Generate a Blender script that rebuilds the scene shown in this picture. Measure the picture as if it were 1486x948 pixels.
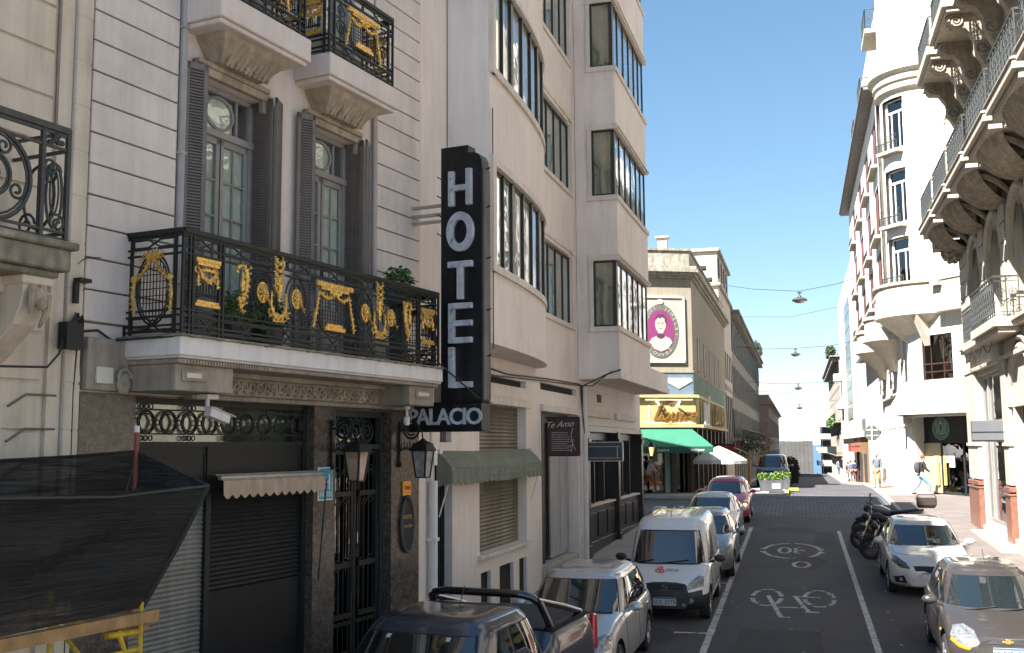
import bpy, bmesh, math, random
from math import radians as R, sin, cos, tan, pi, sqrt, atan2
from mathutils import Vector, Matrix, Euler
from mathutils.bvhtree import BVHTree
from mathutils.geometry import tessellate_polygon
random.seed(7)
for o in list(bpy.data.objects): bpy.data.objects.remove(o)
SC = bpy.context.scene
COL = SC.collection
# ------------------------------------------------------------ camera, sky, sun, exposure
CAMZ = 4.04
cam = bpy.data.cameras.new('camera'); cam.lens = 36 * 1540 / 1486; cam.sensor_width = 36; cam.clip_end = 60000; cam.clip_start = .1
camo = bpy.data.objects.new('camera', cam); COL.objects.link(camo); SC.camera = camo
_y, _p, _r = R(15.0), R(6.45), R(.4)
_f = Vector((-sin(_y) * cos(_p), cos(_y) * cos(_p), sin(_p)))
_r0 = Vector((cos(_y), sin(_y), 0)); _u0 = _r0.cross(_f)
_rr = _r0 * cos(_r) - _u0 * sin(_r); _uu = _u0 * cos(_r) + _r0 * sin(_r)
camo.matrix_world = Matrix(((_rr.x, _uu.x, -_f.x, 0), (_rr.y, _uu.y, -_f.y, 0), (_rr.z, _uu.z, -_f.z, CAMZ), (0, 0, 0, 1)))
SUN = Vector((-.62, -1.0, 1.32)).normalized()          # towards the sun: behind and left of the camera, high
SKG, SKS = .8, 1.12
wd = bpy.data.worlds.new('World'); SC.world = wd; wd.use_nodes = True
nt = wd.node_tree; nt.nodes.clear()
sky = nt.nodes.new('ShaderNodeTexSky'); sky.sky_type = 'NISHITA'; sky.sun_disc = False
sky.sun_elevation = math.asin(SUN.z); sky.sun_rotation = atan2(SUN.x, SUN.y); sky.altitude = 0; sky.air_density = 1.0; sky.dust_density = .1; sky.ozone_density = 4.0
bg = nt.nodes.new('ShaderNodeBackground'); bg.inputs[1].default_value = .049
wo = nt.nodes.new('ShaderNodeOutputWorld'); gm = nt.nodes.new('ShaderNodeGamma'); gm.inputs[1].default_value = SKG; hs = nt.nodes.new('ShaderNodeHueSaturation'); hs.inputs['Saturation'].default_value = SKS; hs.inputs['Hue'].default_value = .492
nt.links.new(sky.outputs[0], gm.inputs[0]); nt.links.new(gm.outputs[0], hs.inputs['Color']); nt.links.new(hs.outputs[0], bg.inputs[0]); nt.links.new(bg.outputs[0], wo.inputs[0])
sl = bpy.data.lights.new('sun', 'SUN'); sl.energy = 4.9; sl.angle = R(.5); sl.color = (1, .955, .90)
so = bpy.data.objects.new('sun', sl); COL.objects.link(so); so.rotation_euler = SUN.to_track_quat('Z', 'Y').to_euler()
SC.view_settings.view_transform = 'Standard'; SC.view_settings.look = 'None'; SC.view_settings.gamma = 1
SC.view_settings.exposure = 2.42
# ------------------------------------------------------------ materials
MATS = {}
def mat(name, col, rough=.65, metal=0., var=.12, scale=2.5, bump=.15, bs=60., streak=0., spec=.5, emit=0., coat=0., dark=None, grain=0., stain=0.):
    if name in MATS: return MATS[name]
    m = bpy.data.materials.new(name); m.use_nodes = True; n = m.node_tree; b = n.nodes['Principled BSDF']; L = n.links.new
    b.inputs['Roughness'].default_value = rough; b.inputs['Metallic'].default_value = metal
    b.inputs['Specular IOR Level'].default_value = spec
    if coat: b.inputs['Coat Weight'].default_value = coat; b.inputs['Coat Roughness'].default_value = .04
    tc = n.nodes.new('ShaderNodeTexCoord')
    last = None
    def mul(prev, fac, a, bb):
        mr = n.nodes.new('ShaderNodeMapRange'); L(fac, mr.inputs['Value'])
        mr.inputs['From Min'].default_value = .3; mr.inputs['From Max'].default_value = .7
        mr.inputs['To Min'].default_value = a; mr.inputs['To Max'].default_value = bb
        mx = n.nodes.new('ShaderNodeVectorMath'); mx.operation = 'SCALE'
        if prev is None: mx.inputs[0].default_value = col[:3]
        else: L(prev, mx.inputs[0])
        L(mr.outputs[0], mx.inputs['Scale']); return mx.outputs[0]
    if var:
        t = n.nodes.new('ShaderNodeTexNoise'); t.inputs['Scale'].default_value = scale; t.inputs['Detail'].default_value = 6; t.inputs['Roughness'].default_value = .6
        L(tc.outputs['Object'], t.inputs['Vector']); last = mul(last, t.outputs[0], 1 - var, 1 + var)
    if streak:
        mp = n.nodes.new('ShaderNodeMapping'); mp.inputs['Scale'].default_value = (5, 5, .35); L(tc.outputs['Object'], mp.inputs[0])
        t = n.nodes.new('ShaderNodeTexNoise'); t.inputs['Scale'].default_value = 1.6; t.inputs['Detail'].default_value = 7; L(mp.outputs[0], t.inputs['Vector'])
        last = mul(last, t.outputs[0], 1 - streak, 1 + streak * .3)
        t2 = n.nodes.new('ShaderNodeTexNoise'); t2.inputs['Scale'].default_value = .55; t2.inputs['Detail'].default_value = 9; t2.inputs['Roughness'].default_value = .7
        L(tc.outputs['Object'], t2.inputs['Vector']); last = mul(last, t2.outputs[0], 1 - streak * .8, 1 + streak * .2)
    if stain:
        mp = n.nodes.new('ShaderNodeMapping'); mp.inputs['Scale'].default_value = (2.2, 2.2, .55); L(tc.outputs['Object'], mp.inputs[0])
        t = n.nodes.new('ShaderNodeTexNoise'); t.inputs['Scale'].default_value = 1.; t.inputs['Detail'].default_value = 12; t.inputs['Roughness'].default_value = .72; L(mp.outputs[0], t.inputs['Vector'])
        mr = n.nodes.new('ShaderNodeMapRange'); L(t.outputs[0], mr.inputs[0]); mr.inputs[1].default_value = .54; mr.inputs[2].default_value = .68; mr.inputs[3].default_value = 1.; mr.inputs[4].default_value = 1 - stain
        mx = n.nodes.new('ShaderNodeVectorMath'); mx.operation = 'MULTIPLY'; cb_ = n.nodes.new('ShaderNodeCombineXYZ'); L(last, mx.inputs[0]); m_ = n.nodes.new('ShaderNodeMath'); m_.operation = 'POWER'; m_.inputs[1].default_value = 1.25; L(mr.outputs[0], m_.inputs[0]); L(mr.outputs[0], cb_.inputs[0]); L(mr.outputs[0], cb_.inputs[1]); L(m_.outputs[0], cb_.inputs[2]); L(cb_.outputs[0], mx.inputs[1]); last = mx.outputs[0]
    if grain:
        t = n.nodes.new('ShaderNodeTexNoise'); t.inputs['Scale'].default_value = 45; t.inputs['Detail'].default_value = 4; L(tc.outputs['Object'], t.inputs['Vector'])
        last = mul(last, t.outputs[0], 1 - grain, 1 + grain)
    if last is None: b.inputs['Base Color'].default_value = (*col[:3], 1)
    else: L(last, b.inputs['Base Color'])
    if bump:
        t = n.nodes.new('ShaderNodeTexNoise'); t.inputs['Scale'].default_value = bs; t.inputs['Detail'].default_value = 5; L(tc.outputs['Object'], t.inputs['Vector'])
        bp = n.nodes.new('ShaderNodeBump'); bp.inputs['Strength'].default_value = bump; bp.inputs['Distance'].default_value = .02
        L(t.outputs[0], bp.inputs['Height']); L(bp.outputs[0], b.inputs['Normal'])
    if emit:
        b.inputs['Emission Color'].default_value = (*col[:3], 1); b.inputs['Emission Strength'].default_value = emit
    MATS[name] = m; return m
def glass(name, tint=(.5, .55, .55), trans=.35, wob=0., ior=1.8):
    "thin pane: fresnel mirror over a tinted see-through or dark body"
    if name in MATS: return MATS[name]
    m = bpy.data.materials.new(name); m.use_nodes = True; n = m.node_tree; n.nodes.clear(); L = n.links.new
    o = n.nodes.new('ShaderNodeOutputMaterial'); g = n.nodes.new('ShaderNodeBsdfGlossy'); g.inputs['Roughness'].default_value = .02; g.inputs['Color'].default_value = (.95, .97, 1, 1)
    t = n.nodes.new('ShaderNodeBsdfTransparent'); t.inputs[0].default_value = (*[c * trans for c in tint], 1)
    f = n.nodes.new('ShaderNodeLayerWeight'); f.inputs[0].default_value = .5; pw = n.nodes.new('ShaderNodeMath'); pw.operation = 'POWER'; pw.inputs[1].default_value = 4.; L(f.outputs['Facing'], pw.inputs[0]); ma = n.nodes.new('ShaderNodeMath'); ma.operation = 'MULTIPLY_ADD'; ma.inputs[1].default_value = .85; ma.inputs[2].default_value = (ior - 1) ** 2 / (ior + 1) ** 2; L(pw.outputs[0], ma.inputs[0])
    mx = n.nodes.new('ShaderNodeMixShader'); L(ma.outputs[0], mx.inputs[0]); L(t.outputs[0], mx.inputs[1]); L(g.outputs[0], mx.inputs[2]); L(mx.outputs[0], o.inputs[0])
    if wob:
        tc = n.nodes.new('ShaderNodeTexCoord'); nz = n.nodes.new('ShaderNodeTexNoise'); nz.inputs['Scale'].default_value = 1.5; L(tc.outputs['Object'], nz.inputs['Vector'])
        bp = n.nodes.new('ShaderNodeBump'); bp.inputs['Strength'].default_value = wob; bp.inputs['Distance'].default_value = .05; L(nz.outputs[0], bp.inputs['Height'])
        L(bp.outputs[0], g.inputs['Normal'])
    MATS[name] = m; return m
# ------------------------------------------------------------ mesh builder
class MB:
    def __init__(s): s.v = []; s.f = []; s.m = []; s.mi = 0
    def add(s, vs, fs):
        k = len(s.v); s.v += [tuple(v) for v in vs]; s.f += [tuple(i + k for i in f) for f in fs]; s.m += [s.mi] * len(fs); return s
    def box(s, x0, x1, y0, y1, z0, z1):
        if x0 > x1: x0, x1 = x1, x0
        if y0 > y1: y0, y1 = y1, y0
        if z0 > z1: z0, z1 = z1, z0
        return s.add([(x0, y0, z0), (x1, y0, z0), (x1, y1, z0), (x0, y1, z0), (x0, y0, z1), (x1, y0, z1), (x1, y1, z1), (x0, y1, z1)],
                     [(0, 3, 2, 1), (4, 5, 6, 7), (0, 1, 5, 4), (1, 2, 6, 5), (2, 3, 7, 6), (3, 0, 4, 7)])
    def quad(s, a, b, c, d): return s.add([a, b, c, d], [(0, 1, 2, 3)])
    def loft(s, rings, cap=True, close=True):
        k = len(rings[0]); vs = [p for r in rings for p in r]; fs = []
        for i in range(len(rings) - 1):
            for j in range(k if close else k - 1):
                j2 = (j + 1) % k; fs.append((i * k + j, i * k + j2, (i + 1) * k + j2, (i + 1) * k + j))
        if cap: fs += [tuple(range(k - 1, -1, -1)), tuple((len(rings) - 1) * k + j for j in range(k))]
        return s.add(vs, fs)
    def ext(s, poly, ax, a, b):
        "extrude polygon along axis ax ('x','y','z') from a to b; poly is in the two other axes in order"
        def P(p, t): return {'x': (t, p[0], p[1]), 'y': (p[0], t, p[1]), 'z': (p[0], p[1], t)}[ax]
        k = len(poly); tri = tessellate_polygon([[Vector((p[0], p[1], 0)) for p in poly]])
        vs = [P(p, a) for p in poly] + [P(p, b) for p in poly]
        fs = [tuple(t) for t in tri] + [tuple(i + k for i in reversed(t)) for t in tri] + [(i, (i + 1) % k, (i + 1) % k + k, i + k) for i in range(k)]
        return s.add(vs, fs)
    def tube(s, pts, r=.01, n=5, closed=False, flat=None):
        pts = [Vector(p) for p in pts]; N = len(pts)
        if N < 2: return s
        rs = r if isinstance(r, (list, tuple)) else [r] * N
        rings = []; up = None
        for i, p in enumerate(pts):
            if closed: t = pts[(i + 1) % N] - pts[i - 1]
            else: t = pts[min(i + 1, N - 1)] - pts[max(i - 1, 0)]
            if t.length < 1e-9: t = Vector((0, 0, 1))
            t.normalize()
            if up is None: up = Vector((0, 0, 1)) if abs(t.z) < .9 else Vector((1, 0, 0))
            a = t.cross(up)
            if a.length < 1e-4: a = t.cross(Vector((.3, 1, .2)))
            a.normalize(); b = a.cross(t).normalized(); up = b
            rings.append([p + (a * cos(2 * pi * j / n + pi / n) + b * sin(2 * pi * j / n + pi / n)) * rs[i] for j in range(n)])
        if closed: rings.append(rings[0])
        return s.loft(rings, cap=not closed)
    def bar(s, a, b, w): return s.tube([a, b], w * .707, 4)
    def lathe(s, prof, cx=0, cy=0, n=12, sx=1, sy=1):
        return s.loft([[(cx + r * sx * cos(2 * pi * j / n), cy + r * sy * sin(2 * pi * j / n), z) for j in range(n)] for r, z in prof])
    def blob(s, c, rx, ry, rz, n=8, m=6):
        rings = [[(c[0] + rx * sin(pi * i / m) * cos(2 * pi * j / n), c[1] + ry * sin(pi * i / m) * sin(2 * pi * j / n), c[2] - rz * cos(pi * i / m)) for j in range(n)] for i in range(1, m)]
        return s.loft(rings)
    def disc(s, c, r, ax='x', t=.02, n=20, rz=None, r2=0, rz2=0):
        "solid disc or ring whose axis is ax"
        rz = rz or r
        def P(u, v, w): return {'x': (c[0] + w, c[1] + u, c[2] + v), 'y': (c[0] + u, c[1] + w, c[2] + v), 'z': (c[0] + u, c[1] + v, c[2] + w)}[ax]
        A = [2 * pi * j / n for j in range(n)]
        if r2:
            rz2 = rz2 or r2
            rings = [[P(q * cos(a), qz * sin(a), w) for a in A] for q, qz, w in ((r2, rz2, 0), (r, rz, 0), (r, rz, t), (r2, rz2, t), (r2, rz2, 0))]
            return s.loft(rings, cap=False)
        return s.loft([[P(r * cos(a), rz * sin(a), w) for a in A] for w in (0, t)])
    def xf(s, M, k=0):
        for i in range(k, len(s.v)): s.v[i] = tuple(M @ Vector(s.v[i]))
        return s
    def merge(s, o, M=None):
        return s.add([tuple(M @ Vector(v)) if M else v for v in o.v], o.f)
    def build(s, name, m, parent=None, smooth=False, loc=None, bevel=0, angle=None):
        me = bpy.data.meshes.new(name); me.from_pydata(s.v, [], s.f)
        bm = bmesh.new(); bm.from_mesh(me)
        if smooth: bmesh.ops.remove_doubles(bm, verts=bm.verts, dist=1e-5)
        bmesh.ops.recalc_face_normals(bm, faces=bm.faces)
        if bevel:
            bmesh.ops.remove_doubles(bm, verts=bm.verts, dist=1e-5)
            ed = [e for e in bm.edges if len(e.link_faces) == 2 and e.calc_face_angle(0) > .5]
            bmesh.ops.bevel(bm, geom=ed, offset=bevel, segments=1, affect='EDGES', clamp_overlap=True)
        bm.to_mesh(me); bm.free()
        ms = m if isinstance(m, (list, tuple)) else [m]
        for q in ms: me.materials.append(q)
        if len(ms) > 1:
            for p, i in zip(me.polygons, s.m): p.material_index = i
        if smooth:
            for p in me.polygons: p.use_smooth = True
            try: me.set_sharp_from_angle(angle=R(angle or 40))
            except Exception: pass
        o = bpy.data.objects.new(name, me); COL.objects.link(o)
        if parent: o.parent = parent
        if loc: o.location = loc
        return o
def tag(o, label=None, cat=None, group=None, kind=None):
    if label: o['label'] = label
    if cat: o['category'] = cat
    if group: o['group'] = group
    if kind: o['kind'] = kind
    return o
def thing(name, label, cat, loc=(0, 0, 0), rz=0, group=None):
    o = bpy.data.objects.new(name, None); COL.objects.link(o); o.empty_display_size = .2
    o.location = loc; o.rotation_euler = (0, 0, rz); return tag(o, label, cat, group)
def copy_tree(o, parent=None):
    c = o.copy(); COL.objects.link(c); c.parent = parent
    for ch in [x for x in o.children]: copy_tree(ch, c)
    return c
def facade(name, label, cat, A, ang): return thing(name, label, cat, (A[0], A[1], 0), -R(ang))
def xyz(A, ang, n, s):
    a = R(ang); return (A[0] + sin(a) * s + cos(a) * n, A[1] + cos(a) * s - sin(a) * n)
def wallskin(mb, s0, s1, z0, z1, n, ops, depth=.3):
    "front skin in plane x=n with rectangular openings, plus their reveals"
    ys = sorted({s0, s1, *[q for o in ops for q in o[:2]]}); zs = sorted({z0, z1, *[q for o in ops for q in o[2:4]]})
    ys = [y for y in ys if s0 <= y <= s1]; zs = [z for z in zs if z0 <= z <= z1]
    for i in range(len(ys) - 1):
        for j in range(len(zs) - 1):
            cy, cz = (ys[i] + ys[i + 1]) / 2, (zs[j] + zs[j + 1]) / 2
            if any(o[0] < cy < o[1] and o[2] < cz < o[3] for o in ops): continue
            mb.quad((n, ys[i], zs[j]), (n, ys[i + 1], zs[j]), (n, ys[i + 1], zs[j + 1]), (n, ys[i], zs[j + 1]))
    for a, b, c, d in [o[:4] for o in ops]:
        m = n - depth
        mb.quad((n, a, c), (n, a, d), (m, a, d), (m, a, c)); mb.quad((n, b, c), (m, b, c), (m, b, d), (n, b, d))
        mb.quad((n, a, d), (n, b, d), (m, b, d), (m, a, d)); mb.quad((n, a, c), (m, a, c), (m, b, c), (n, b, c))
def textmesh(mb, s, size, M, depth=.02, shear=0., spacing=1., align='CENTER', bold=0.):
    c = bpy.data.curves.new('t', 'FONT'); c.body = s; c.size = size; c.extrude = depth / 2; c.align_x = align; c.align_y = 'CENTER'; c.shear = shear; c.space_character = spacing; c.resolution_u = 3; c.offset = bold
    o = bpy.data.objects.new('t', c); COL.objects.link(o); dg = bpy.context.evaluated_depsgraph_get(); me = bpy.data.meshes.new_from_object(o.evaluated_get(dg))
    mb.add([M @ v.co for v in me.vertices], [tuple(p.vertices) for p in me.polygons])
    bpy.data.objects.remove(o); bpy.data.curves.remove(c); bpy.data.meshes.remove(me)
def MT(o, X, Y, Z=None):
    "matrix: text x axis -> X, text y axis -> Y"
    X = Vector(X).normalized(); Y = Vector(Y).normalized(); Z = X.cross(Y)
    return Matrix(((X.x, Y.x, Z.x, o[0]), (X.y, Y.y, Z.y, o[1]), (X.z, Y.z, Z.z, o[2]), (0, 0, 0, 1)))
def spiral(c, r0, r1, a0, turns, ax='x', n=16):
    out = []
    for i in range(n + 1):
        t = i / n; r = r0 + (r1 - r0) * t; a = a0 + turns * 2 * pi * t; u, v = r * cos(a), r * sin(a)
        out.append((c[0], c[1] + u, c[2] + v) if ax == 'x' else (c[0] + u, c[1], c[2] + v))
    return out
def arc(c, r, a0, a1, ax='x', n=12, rz=None):
    rz = rz or r; o = []
    for i in range(n + 1):
        a = a0 + (a1 - a0) * i / n; u, v = r * cos(a), rz * sin(a)
        o.append((c[0], c[1] + u, c[2] + v) if ax == 'x' else ((c[0] + u, c[1], c[2] + v) if ax == 'y' else (c[0] + u, c[1] + v, c[2])))
    return o
_GX = [-30, 0, 50, 58, 66, 80, 100, 131, 150, 300, 700]; _GZ = [-.99, 0, 1.65, 1.75, 1.65, 1.15, .57, .3, .1, -9, -33]
def gz(y):
    if y <= _GX[0]: return _GZ[0]
    for i in range(len(_GX) - 1):
        if y <= _GX[i + 1]: return _GZ[i] + (_GZ[i + 1] - _GZ[i]) * (y - _GX[i]) / (_GX[i + 1] - _GX[i])
    return _GZ[-1]
# materials used widely
STU_H = mat('stucco_hotel', (.68, .595, .54), .8, var=.08, scale=1.2, bump=.25, bs=35, streak=.09, stain=.14)
STU_P = mat('stucco_pier', (.66, .58, .525), .8, var=.1, scale=1.5, bump=.25, bs=30, streak=.09, stain=.13)
STU_A = mat('stone_render', (.66, .56, .45), .85, var=.1, scale=1.3, bump=.3, bs=40, streak=.16, stain=.2)
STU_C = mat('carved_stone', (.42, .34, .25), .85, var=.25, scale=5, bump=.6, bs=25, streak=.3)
STU_M = mat('moss_stone', (.27, .24, .18), .9, var=.35, scale=6, bump=.7, bs=30, streak=.4)
WHITE = mat('white_paint', (.72, .68, .65), .6, var=.06, scale=3, bump=.1, streak=.12)
STU_B = mat('stucco_cream', (.76, .68, .63), .8, var=.07, scale=.7, bump=.25, bs=40, streak=.08, stain=.13)
STU_T = mat('stucco_trim', (.69, .62, .55), .75, var=.08, bump=.15, streak=.15)
GREYW = mat('grey_shutter_paint', (.165, .138, .122), .5, var=.12, scale=6, bump=.1, streak=.2)
GREYD = mat('grey_door_paint', (.27, .25, .235), .5, var=.1, scale=6, bump=.1, streak=.15)
IRON = mat('black_iron', (.016, .020, .019), .5, metal=.3, var=.3, scale=20, bump=.2, bs=80)
IRONG = mat('grey_iron', (.045, .05, .048), .5, metal=.3, var=.3, scale=15, bump=.3, bs=60)
GOLD = mat('gilt', (.74, .47, .13), .34, metal=.85, var=.5, scale=30, bump=.5, bs=90)
GRAN = mat('polished_granite', (.085, .068, .055), .22, var=.5, scale=14, bump=.02, grain=.5)
BLACKP = mat('black_paint', (.008, .010, .0095), .6, var=.25, scale=8, bump=.1)
DKGREY = mat('dark_grey_metal', (.05, .052, .055), .45, metal=.2, var=.2, scale=8)
STEEL = mat('galvanised_steel', (.42, .41, .40), .45, metal=.6, var=.2, scale=6, bump=.1)
GLS = glass('window_glass', (.95, .98, .95), .97, .12, 2.0)
GLD = glass('dark_glass', (.3, .33, .33), .6, .15, 2.0)
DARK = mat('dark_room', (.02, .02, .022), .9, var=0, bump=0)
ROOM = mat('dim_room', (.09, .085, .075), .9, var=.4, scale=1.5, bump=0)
CURT = mat('lace_curtain', (.62, .62, .60), .9, var=.15, scale=9, bump=.2)
CABLE = mat('cable', (.02, .02, .02), .6, var=0, bump=0)
WFRAME = mat('dark_bronze_frame', (.03, .03, .028), .4, metal=.2, var=.1)
LEAF = mat('leaf_green', (.055, .12, .025), .6, var=.5, scale=12, bump=.1)
LEAFL = mat('leaf_lime', (.07, .125, .012), .6, var=.4, scale=12, bump=.1)
WOOD = mat('plank_wood', (.38, .22, .09), .75, var=.3, scale=7, bump=.3, streak=.2)
# ------------------------------------------------------------ ground, road, sea
ASPH = mat('asphalt', (.052, .049, .054), .85, var=.26, scale=.45, bump=.5, bs=70, streak=0, grain=.35)
PAVE = mat('pavement', (.34, .31, .28), .85, var=.12, scale=1.1, bump=.3, bs=30, grain=.15)
KERB = mat('kerb_stone', (.30, .29, .28), .8, var=.15, scale=4, bump=.3)
SEA = mat('sea_water', (.04, .09, .16), .35, var=0, bump=.3, bs=.05)
EARTH = mat('earth', (.12, .11, .09), .9, var=.2, scale=.05, bump=.2, bs=2)
def tiles_mat(name, c1, c2, mortar, sc, rough=.8, sq=1., off=.5, ms=.015):
    m = bpy.data.materials.new(name); m.use_nodes = True; n = m.node_tree; b = n.nodes['Principled BSDF']; L = n.links.new; b.inputs['Roughness'].default_value = rough
    tc = n.nodes.new('ShaderNodeTexCoord'); br = n.nodes.new('ShaderNodeTexBrick'); br.inputs['Scale'].default_value = sc; br.inputs['Color1'].default_value = (*c1, 1); br.inputs['Color2'].default_value = (*c2, 1); br.inputs['Mortar'].default_value = (*mortar, 1)
    br.inputs['Mortar Size'].default_value = ms; br.squash = sq; br.offset = off; br.inputs['Brick Width'].default_value = .5 if sq == 1 else .5
    L(tc.outputs['Object'], br.inputs['Vector']); nz = n.nodes.new('ShaderNodeTexNoise'); nz.inputs['Scale'].default_value = 1.3; nz.inputs['Detail'].default_value = 8; L(tc.outputs['Object'], nz.inputs['Vector'])
    mr = n.nodes.new('ShaderNodeMapRange'); L(nz.outputs[0], mr.inputs[0]); mr.inputs[1].default_value = .3; mr.inputs[2].default_value = .7; mr.inputs[3].default_value = .78; mr.inputs[4].default_value = 1.15
    vm = n.nodes.new('ShaderNodeVectorMath'); vm.operation = 'SCALE'; L(br.outputs[0], vm.inputs[0]); L(mr.outputs[0], vm.inputs['Scale']); L(vm.outputs[0], b.inputs['Base Color'])
    bp = n.nodes.new('ShaderNodeBump'); bp.inputs['Strength'].default_value = .5; bp.inputs['Distance'].default_value = .02; bp.invert = True; L(br.outputs['Fac'], bp.inputs['Height']); L(bp.outputs[0], b.inputs['Normal'])
    MATS[name] = m; return m
COBB = tiles_mat('cobbles', (.13, .145, .17), (.055, .06, .075), (.02, .02, .024), 1.5, ms=.045)
BRKS = tiles_mat('road_bricks', (.075, .065, .065), (.05, .045, .048), (.02, .02, .02), 1.8, ms=.04)
TILE = tiles_mat('pavement_tiles', (.135, .113, .102), (.11, .095, .087), (.065, .056, .05), 1.25, ms=.012)
TILR = tiles_mat('pink_pavement_tiles', (.25, .18, .155), (.21, .155, .14), (.13, .11, .10), 1.25, ms=.012)
def sheet(name, x0, x1, y0, y1, dz, m, kind='structure', skirt=0, x0f=None):
    ys = sorted({y0, y1, *[g for g in _GX if y0 < g < y1]}); b = MB()
    if skirt:
        b.loft([[(x0, y, gz(y) + dz), (x1, y, gz(y) + dz), (x1, y, gz(y) - skirt), (x0, y, gz(y) - skirt)] for y in ys])
    else:
        for a, c in zip(ys, ys[1:]): b.quad((x0, a, gz(a) + dz), (x1, a, gz(a) + dz), (x1, c, gz(c) + dz), (x0, c, gz(c) + dz))
    o = b.build(name, m); tag(o, kind=kind); return o
LK, RK = -4.4, 3.55         # kerb lines of the street
g = MB()
for a, c in zip(_GX, _GX[1:]): g.quad((-420, a, gz(a) - .008), (420, a, gz(a) - .008), (420, c, gz(c) - .008), (-420, c, gz(c) - .008))
g.quad((-420, 700, -33), (420, 700, -33), (420, 900, -40), (-420, 900, -40)); g.quad((-420, -90, -3), (420, -90, -3), (420, -30, -.998), (-420, -30, -.998))
tag(g.build('ground', EARTH), kind='structure')
tag(MB().quad((-45000, 400, -30), (45000, 400, -30), (45000, 50000, -30), (-45000, 50000, -30)).build('sea', SEA), kind='structure')
sheet('road', -13, RK, -30, 37.6, 0, ASPH); sheet('brick_strip', LK, RK, 37.6, 41.6, 0.001, BRKS); sheet('far_road', LK, RK, 52.3, 160, 0, ASPH)
sheet('cross_street', -60, RK, 41.6, 52.3, 0.001, COBB)
sheet('pavement', LK - 9, LK - .14, 15.9, 39.3, .13, PAVE, skirt=.5); sheet('kerb', LK - .14, LK, 15.9, 39.3, .13, KERB, skirt=.5)
for nm_, d0_, d1_, m_ in (('pavement', 9, .14, PAVE), ('kerb', .14, 0, KERB)):
    MBx = MB().loft([[(LK - d0_ - k_ , y_, gz(y_) + .13), (LK - d1_ - k_, y_, gz(y_) + .13), (LK - d1_ - k_, y_, gz(y_) - .5), (LK - d0_ - k_, y_, gz(y_) - .5)] for y_, k_ in ((-10, 3.2), (0, 2.6), (15.9, 0))]); tag(MBx.build(nm_, m_), kind='structure')
sheet('pavement', RK + .14, RK + 22, -30, 50.2, .13, TILE, skirt=.5); sheet('kerb', RK, RK + .14, -30, 50.2, .13, KERB, skirt=.5)
sheet('pavement', RK + .14, RK + 14, 50.2, 150, .13, TILR, skirt=.5); sheet('kerb', RK, RK + .14, 50.2, 150, .13, KERB, skirt=.5)
sheet('pavement', -20, LK - .14, 49.3, 150, .13, PAVE, skirt=.5); sheet('kerb', LK - .14, LK, 56, 150, .13, KERB, skirt=.5)
sheet('pavement', LK - .14, -.75, 50.6, 56, .13, PAVE, skirt=.5)
YEL = mat('yellow_road_paint', (.75, .62, .06), .7, var=.25, scale=6)
kb = MB(); kb.box(-.75, -.6, 50.6, 56, gz(52) - .2, gz(53) + .13); kb.box(LK, -.6, 50.45, 50.6, gz(50) - .2, gz(51) + .12)
tag(kb.build('painted_kerb', KERB), kind='structure')
yk = MB(); yk.box(-.6, -.55, 51.2, 56.5, gz(52), gz(54) + .14); yk.box(-1.3, -.1, 56.05, 56.4, gz(56), gz(56) + .12); tag(yk.build('yellow_kerb', YEL), kind='structure')
# painted markings (each conforms to the road slope; 4 mm thick)
PAINT = mat('road_paint', (.38, .37, .355), .75, var=.45, scale=7, bump=.4, bs=50, grain=.5)
mk = MB()
def line(mb, pts, w, dz=.004):
    for (xa, ya), (xb, yb) in zip(pts, pts[1:]):
        d = Vector((xb - xa, yb - ya)); 
        if d.length < 1e-6: continue
        d.normalize(); px, py = -d.y * w / 2, d.x * w / 2; ex, ey = d.x * .02, d.y * .02
        q = [(xa + px - ex, ya + py - ey), (xa - px - ex, ya - py - ey), (xb - px + ex, yb - py + ey), (xb + px + ex, yb + py + ey)]
        mb.add([(x, y, gz(y) + dz) for x, y in q], [(0, 1, 2, 3)])
for i in range(60):                                         # worn, broken edge line on the left
    y = -2 + i * .66
    line(mk, [(-1.67, y), (-1.67, y + .56 + .08 * random.random())], .10 + .03 * random.random())
line(mk, [(1.15, -5), (1.15, 36.8)], .11)
for y in (12.2, 19.9, 25.6, 30.6, 36.4): line(mk, [(-2.3, y), (-1.75, y + .02)], .1)
def ell(mb, cx, cy, rx, ry, a0, a1, w, n=12): line(mb, [(cx + rx * cos(R(a0 + (a1 - a0) * i / n)), cy + ry * sin(R(a0 + (a1 - a0) * i / n))) for i in range(n + 1)], w)
for a, b_ in ((5, 85), (95, 172), (188, 265), (275, 355)): ell(mk, -.3, 31.68, .78, 1.62, a, b_, .12)
for s_ in (-1, 1):
    line(mk, [(-.3 + s_ * .78, 31.35), (-.3 + s_ * .86, 31.35)], .2); line(mk, [(-.3 + s_ * .78, 32.0), (-.3 + s_ * .86, 32.0)], .2)
ell(mk, -.5, 31.7, .155, .62, 0, 360, .09, 16)              # the zero of the "30", read by oncoming drivers
ell(mk, -.07, 32.0, .15, .3, 90, 310, .09, 9); ell(mk, -.07, 31.4, .15, .3, 50, 270, .09, 9)
ell(mk, -.05, 28.9, .2, .52, 0, 360, .1, 18)
for cx in (-.78, .3):                                       # bicycle, upside down from here
    for a in range(0, 360, 60): ell(mk, cx, 23.9, .30, 1.0, a + 8, a + 52, .1, 6)
P_ = [(-.76, 24.1), (-.46, 21.7), (-.3, 21.7)]; line(mk, P_, .09)
line(mk, [(-.55, 22.75), (.0, 22.75), (-.2, 24.1)], .09); line(mk, [(-.25, 24.05), (.3, 24.0)], .09); line(mk, [(.02, 22.3), (.25, 22.3)], .13); line(mk, [(-.05, 22.9), (.1, 22.3)], .08)
tag(mk.build('road_markings', PAINT), kind='structure')
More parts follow.
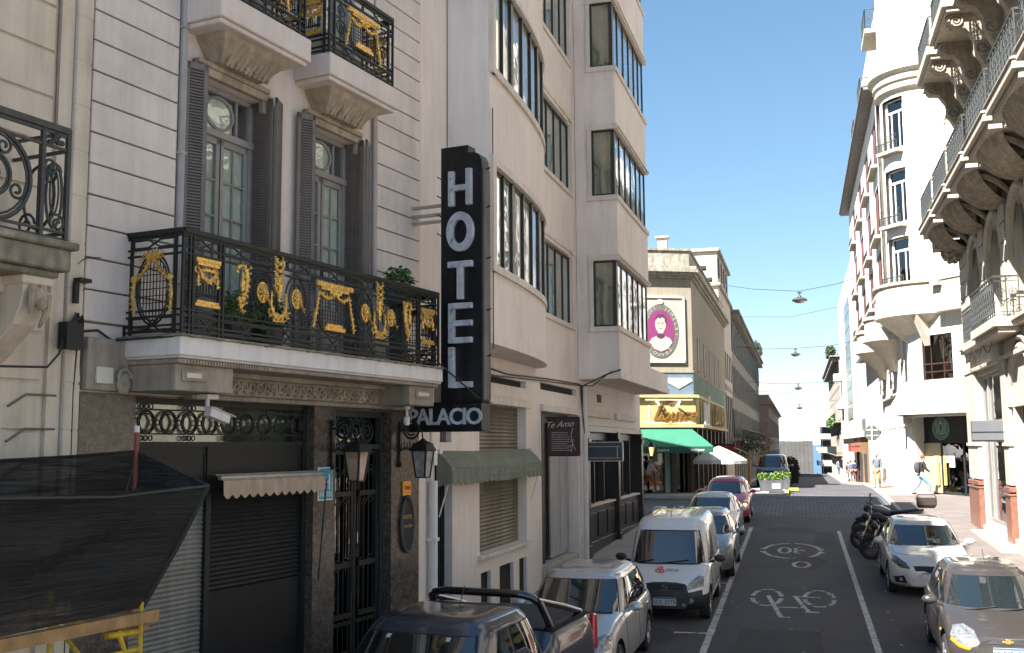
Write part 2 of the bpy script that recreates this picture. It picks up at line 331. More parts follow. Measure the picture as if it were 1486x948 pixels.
PATCH = mat('asphalt_patch', (.040, .038, .042), .9, var=.2, scale=1, bump=.5, bs=60, grain=.3)
pt = MB()
for cx, cy, rx, ry in ((.1, 29.3, .55, 1.3), (-.4, 36.9, .9, 1.1), (2.2, 20, .6, 1.5), (-2.7, 19.5, .5, .8)):
    pt.add([(cx, cy, gz(cy) + .002)] + [(cx + rx * (.8 + .3 * random.random()) * cos(a / 14 * 2 * pi), cy + ry * (.8 + .3 * random.random()) * sin(a / 14 * 2 * pi), gz(cy) + .002 + .033 * ry * sin(a / 14 * 2 * pi)) for a in range(14)], [(0, 1 + a, 1 + (a + 1) % 14) for a in range(14)])
for (xa, xb, ya, yb) in ((-1.2, .3, 17.5, 20.5), (.35, 1.0, 33, 36.5), (-4.2, -2.6, 28, 31), (1.4, 3.4, 27.8, 29.0)): pt.add([(xa, ya, gz(ya) + .0015), (xb, ya + .1, gz(ya + .1) + .0015), (xb - .05, yb, gz(yb) + .0015), (xa + .04, yb - .08, gz(yb - .08) + .0015)], [(0, 1, 2, 3)])
tag(pt.build('asphalt_patches', PATCH), kind='structure')
ck_ = MB(); rr_ = random.Random(21)
for x0_, y0_, x1_, y1_ in ((-1.5, 17, .2, 24), (.4, 22, 1.0, 31), (-1.0, 26, -.6, 36), (.9, 16, 2.2, 22), (-3.4, 18, -1.9, 20), (-.5, 33, 1.0, 37)):
    N_ = 26; pp = [(x0_ + (x1_ - x0_) * k / N_ + rr_.uniform(-.06, .06), y0_ + (y1_ - y0_) * k / N_) for k in range(N_ + 1)]; line(ck_, pp, .026, .0055)
for k in range(90):
    x_, y_ = rr_.uniform(-4, 3.4), rr_.uniform(15, 37); line(ck_, [(x_, y_), (x_ + rr_.uniform(-.05, .05), y_ + rr_.uniform(.02, .1))], rr_.uniform(.02, .05), .003)
tag(ck_.build('asphalt_cracks', mat('tar_crack', (.022, .021, .022), .7, var=.2)), kind='structure')
lt_ = MB()
for k in range(40):
    x_, y_ = rr_.uniform(-1.5, 3.4), rr_.uniform(16, 37); line(lt_, [(x_, y_), (x_ + .02, y_ + .05)], rr_.uniform(.015, .04), .004)
tag(lt_.build('road_specks', mat('pale_speck', (.35, .34, .32), .8)), kind='structure')
# ============================================================ HOTEL
HA = (-5.81, 15.9)
hotel = facade('hotel_building', 'cream grooved-stucco hotel building with grey shuttered windows and a black and gold ironwork balcony', 'hotel', HA, 10.3)
GR = mat('groove_shadow', (.16, .13, .11), .9, var=.2)
w = MB(); OPS = [(-5.18, -3.98, 5.22, 8.46), (-3.05, -1.88, 5.22, 8.46)]
wallskin(w, -5.5, -1.42, 4.62, 16, 0, OPS + [(-5.18, -3.98, 9.2, 12.4), (-3.05, -1.88, 9.2, 12.4)], .5)
w.box(-12, -.52, -6.78, 0, .3, 23); w.box(-.52, 0, -6.78, -5.5, 4.62, 23); w.box(-.52, 0, -1.42, -.001, 4.62, 23); w.box(-.52, 0, -5.5, -1.42, 16, 23)
w.box(-.5, -.002, -.0015, .05, .3, 19)
w.build('wall', STU_H, hotel)
pr = MB(); z = 5.345 - .331 * 0
while z < 15.6:                                   # grooved courses of the two piers
    for a, b in ((-6.77, -5.53), (-1.36, -.012)): pr.box(0.003, .035, a, b, z + .007, z + .331 - .012)
    z += .331
pr.build('rusticated_pier', STU_P, hotel, bevel=.006)
gv = MB()
for a, b in ((-6.775, -5.52), (-1.37, -.006)): gv.box(.0005, .006, a, b, 5.33, 15.7)
gv.build('groove', GR, hotel)
dp = MB(); dp.tube([(.05, -5.47, 18), (.05, -5.47, 5.3)], .045, 8); dp.tube([(.06, -1.40, 9), (.06, -1.40, 5.3)], .04, 8)
for z in (5.9, 7.4, 8.9, 10.4): dp.box(0, .1, -5.53, -5.41, z, z + .03)
dp.build('drainpipe', mat('painted_pipe', (.42, .38, .36), .5, var=.1, streak=.2), hotel, smooth=True)
def french_window(parent, c, z0, z1, n=-.21, W=1.18):
    a, b = c - W / 2, c + W / 2
    f = MB(); f.box(n, n + .08, a, a + .07, z0, z1); f.box(n, n + .08, b - .07, b, z0, z1); f.box(n, n + .08, a, b, z1 - .07, z1); f.box(n - .01, n + .1, a, b, z1 - .62, z1 - .53); f.box(n, n + .05, a, b, z0, z0 + .08)
    f.box(n, n + .05, c - .33, c - .29, z1 - .55, z1); f.box(n, n + .05, c + .29, c + .33, z1 - .55, z1)
    for s_ in (-1, 1):
        e = c + s_ * W / 2 - s_ * .07; m0, m1 = sorted((c + s_ * .012, e))
        f.box(n + .01, n + .06, m0, m0 + .06, z0, z1 - .6); f.box(n + .01, n + .06, m1 - .06, m1, z0, z1 - .6); f.box(n + .01, n + .06, m0, m1, z0, z0 + .75); f.box(n + .01, n + .06, m0, m1, z1 - .7, z1 - .6)
        f.box(n + .02, n + .05, (m0 + m1) / 2 - .014, (m0 + m1) / 2 + .014, z0, z1 - .6)
        for k in range(1, 4): zz = z0 + .75 + k * (z1 - .7 - z0 - .75) / 4; f.box(n + .02, n + .05, m0, m1, zz - .014, zz + .014)
    o = f.build('french_window', GREYD, parent, bevel=.006)
    ov = MB(); ov.tube(arc((n + .03, c, z1 - .29), .25, 0, 2 * pi, n=24, rz=.2)[:-1], .022, 6, closed=True); ov.build('oval_moulding', GREYD, o)
    MB().box(n + .022, n + .028, a + .06, b - .06, z0 + .7, z1 - .05).build('pane', GLS, o)
    cu = MB()
    for s_ in (-1, 1):
        pts = [(n + .008 + .010 * sin(i * 2.1), c + s_ * (.03 + i * .022)) for i in range(23)]
        cu.loft([[(p[0], p[1], z) for p in pts] for z in (z0 + .3, z1 - .68)], cap=False, close=False)
    cu.box(n + .0, n + .01, a + .1, a + .85, z1 - .5, z1 - .1); cu.build('curtain', CURT, o)
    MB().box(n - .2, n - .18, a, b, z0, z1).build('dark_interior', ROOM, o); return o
for c in (-4.58, -2.465): french_window(hotel, c, 5.22, 8.46)
for c in (-4.58, -2.465): french_window(hotel, c, 9.2, 12.4)
def shutter_leaf(p0, p1, z0, z1, t=.032, louv=True):
    "leaf standing between plan points p0 and p1"
    b = MB(); L = (Vector(p1) - Vector(p0)).length
    b.box(-t / 2, t / 2, 0, .05, 0, z1 - z0); b.box(-t / 2, t / 2, L - .05, L, 0, z1 - z0)
    for z in (0, 1.0, z1 - z0 - .08): b.box(-t / 2, t / 2, 0, L, z, z + .08)
    z = .1
    while z < z1 - z0 - .1:
        b.add([(-t * .45, .05, z), (t * .45, .05, z + .035), (t * .45, L - .05, z + .035), (-t * .45, L - .05, z), (-t * .45, .05, z + .012), (t * .45, .05, z + .047), (t * .45, L - .05, z + .047), (-t * .45, L - .05, z + .012)],
              [(0, 3, 2, 1), (4, 5, 6, 7), (0, 1, 5, 4), (1, 2, 6, 5), (2, 3, 7, 6), (3, 0, 4, 7)]); z += .036
    d = Vector(p1) - Vector(p0); a = atan2(d.y, d.x) - pi / 2
    return b.xf(Matrix.Translation((p0[0], p0[1], z0)) @ Matrix.Rotation(a, 4, 'Z'))
for (a, b) in ((-5.19, -3.97), (-3.06, -1.87)):
    shutter_leaf((-.16, b - .02), (.16, b + .0), 5.24, 8.5).build('shutter', GREYW, hotel); shutter_leaf((.19, b + .03), (.07, b + .30), 5.24, 8.52).build('shutter', GREYW, hotel)
    shutter_leaf((-.16, a + .02), (.16, a), 5.24, 8.5).build('shutter', GREYW, hotel); shutter_leaf((.19, a - .03), (.07, a - .27), 5.24, 8.52).build('shutter', GREYW, hotel)
for c in (-4.62, -2.48):                         # head mouldings and the console carrying each small upper balcony
    m = MB(); m.box(0, .07, c - .66, c - .57, 8.3, 8.62); m.box(0, .07, c + .57, c + .66, 8.3, 8.62); m.box(0.002, .09, c - .70, c + .70, 8.46, 8.56); m.box(0.001, .12, c - .66, c + .66, 8.56, 8.62)
    m.loft([[(.0, c - .42, 8.62), (.22, c - .42, 8.62), (.22, c + .42, 8.62), (0, c + .42, 8.62)], [(.0, c - .48, 8.72), (.30, c - .48, 8.72), (.30, c + .48, 8.72), (0, c + .48, 8.72)], [(.0, c - .58, 8.84), (.42, c - .58, 8.84), (.42, c + .58, 8.84), (0, c + .58, 8.84)], [(.0, c - .62, 8.92), (.46, c - .62, 8.92), (.46, c + .62, 8.92), (0, c + .62, 8.92)]])
    m.build('window_head', STU_C, hotel, bevel=.008)
    k = MB()
    for i in range(11):
        y = c - .42 + i * .084; k.tube([(.23, y, 8.61), (.265, y - .02 * (-1) ** i, 8.67), (.31, y + .02, 8.74), (.36, y, 8.80)], [.028, .035, .03, .02], 6)
        if i % 2: k.blob((.27, y, 8.66), .03, .03, .03, 6, 4)
    k.build('leaf_carving', STU_C, hotel, smooth=True)
    s = MB(); s.box(-.3, .60, c - .86, c + .86, 8.97, 9.27); s.box(-.3, .56, c - .82, c + .82, 8.91, 8.97); s.build('upper_balcony', STU_H, hotel, bevel=.012)
# ---------------------------------------------------- ornamental railings
def rail_frame(b, T, L, z0, z1, r=.011, posts=()):
    "rails and frets of a railing along T(a,h); a from 0..L"
    H = z1 - z0
    def bar(a0, h0, a1, h1, w=r * 2): b.bar(T(a0, z0 + h0), T(a1, z0 + h1), w)
    b.bar(T(0, z1), T(L, z1), .05); b.bar(T(0, z1 - .022), T(L, z1 - .022), .03)
    for h in (.03, .09, .19, .25, H - .24, H - .17, H - .05): bar(0, h, L, h)
    for p in posts: bar(p, 0, p, H, r * 2.6)
def fret(b, T, a0, a1, h0, h1, w=.016):
    m = (a0 + a1) / 2; hm = (h0 + h1) / 2; d = min(.05, (a1 - a0) * .12)
    for s_ in (1, -1):
        pts = [(a0 + .015, hm + s_ * (h1 - h0) * .38), (m - d * 1.6, hm + s_ * (h1 - h0) * .38), (m + d * 1.6, hm - s_ * (h1 - h0) * .38), (a1 - .015, hm - s_ * (h1 - h0) * .38)]
        for p, q in zip(pts, pts[1:]): b.bar(T(*p), T(*q), w)
    b.bar(T(a0 + .015, h0 + (h1 - h0) * .12), T(a0 + .015, h1 - (h1 - h0) * .12), w); b.bar(T(a1 - .015, h0 + (h1 - h0) * .12), T(a1 - .015, h1 - (h1 - h0) * .12), w)
def circ(b, T, a, h, ra, rh=None, w=.010, n=22, a0=0, a1=2 * pi, closed=True):
    rh = rh or ra; pts = [T(a + ra * cos(a0 + (a1 - a0) * i / n), h + rh * sin(a0 + (a1 - a0) * i / n)) for i in range(n + (0 if closed else 1))]
    b.tube(pts, w, 5, closed=closed)
def scr(b, T, a, h, r0, r1, t0, turns, w=.009, n=18): b.tube([T(a + (r0 + (r1 - r0) * i / n) * cos(t0 + turns * 2 * pi * i / n), h + (r0 + (r1 - r0) * i / n) * sin(t0 + turns * 2 * pi * i / n)) for i in range(n + 1)], w, 5)
_gr = random.Random(77)
def gtube(g, T, pts, rs, n=6, off=.02):
    g.tube([T(a, h, off) for a, h in pts], [q * .72 for q in rs], n)
    for (a0, h0), (a1, h1), r0 in zip(pts, pts[1:], rs):
        L = math.hypot(a1 - a0, h1 - h0); k = int(L / .028)
        for i in range(k):                                # small leaf barbs give the relief of the casting
            t = (i + .5) / k; a, h = a0 + (a1 - a0) * t, h0 + (h1 - h0) * t; s = 1 if i % 2 else -1; dx, dh = -(h1 - h0) / L * s, (a1 - a0) / L * s; q = r0 * _gr.uniform(.9, 1.5)
            g.tube([T(a, h, off + .01), T(a + dx * q * .7, h + dh * q * .7, off + .018), T(a + dx * q * 1.2 + (a1 - a0) / L * .012, h + dh * q * 1.2 + (h1 - h0) / L * .012, off)], [.009, .008, .003], 4)
def urn_panel(b, g, T, a, h0, h1, W=.38):
    for i in range(7):
        x = a - W * .36 + i * W * .12; b.bar(T(x, h0 + .13), T(x, h1 - .28), .012); circ(b, T, x, h0 + .15, W * .05, w=.005, n=8)
    for q, hh in ((h1 - .045, .045), (h0 + .04, .035)):
        for w_, dz in ((W * .5, 0), (W * .44, -hh * .8 if q > h0 + .2 else hh * .8)): 
            p0, p1 = T(a - w_, q + dz, .012), T(a + w_, q + dz, .012); g.bar(p0, p1, hh)
    gtube(g, T, [(a - .12, h1 - .15), (a - .1, h1 - .22), (a, h1 - .27), (a + .1, h1 - .22), (a + .12, h1 - .15)], [.022, .035, .045, .035, .022]); gtube(g, T, [(a - .10, h1 - .15), (a + .10, h1 - .15)], [.03, .03])
    for s_ in (-1, 1):
        circ(g, T, a + s_ * .145, h1 - .15, .035, w=.012, n=10); circ(b, T, a + s_ * .15, h1 - .14, .06, w=.007, n=12)
        gtube(g, T, [(a + s_ * .15, h1 - .19), (a + s_ * .15, h1 - .25), (a + s_ * .15, h1 - .33)], [.010, .026, .020])
def rosette(b, g, T, a, h, R0=.27):
    circ(b, T, a, h, R0 * .72, R0 * .98, w=.011); circ(b, T, a, h, R0 * .48, R0 * .66, w=.009)
    for s_ in (-1, 1): scr(b, T, a + s_ * R0 * .78, h - R0 * 1.05, .09, .02, pi / 2, s_ * 1.4, w=.008)
    for i in range(8):
        t = i * pi / 4; g.tube([T(a + .02 * cos(t), h + .02 * sin(t), .04), T(a + .05 * cos(t), h + .06 * sin(t), .03), T(a + .085 * cos(t), h + .105 * sin(t), .02)], [.012, .016, .020], 5)
    g.tube([T(a + .09 * cos(q * pi / 8), h + .112 * sin(q * pi / 8), .015) for q in range(16)], .014, 5, closed=True); g.add([T(a + .09 * cos(q * pi / 8), h + .11 * sin(q * pi / 8), .012) for q in range(16)], [tuple(range(16))])
    g.blob(T(a, h, .04), .028, .028, .03, 8, 5); gtube(g, T, [(a + .01, h), (a + .07, h - .08), (a + .12, h - .16)], [.012, .016, .006], off=.045)
def plume(b, g, T, a, h0, h1, f=1):
    gtube(g, T, [(a, h0 + .25), (a + .02 * f, h0 + .42), (a - .02 * f, h1)], [.02, .05, .012])
    for k in range(5):
        hh = h0 + .34 + k * .085
        for s_ in (-1, 1): gtube(g, T, [(a, hh), (a + s_ * .055, hh + .05), (a + s_ * .075, hh + .105)], [.022, .026, .006])
    for s_ in (-1, 1): gtube(g, T, [(a + s_ * .13, h0 + .36), (a + s_ * .14, h0 + .2), (a + s_ * .10, h0 + .10), (a, h0 + .05)], [.015, .028, .045, .05]); gtube(g, T, [(a + s_ * .10, h0 + .12), (a + s_ * .16, h0 + .06), (a + s_ * .19, h0 + .15)], [.03, .025, .006])
    for k in range(-2, 3): gtube(g, T, [(a + k * .03, h0 + .07), (a + k * .05, h0 - .0)], [.03, .008])
    b.bar(T(a, h0), T(a, h1 + .05), .012)
def mask_scroll(b, g, T, a, h0, h1, f=1):
    H = h1 - h0
    gtube(g, T, [(a - f * .08, h1 - .10), (a - f * .05, h1 - .02), (a + f * .05, h1 - .01), (a + f * .10, h1 - .12), (a + f * .08, h1 - .28), (a + f * .01, h1 - .40), (a - f * .03, h0 + .2), (a, h0 + .08), (a + f * .05, h0 + .02)], [.02, .03, .035, .04, .035, .03, .032, .03, .012], 7)
    gtube(g, T, [(a, h1 - .08), (a, h1 - .15), (a, h1 - .22), (a, h1 - .3)], [.015, .022, .04, .02], 8, off=.04)
    for k in range(7): hh = h1 - .06 - k * H * .12; gtube(g, T, [(a + f * (.07 - k * .015), hh), (a + f * (.13 - k * .012), hh + .03), (a + f * (.16 - k * .012), hh + .075)], [.022, .022, .005])
    circ(b, T, a - f * .02, h0 + .1, .07, w=.008, n=12)
def plaque(b, g, T, a, h0, h1):
    circ(b, T, a, (h0 + h1) / 2 - .05, .34, .32, w=.012, n=28); circ(b, T, a, (h0 + h1) / 2 - .05, .3, .28, w=.007, n=28)
    for i in range(-5, 6):
        x = i * .055; q = sqrt(max(0, 1 - (x / .3) ** 2)) * .28
        b.bar(T(a + x - q * .0, (h0 + h1) / 2 - .05 - q), T(a + x, (h0 + h1) / 2 - .05 + q), .007)
        y = i * .05; q = sqrt(max(0, 1 - (y / .28) ** 2)) * .3; b.bar(T(a - q, (h0 + h1) / 2 - .05 + y), T(a + q, (h0 + h1) / 2 - .05 + y), .007)
    g.bar(T(a - .35, h1 - .04, .02), T(a + .35, h1 - .04, .02), .055); g.bar(T(a - .30, h1 - .085, .02), T(a + .30, h1 - .085, .02), .04)
    for s_ in (-1, 1): g.blob(T(a + s_ * .36, h1 - .04, .02), .045, .045, .045, 8, 5)
    g.bar(T(a - .22, h0 + .04, .02), T(a + .22, h0 + .04, .02), .05); g.bar(T(a - .17, h0 + .085, .02), T(a + .17, h0 + .085, .02), .035)
    for s_ in (-1, 1):
        gtube(g, T, [(a, h1 - .13), (a + s_ * .08, h1 - .19), (a + s_ * .18, h1 - .21), (a + s_ * .27, h1 - .17), (a + s_ * .33, h1 - .13)], [.03, .032, .035, .03, .02], 7)
        gtube(g, T, [(a + s_ * .33, h1 - .13), (a + s_ * .36, h1 - .3), (a + s_ * .41, h1 - .46), (a + s_ * .44, h1 - .6)], [.015, .022, .03, .016], 7)
        scr(b, T, a + s_ * .42, h0 + .12, .11, .02, pi / 2, -s_ * 1.6)
    for k in range(5): g.blob(T(a + .05 * (k - 2), h1 - .12 - .02 * (k % 2), .035), .03, .03, .035, 6, 4)
bal = MB(); bal.box(0, .86, -6.27, -.74, 5.0, 5.20); bal.box(0, .84, -6.25, -.76, 4.975, 5.0); balc = bal.build('balcony_slab', WHITE, hotel, bevel=.01)
bm_ = MB(); bm_.box(0, .80, -6.22, -.8, 5.2, 5.235); bm_.box(0, .90, -6.3, -.72, 5.195, 5.215)
for i in range(14): bm_.blob((.86, -6.1 + i * .4, 5.2), .025, .05, .02, 6, 4)
bm_.build('weathered_edge', STU_M, balc)
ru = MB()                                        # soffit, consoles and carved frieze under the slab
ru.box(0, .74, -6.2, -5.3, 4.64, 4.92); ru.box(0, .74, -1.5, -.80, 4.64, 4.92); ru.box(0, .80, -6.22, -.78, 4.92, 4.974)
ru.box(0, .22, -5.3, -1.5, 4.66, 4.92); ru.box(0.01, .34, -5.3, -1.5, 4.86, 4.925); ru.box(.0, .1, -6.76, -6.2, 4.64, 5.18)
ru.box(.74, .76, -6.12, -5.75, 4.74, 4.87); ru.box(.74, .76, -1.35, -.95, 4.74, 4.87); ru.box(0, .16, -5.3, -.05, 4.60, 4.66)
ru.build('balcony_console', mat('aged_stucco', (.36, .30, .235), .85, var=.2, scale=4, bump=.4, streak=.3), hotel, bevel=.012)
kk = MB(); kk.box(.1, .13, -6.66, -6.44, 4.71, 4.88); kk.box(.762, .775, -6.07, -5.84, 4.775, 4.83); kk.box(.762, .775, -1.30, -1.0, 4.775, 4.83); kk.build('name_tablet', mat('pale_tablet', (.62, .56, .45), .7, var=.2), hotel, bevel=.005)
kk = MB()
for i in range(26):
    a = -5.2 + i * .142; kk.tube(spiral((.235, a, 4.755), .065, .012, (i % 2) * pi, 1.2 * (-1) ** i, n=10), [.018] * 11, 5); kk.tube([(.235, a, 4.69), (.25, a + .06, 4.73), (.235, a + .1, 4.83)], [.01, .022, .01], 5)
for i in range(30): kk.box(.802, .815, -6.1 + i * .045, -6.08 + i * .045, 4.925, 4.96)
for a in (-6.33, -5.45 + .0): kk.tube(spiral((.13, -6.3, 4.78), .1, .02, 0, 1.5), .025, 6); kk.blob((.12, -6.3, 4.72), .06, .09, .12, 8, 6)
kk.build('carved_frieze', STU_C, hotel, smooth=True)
ri, rg = MB(), MB()
Z0, Z1, RN = 5.235, 6.32, .80
def Tf(a, h, o=0): return (RN + o, -6.2 + a, h)
L0 = 5.42; posts = (.0, .1, .15, .56, .62, 4.80, 4.86, 5.27, 5.32, 5.42)
rail_frame(ri, Tf, L0, Z0, Z1, posts=posts)
hA, hB = Z0 + .28, Z1 - .24
for a0, a1 in ((.15, .56), (.62, 1.15), (1.15, 1.75), (1.75, 2.45), (2.45, 3.0), (3.0, 3.65), (3.65, 4.25), (4.25, 4.8), (4.86, 5.27)):
    fret(ri, Tf, a0, a1, Z1 - .165, Z1 - .06); 
for a0, a1 in ((.15, .56), (.62, 1.4), (1.4, 2.2), (2.2, 3.2), (3.2, 4.0), (4.0, 4.8), (4.86, 5.27)): fret(ri, Tf, a0, a1, Z0 + .03, Z0 + .19)
for a0 in (0.0, .56, 4.80, 5.32):
    for h0, h1 in ((Z0 + .25, Z0 + .5), (Z0 + .5, Z0 + .83)): fret(ri, Tf, a0, a0 + .1 if a0 in (0., 5.32) else a0 + .06, h0, h1, .009)
urn_panel(ri, rg, Tf, .36, hA, hB); urn_panel(ri, rg, Tf, 5.07, hA, hB)
mask_scroll(ri, rg, Tf, .90, hA, hB, 1); mask_scroll(ri, rg, Tf, 4.52, hA, hB, -1)
for a in (1.28, 1.92, 3.42, 4.06): rosette(ri, rg, Tf, a, (hA + hB) / 2 + .02)
plume(ri, rg, Tf, 1.57, hA - .02, hB - .02); plume(ri, rg, Tf, 3.76, hA - .02, hB - .02, -1)
plaque(ri, rg, Tf, 2.70, hA - .03, hB + .03)
for a in (2.25, 3.17): scr(ri, Tf, a, hB - .08, .07, .015, -pi / 2, 1.4)
for cs, sg in ((-6.2, -1), (-.78, 1)):           # side returns with an oval medallion and garland
    def Ts(a, h, o=0, cs=cs, sg=sg): return (a, cs + o * sg, h)
    rail_frame(ri, Ts, .80, Z0, Z1, posts=(0, .09, .70))
    circ(ri, Ts, .40, 5.72, .235, .38, w=.013, n=28); circ(ri, Ts, .40, 5.72, .205, .34, w=.009, n=28)
    fret(ri, Ts, .1, .7, Z1 - .165, Z1 - .06); fret(ri, Ts, .1, .7, Z0 + .03, Z0 + .19)
    for i in range(-4, 5):
        x = i * .045; q = .34 * sqrt(1 - (x / .205) ** 2) if abs(x) < .205 else 0
        ri.bar(Ts(.40 + x - .0, 5.72 - q), Ts(.40 + x, 5.72 + q), .008)
        y = i * .075; q = .205 * sqrt(max(0, 1 - (y / .34) ** 2)); ri.bar(Ts(.40 - q, 5.72 + y), Ts(.40 + q, 5.72 + y), .008)
    for s_ in (-1, 1):
        gtube(rg, Ts, [(.40, 6.08), (.40 + s_ * .1, 5.92), (.40 + s_ * .22, 5.82)], [.025, .03, .02]); gtube(rg, Ts, [(.40 + s_ * .25, 5.82), (.40 + s_ * .27, 5.65), (.40 + s_ * .25, 5.47)], [.02, .03, .012]); rg.blob(Ts(.40 + s_ * .25, 5.83, .02), .04, .04, .045, 7, 5)
    for k in range(7): t = pi * k / 6; gtube(rg, Ts, [(.40, 6.05), (.40 + .1 * cos(t), 6.05 + .05 * sin(t)), (.40 + .17 * cos(t), 6.06 + .09 * sin(t))], [.02, .025, .006])
rl = ri.build('railing', IRON, balc); rg.build('gilt_ornament', GOLD, balc, smooth=True)
for c in (-4.62, -2.48):                         # small balconies above
    ri, rg = MB(), MB(); W = .80
    def Tu(a, h, o=0, c=c): return (.53 + o, c - W + a, h)
    rail_frame(ri, Tu, 2 * W, 9.30, 10.32, posts=(0, .12, 2 * W - .12, 2 * W))
    plaque(ri, rg, Tu, W, 9.55, 10.1)
    for a in (.27, 2 * W - .27): scr(ri, Tu, a, 9.72, .13, .02, 0, 1.6); scr(ri, Tu, a, 9.98, .1, .02, 0, -1.6)
    for a0, a1 in ((.12, .8), (.8, 1.48)): fret(ri, Tu, a0, a1, 9.33, 9.49); fret(ri, Tu, a0, a1, 10.155, 10.26)
    for sg in (-1, 1):
        def Tv(a, h, o=0, c=c, sg=sg): return (a, c + sg * W + o * sg, h)
        rail_frame(ri, Tv, .53, 9.30, 10.32, posts=(0, .08, .45))
        urn_panel(ri, rg, Tv, .26, 9.55, 10.1, .3)
    pb = MB().box(0, .5, c - .8, c + .8, 9.27, 9.30).build('upper_balcony_floor', STU_M, hotel); ri.build('upper_railing', IRON, pb); rg.build('gilt_ornament', GOLD, pb, smooth=True)
# ground floor: polished granite with shop front and entrance
gb = MB(); wallskin(gb, -6.78, -.02, .3, 4.62, .03, [(-6.02, -2.80, .3, 4.60), (-2.30, -.84, .3, 4.56)], .35)
gb.build('granite_base', GRAN, hotel)
tr = MB(); n = -.12                              # transom grille with rings
tr.box(n - .05, n + .02, -6.02, -2.80, 4.06, 4.12); tr.box(n - .05, n + .02, -6.02, -2.80, 4.54, 4.6); tr.box(n - .05, n + .03, -6.02, -5.94, 3.2, 4.6); tr.box(n - .05, n + .03, -2.88, -2.80, .3, 4.6)
for h in (4.20, 4.47): tr.box(n, n + .015, -5.94, -2.88, h, h + .015)
for i in range(9):
    a = -5.72 + i * .34; tr.tube(arc((n + .01, a, 4.335), .125, 0, 2 * pi, n=20, rz=.125)[:-1], .013, 5, closed=True); tr.tube(arc((n + .01, a, 4.335), .10, 0, 2 * pi, n=20)[:-1], .009, 5, closed=True)
    tr.tube(arc((n + .01, a + .17, 4.335), .03, 0, 2 * pi, n=10)[:-1], .008, 5, closed=True)
    if i % 2 == 0:
        for hh in (4.16, 4.51):
            for d in (-.07, 0, .07): tr.tube(arc((n + .01, a + d, hh), .028, 0, 2 * pi, n=10)[:-1], .008, 4, closed=True)
tro = tr.build('transom_grille', IRON, hotel)
MB().box(n - .04, n - .03, -5.94, -2.88, 4.12, 4.54).build('transom_glass', GLS, tro)
lit = MB(); lit.box(n - .3, n - .28, -6, -2.85, 4.1, 4.58); lit.build('transom_backing', mat('dusty_green', (.20, .22, .16), .8, var=.5, scale=2), tro)
fp = MB(); fp.box(n - .05, n, -5.94, -2.88, 3.55, 4.06)
for a, b in ((-5.9, -4.75), (-4.65, -2.92)):
    for q in ((a, b, 3.98, 4.0), (a, b, 3.68, 3.70), (a, a + .02, 3.68, 4.0), (b - .02, b, 3.68, 4.0)): fp.box(n, n + .014, *q)
fp.box(n - .05, n + .03, -4.74, -4.66, .3, 4.06); fp.build('shop_fascia', BLACKP, hotel)
def roller(name, n, a, b, z0, z1, m, parent, p=.055, d=.018):
    r = MB(); z = z0
    while z < z1 - .01:
        r.quad((n, a, z), (n, b, z), (n + d, b, z + p * .5), (n + d, a, z + p * .5)); r.quad((n + d, a, z + p * .5), (n + d, b, z + p * .5), (n, b, z + p), (n, a, z + p)); z += p
    return r.build(name, m, parent)
roller('grey_roller_shutter', n - .03, -5.94, -4.74, .4, 3.56, mat('grey_roller', (.24, .235, .21), .6, metal=.2, var=.15, streak=.25), hotel)
roller('black_roller_shutter', n - .03, -4.66, -2.88, 2.36, 3.56, BLACKP, hotel)
MB().box(n - .04, n - .01, -4.66, -2.88, .35, 2.36).build('shop_door_panel', mat('satin_black', (.004, .0045, .0055), .65, var=.2), hotel)
# entrance: fanlight grille and wrought-iron gate
eg = MB(); n = -.15
eg.box(n - .06, n + .04, -2.30, -2.22, .4, 4.56); eg.box(n - .06, n + .04, -.92, -.84, .4, 4.56); eg.box(n - .06, n + .04, -2.3, -.84, 4.02, 4.09); eg.box(n - .06, n + .04, -2.3, -.84, 4.48, 4.56)
for c, s_ in ((-1.9, 1), (-1.57, 1), (-1.24, -1)):
    eg.tube(spiral((n, c, 4.27), .15, .03, 0, 1.7 * s_, n=22), .011, 5); eg.tube(arc((n, c, 4.27), .16, 0, 2 * pi, n=18)[:-1], .009, 5, closed=True)
eg.build('entrance_fanlight', IRONG, hotel)
for a, b in ((-2.20, -1.58), (-1.56, -.94)):
    dgt = MB(); dgt.box(n - .03, n, a, a + .05, .55, 4.0); dgt.box(n - .03, n, b - .05, b, .55, 4.0); dgt.box(n - .03, n, a, b, 3.94, 4.0); dgt.box(n - .03, n, a, b, .55, .7); dgt.box(n - .03, n, a, b, 1.55, 1.6)
    for k in range(1, 5): dgt.bar((n, a + k * (b - a) / 5, .6), (n, a + k * (b - a) / 5, 3.95), .016)
    for zz in (1.1, 2.4, 3.3, 3.7):
        for s_ in (-1, 1): dgt.tube(spiral((n + .01, (a + b) / 2 + s_ * .1, zz), .1, .02, 0, s_ * 1.5), .010, 5)
    for zz in (1.65, 2.35, 3.35): dgt.box(n - .01, n + .03, a + .1, b - .1, zz, zz + .07)
    dgt.tube([(n + .06, b - .1, 2.0), (n + .06, b - .1, 2.9)], .013, 6); dgt.build('iron_gate', IRON, hotel)
MB().box(n - .12, n - .1, -2.3, -.84, .4, 4.5).build('gate_glass', GLD, hotel); MB().box(-.52, -.51, -2.3, -.84, .3, 4.5).build('dark_hallway', DARK, hotel)
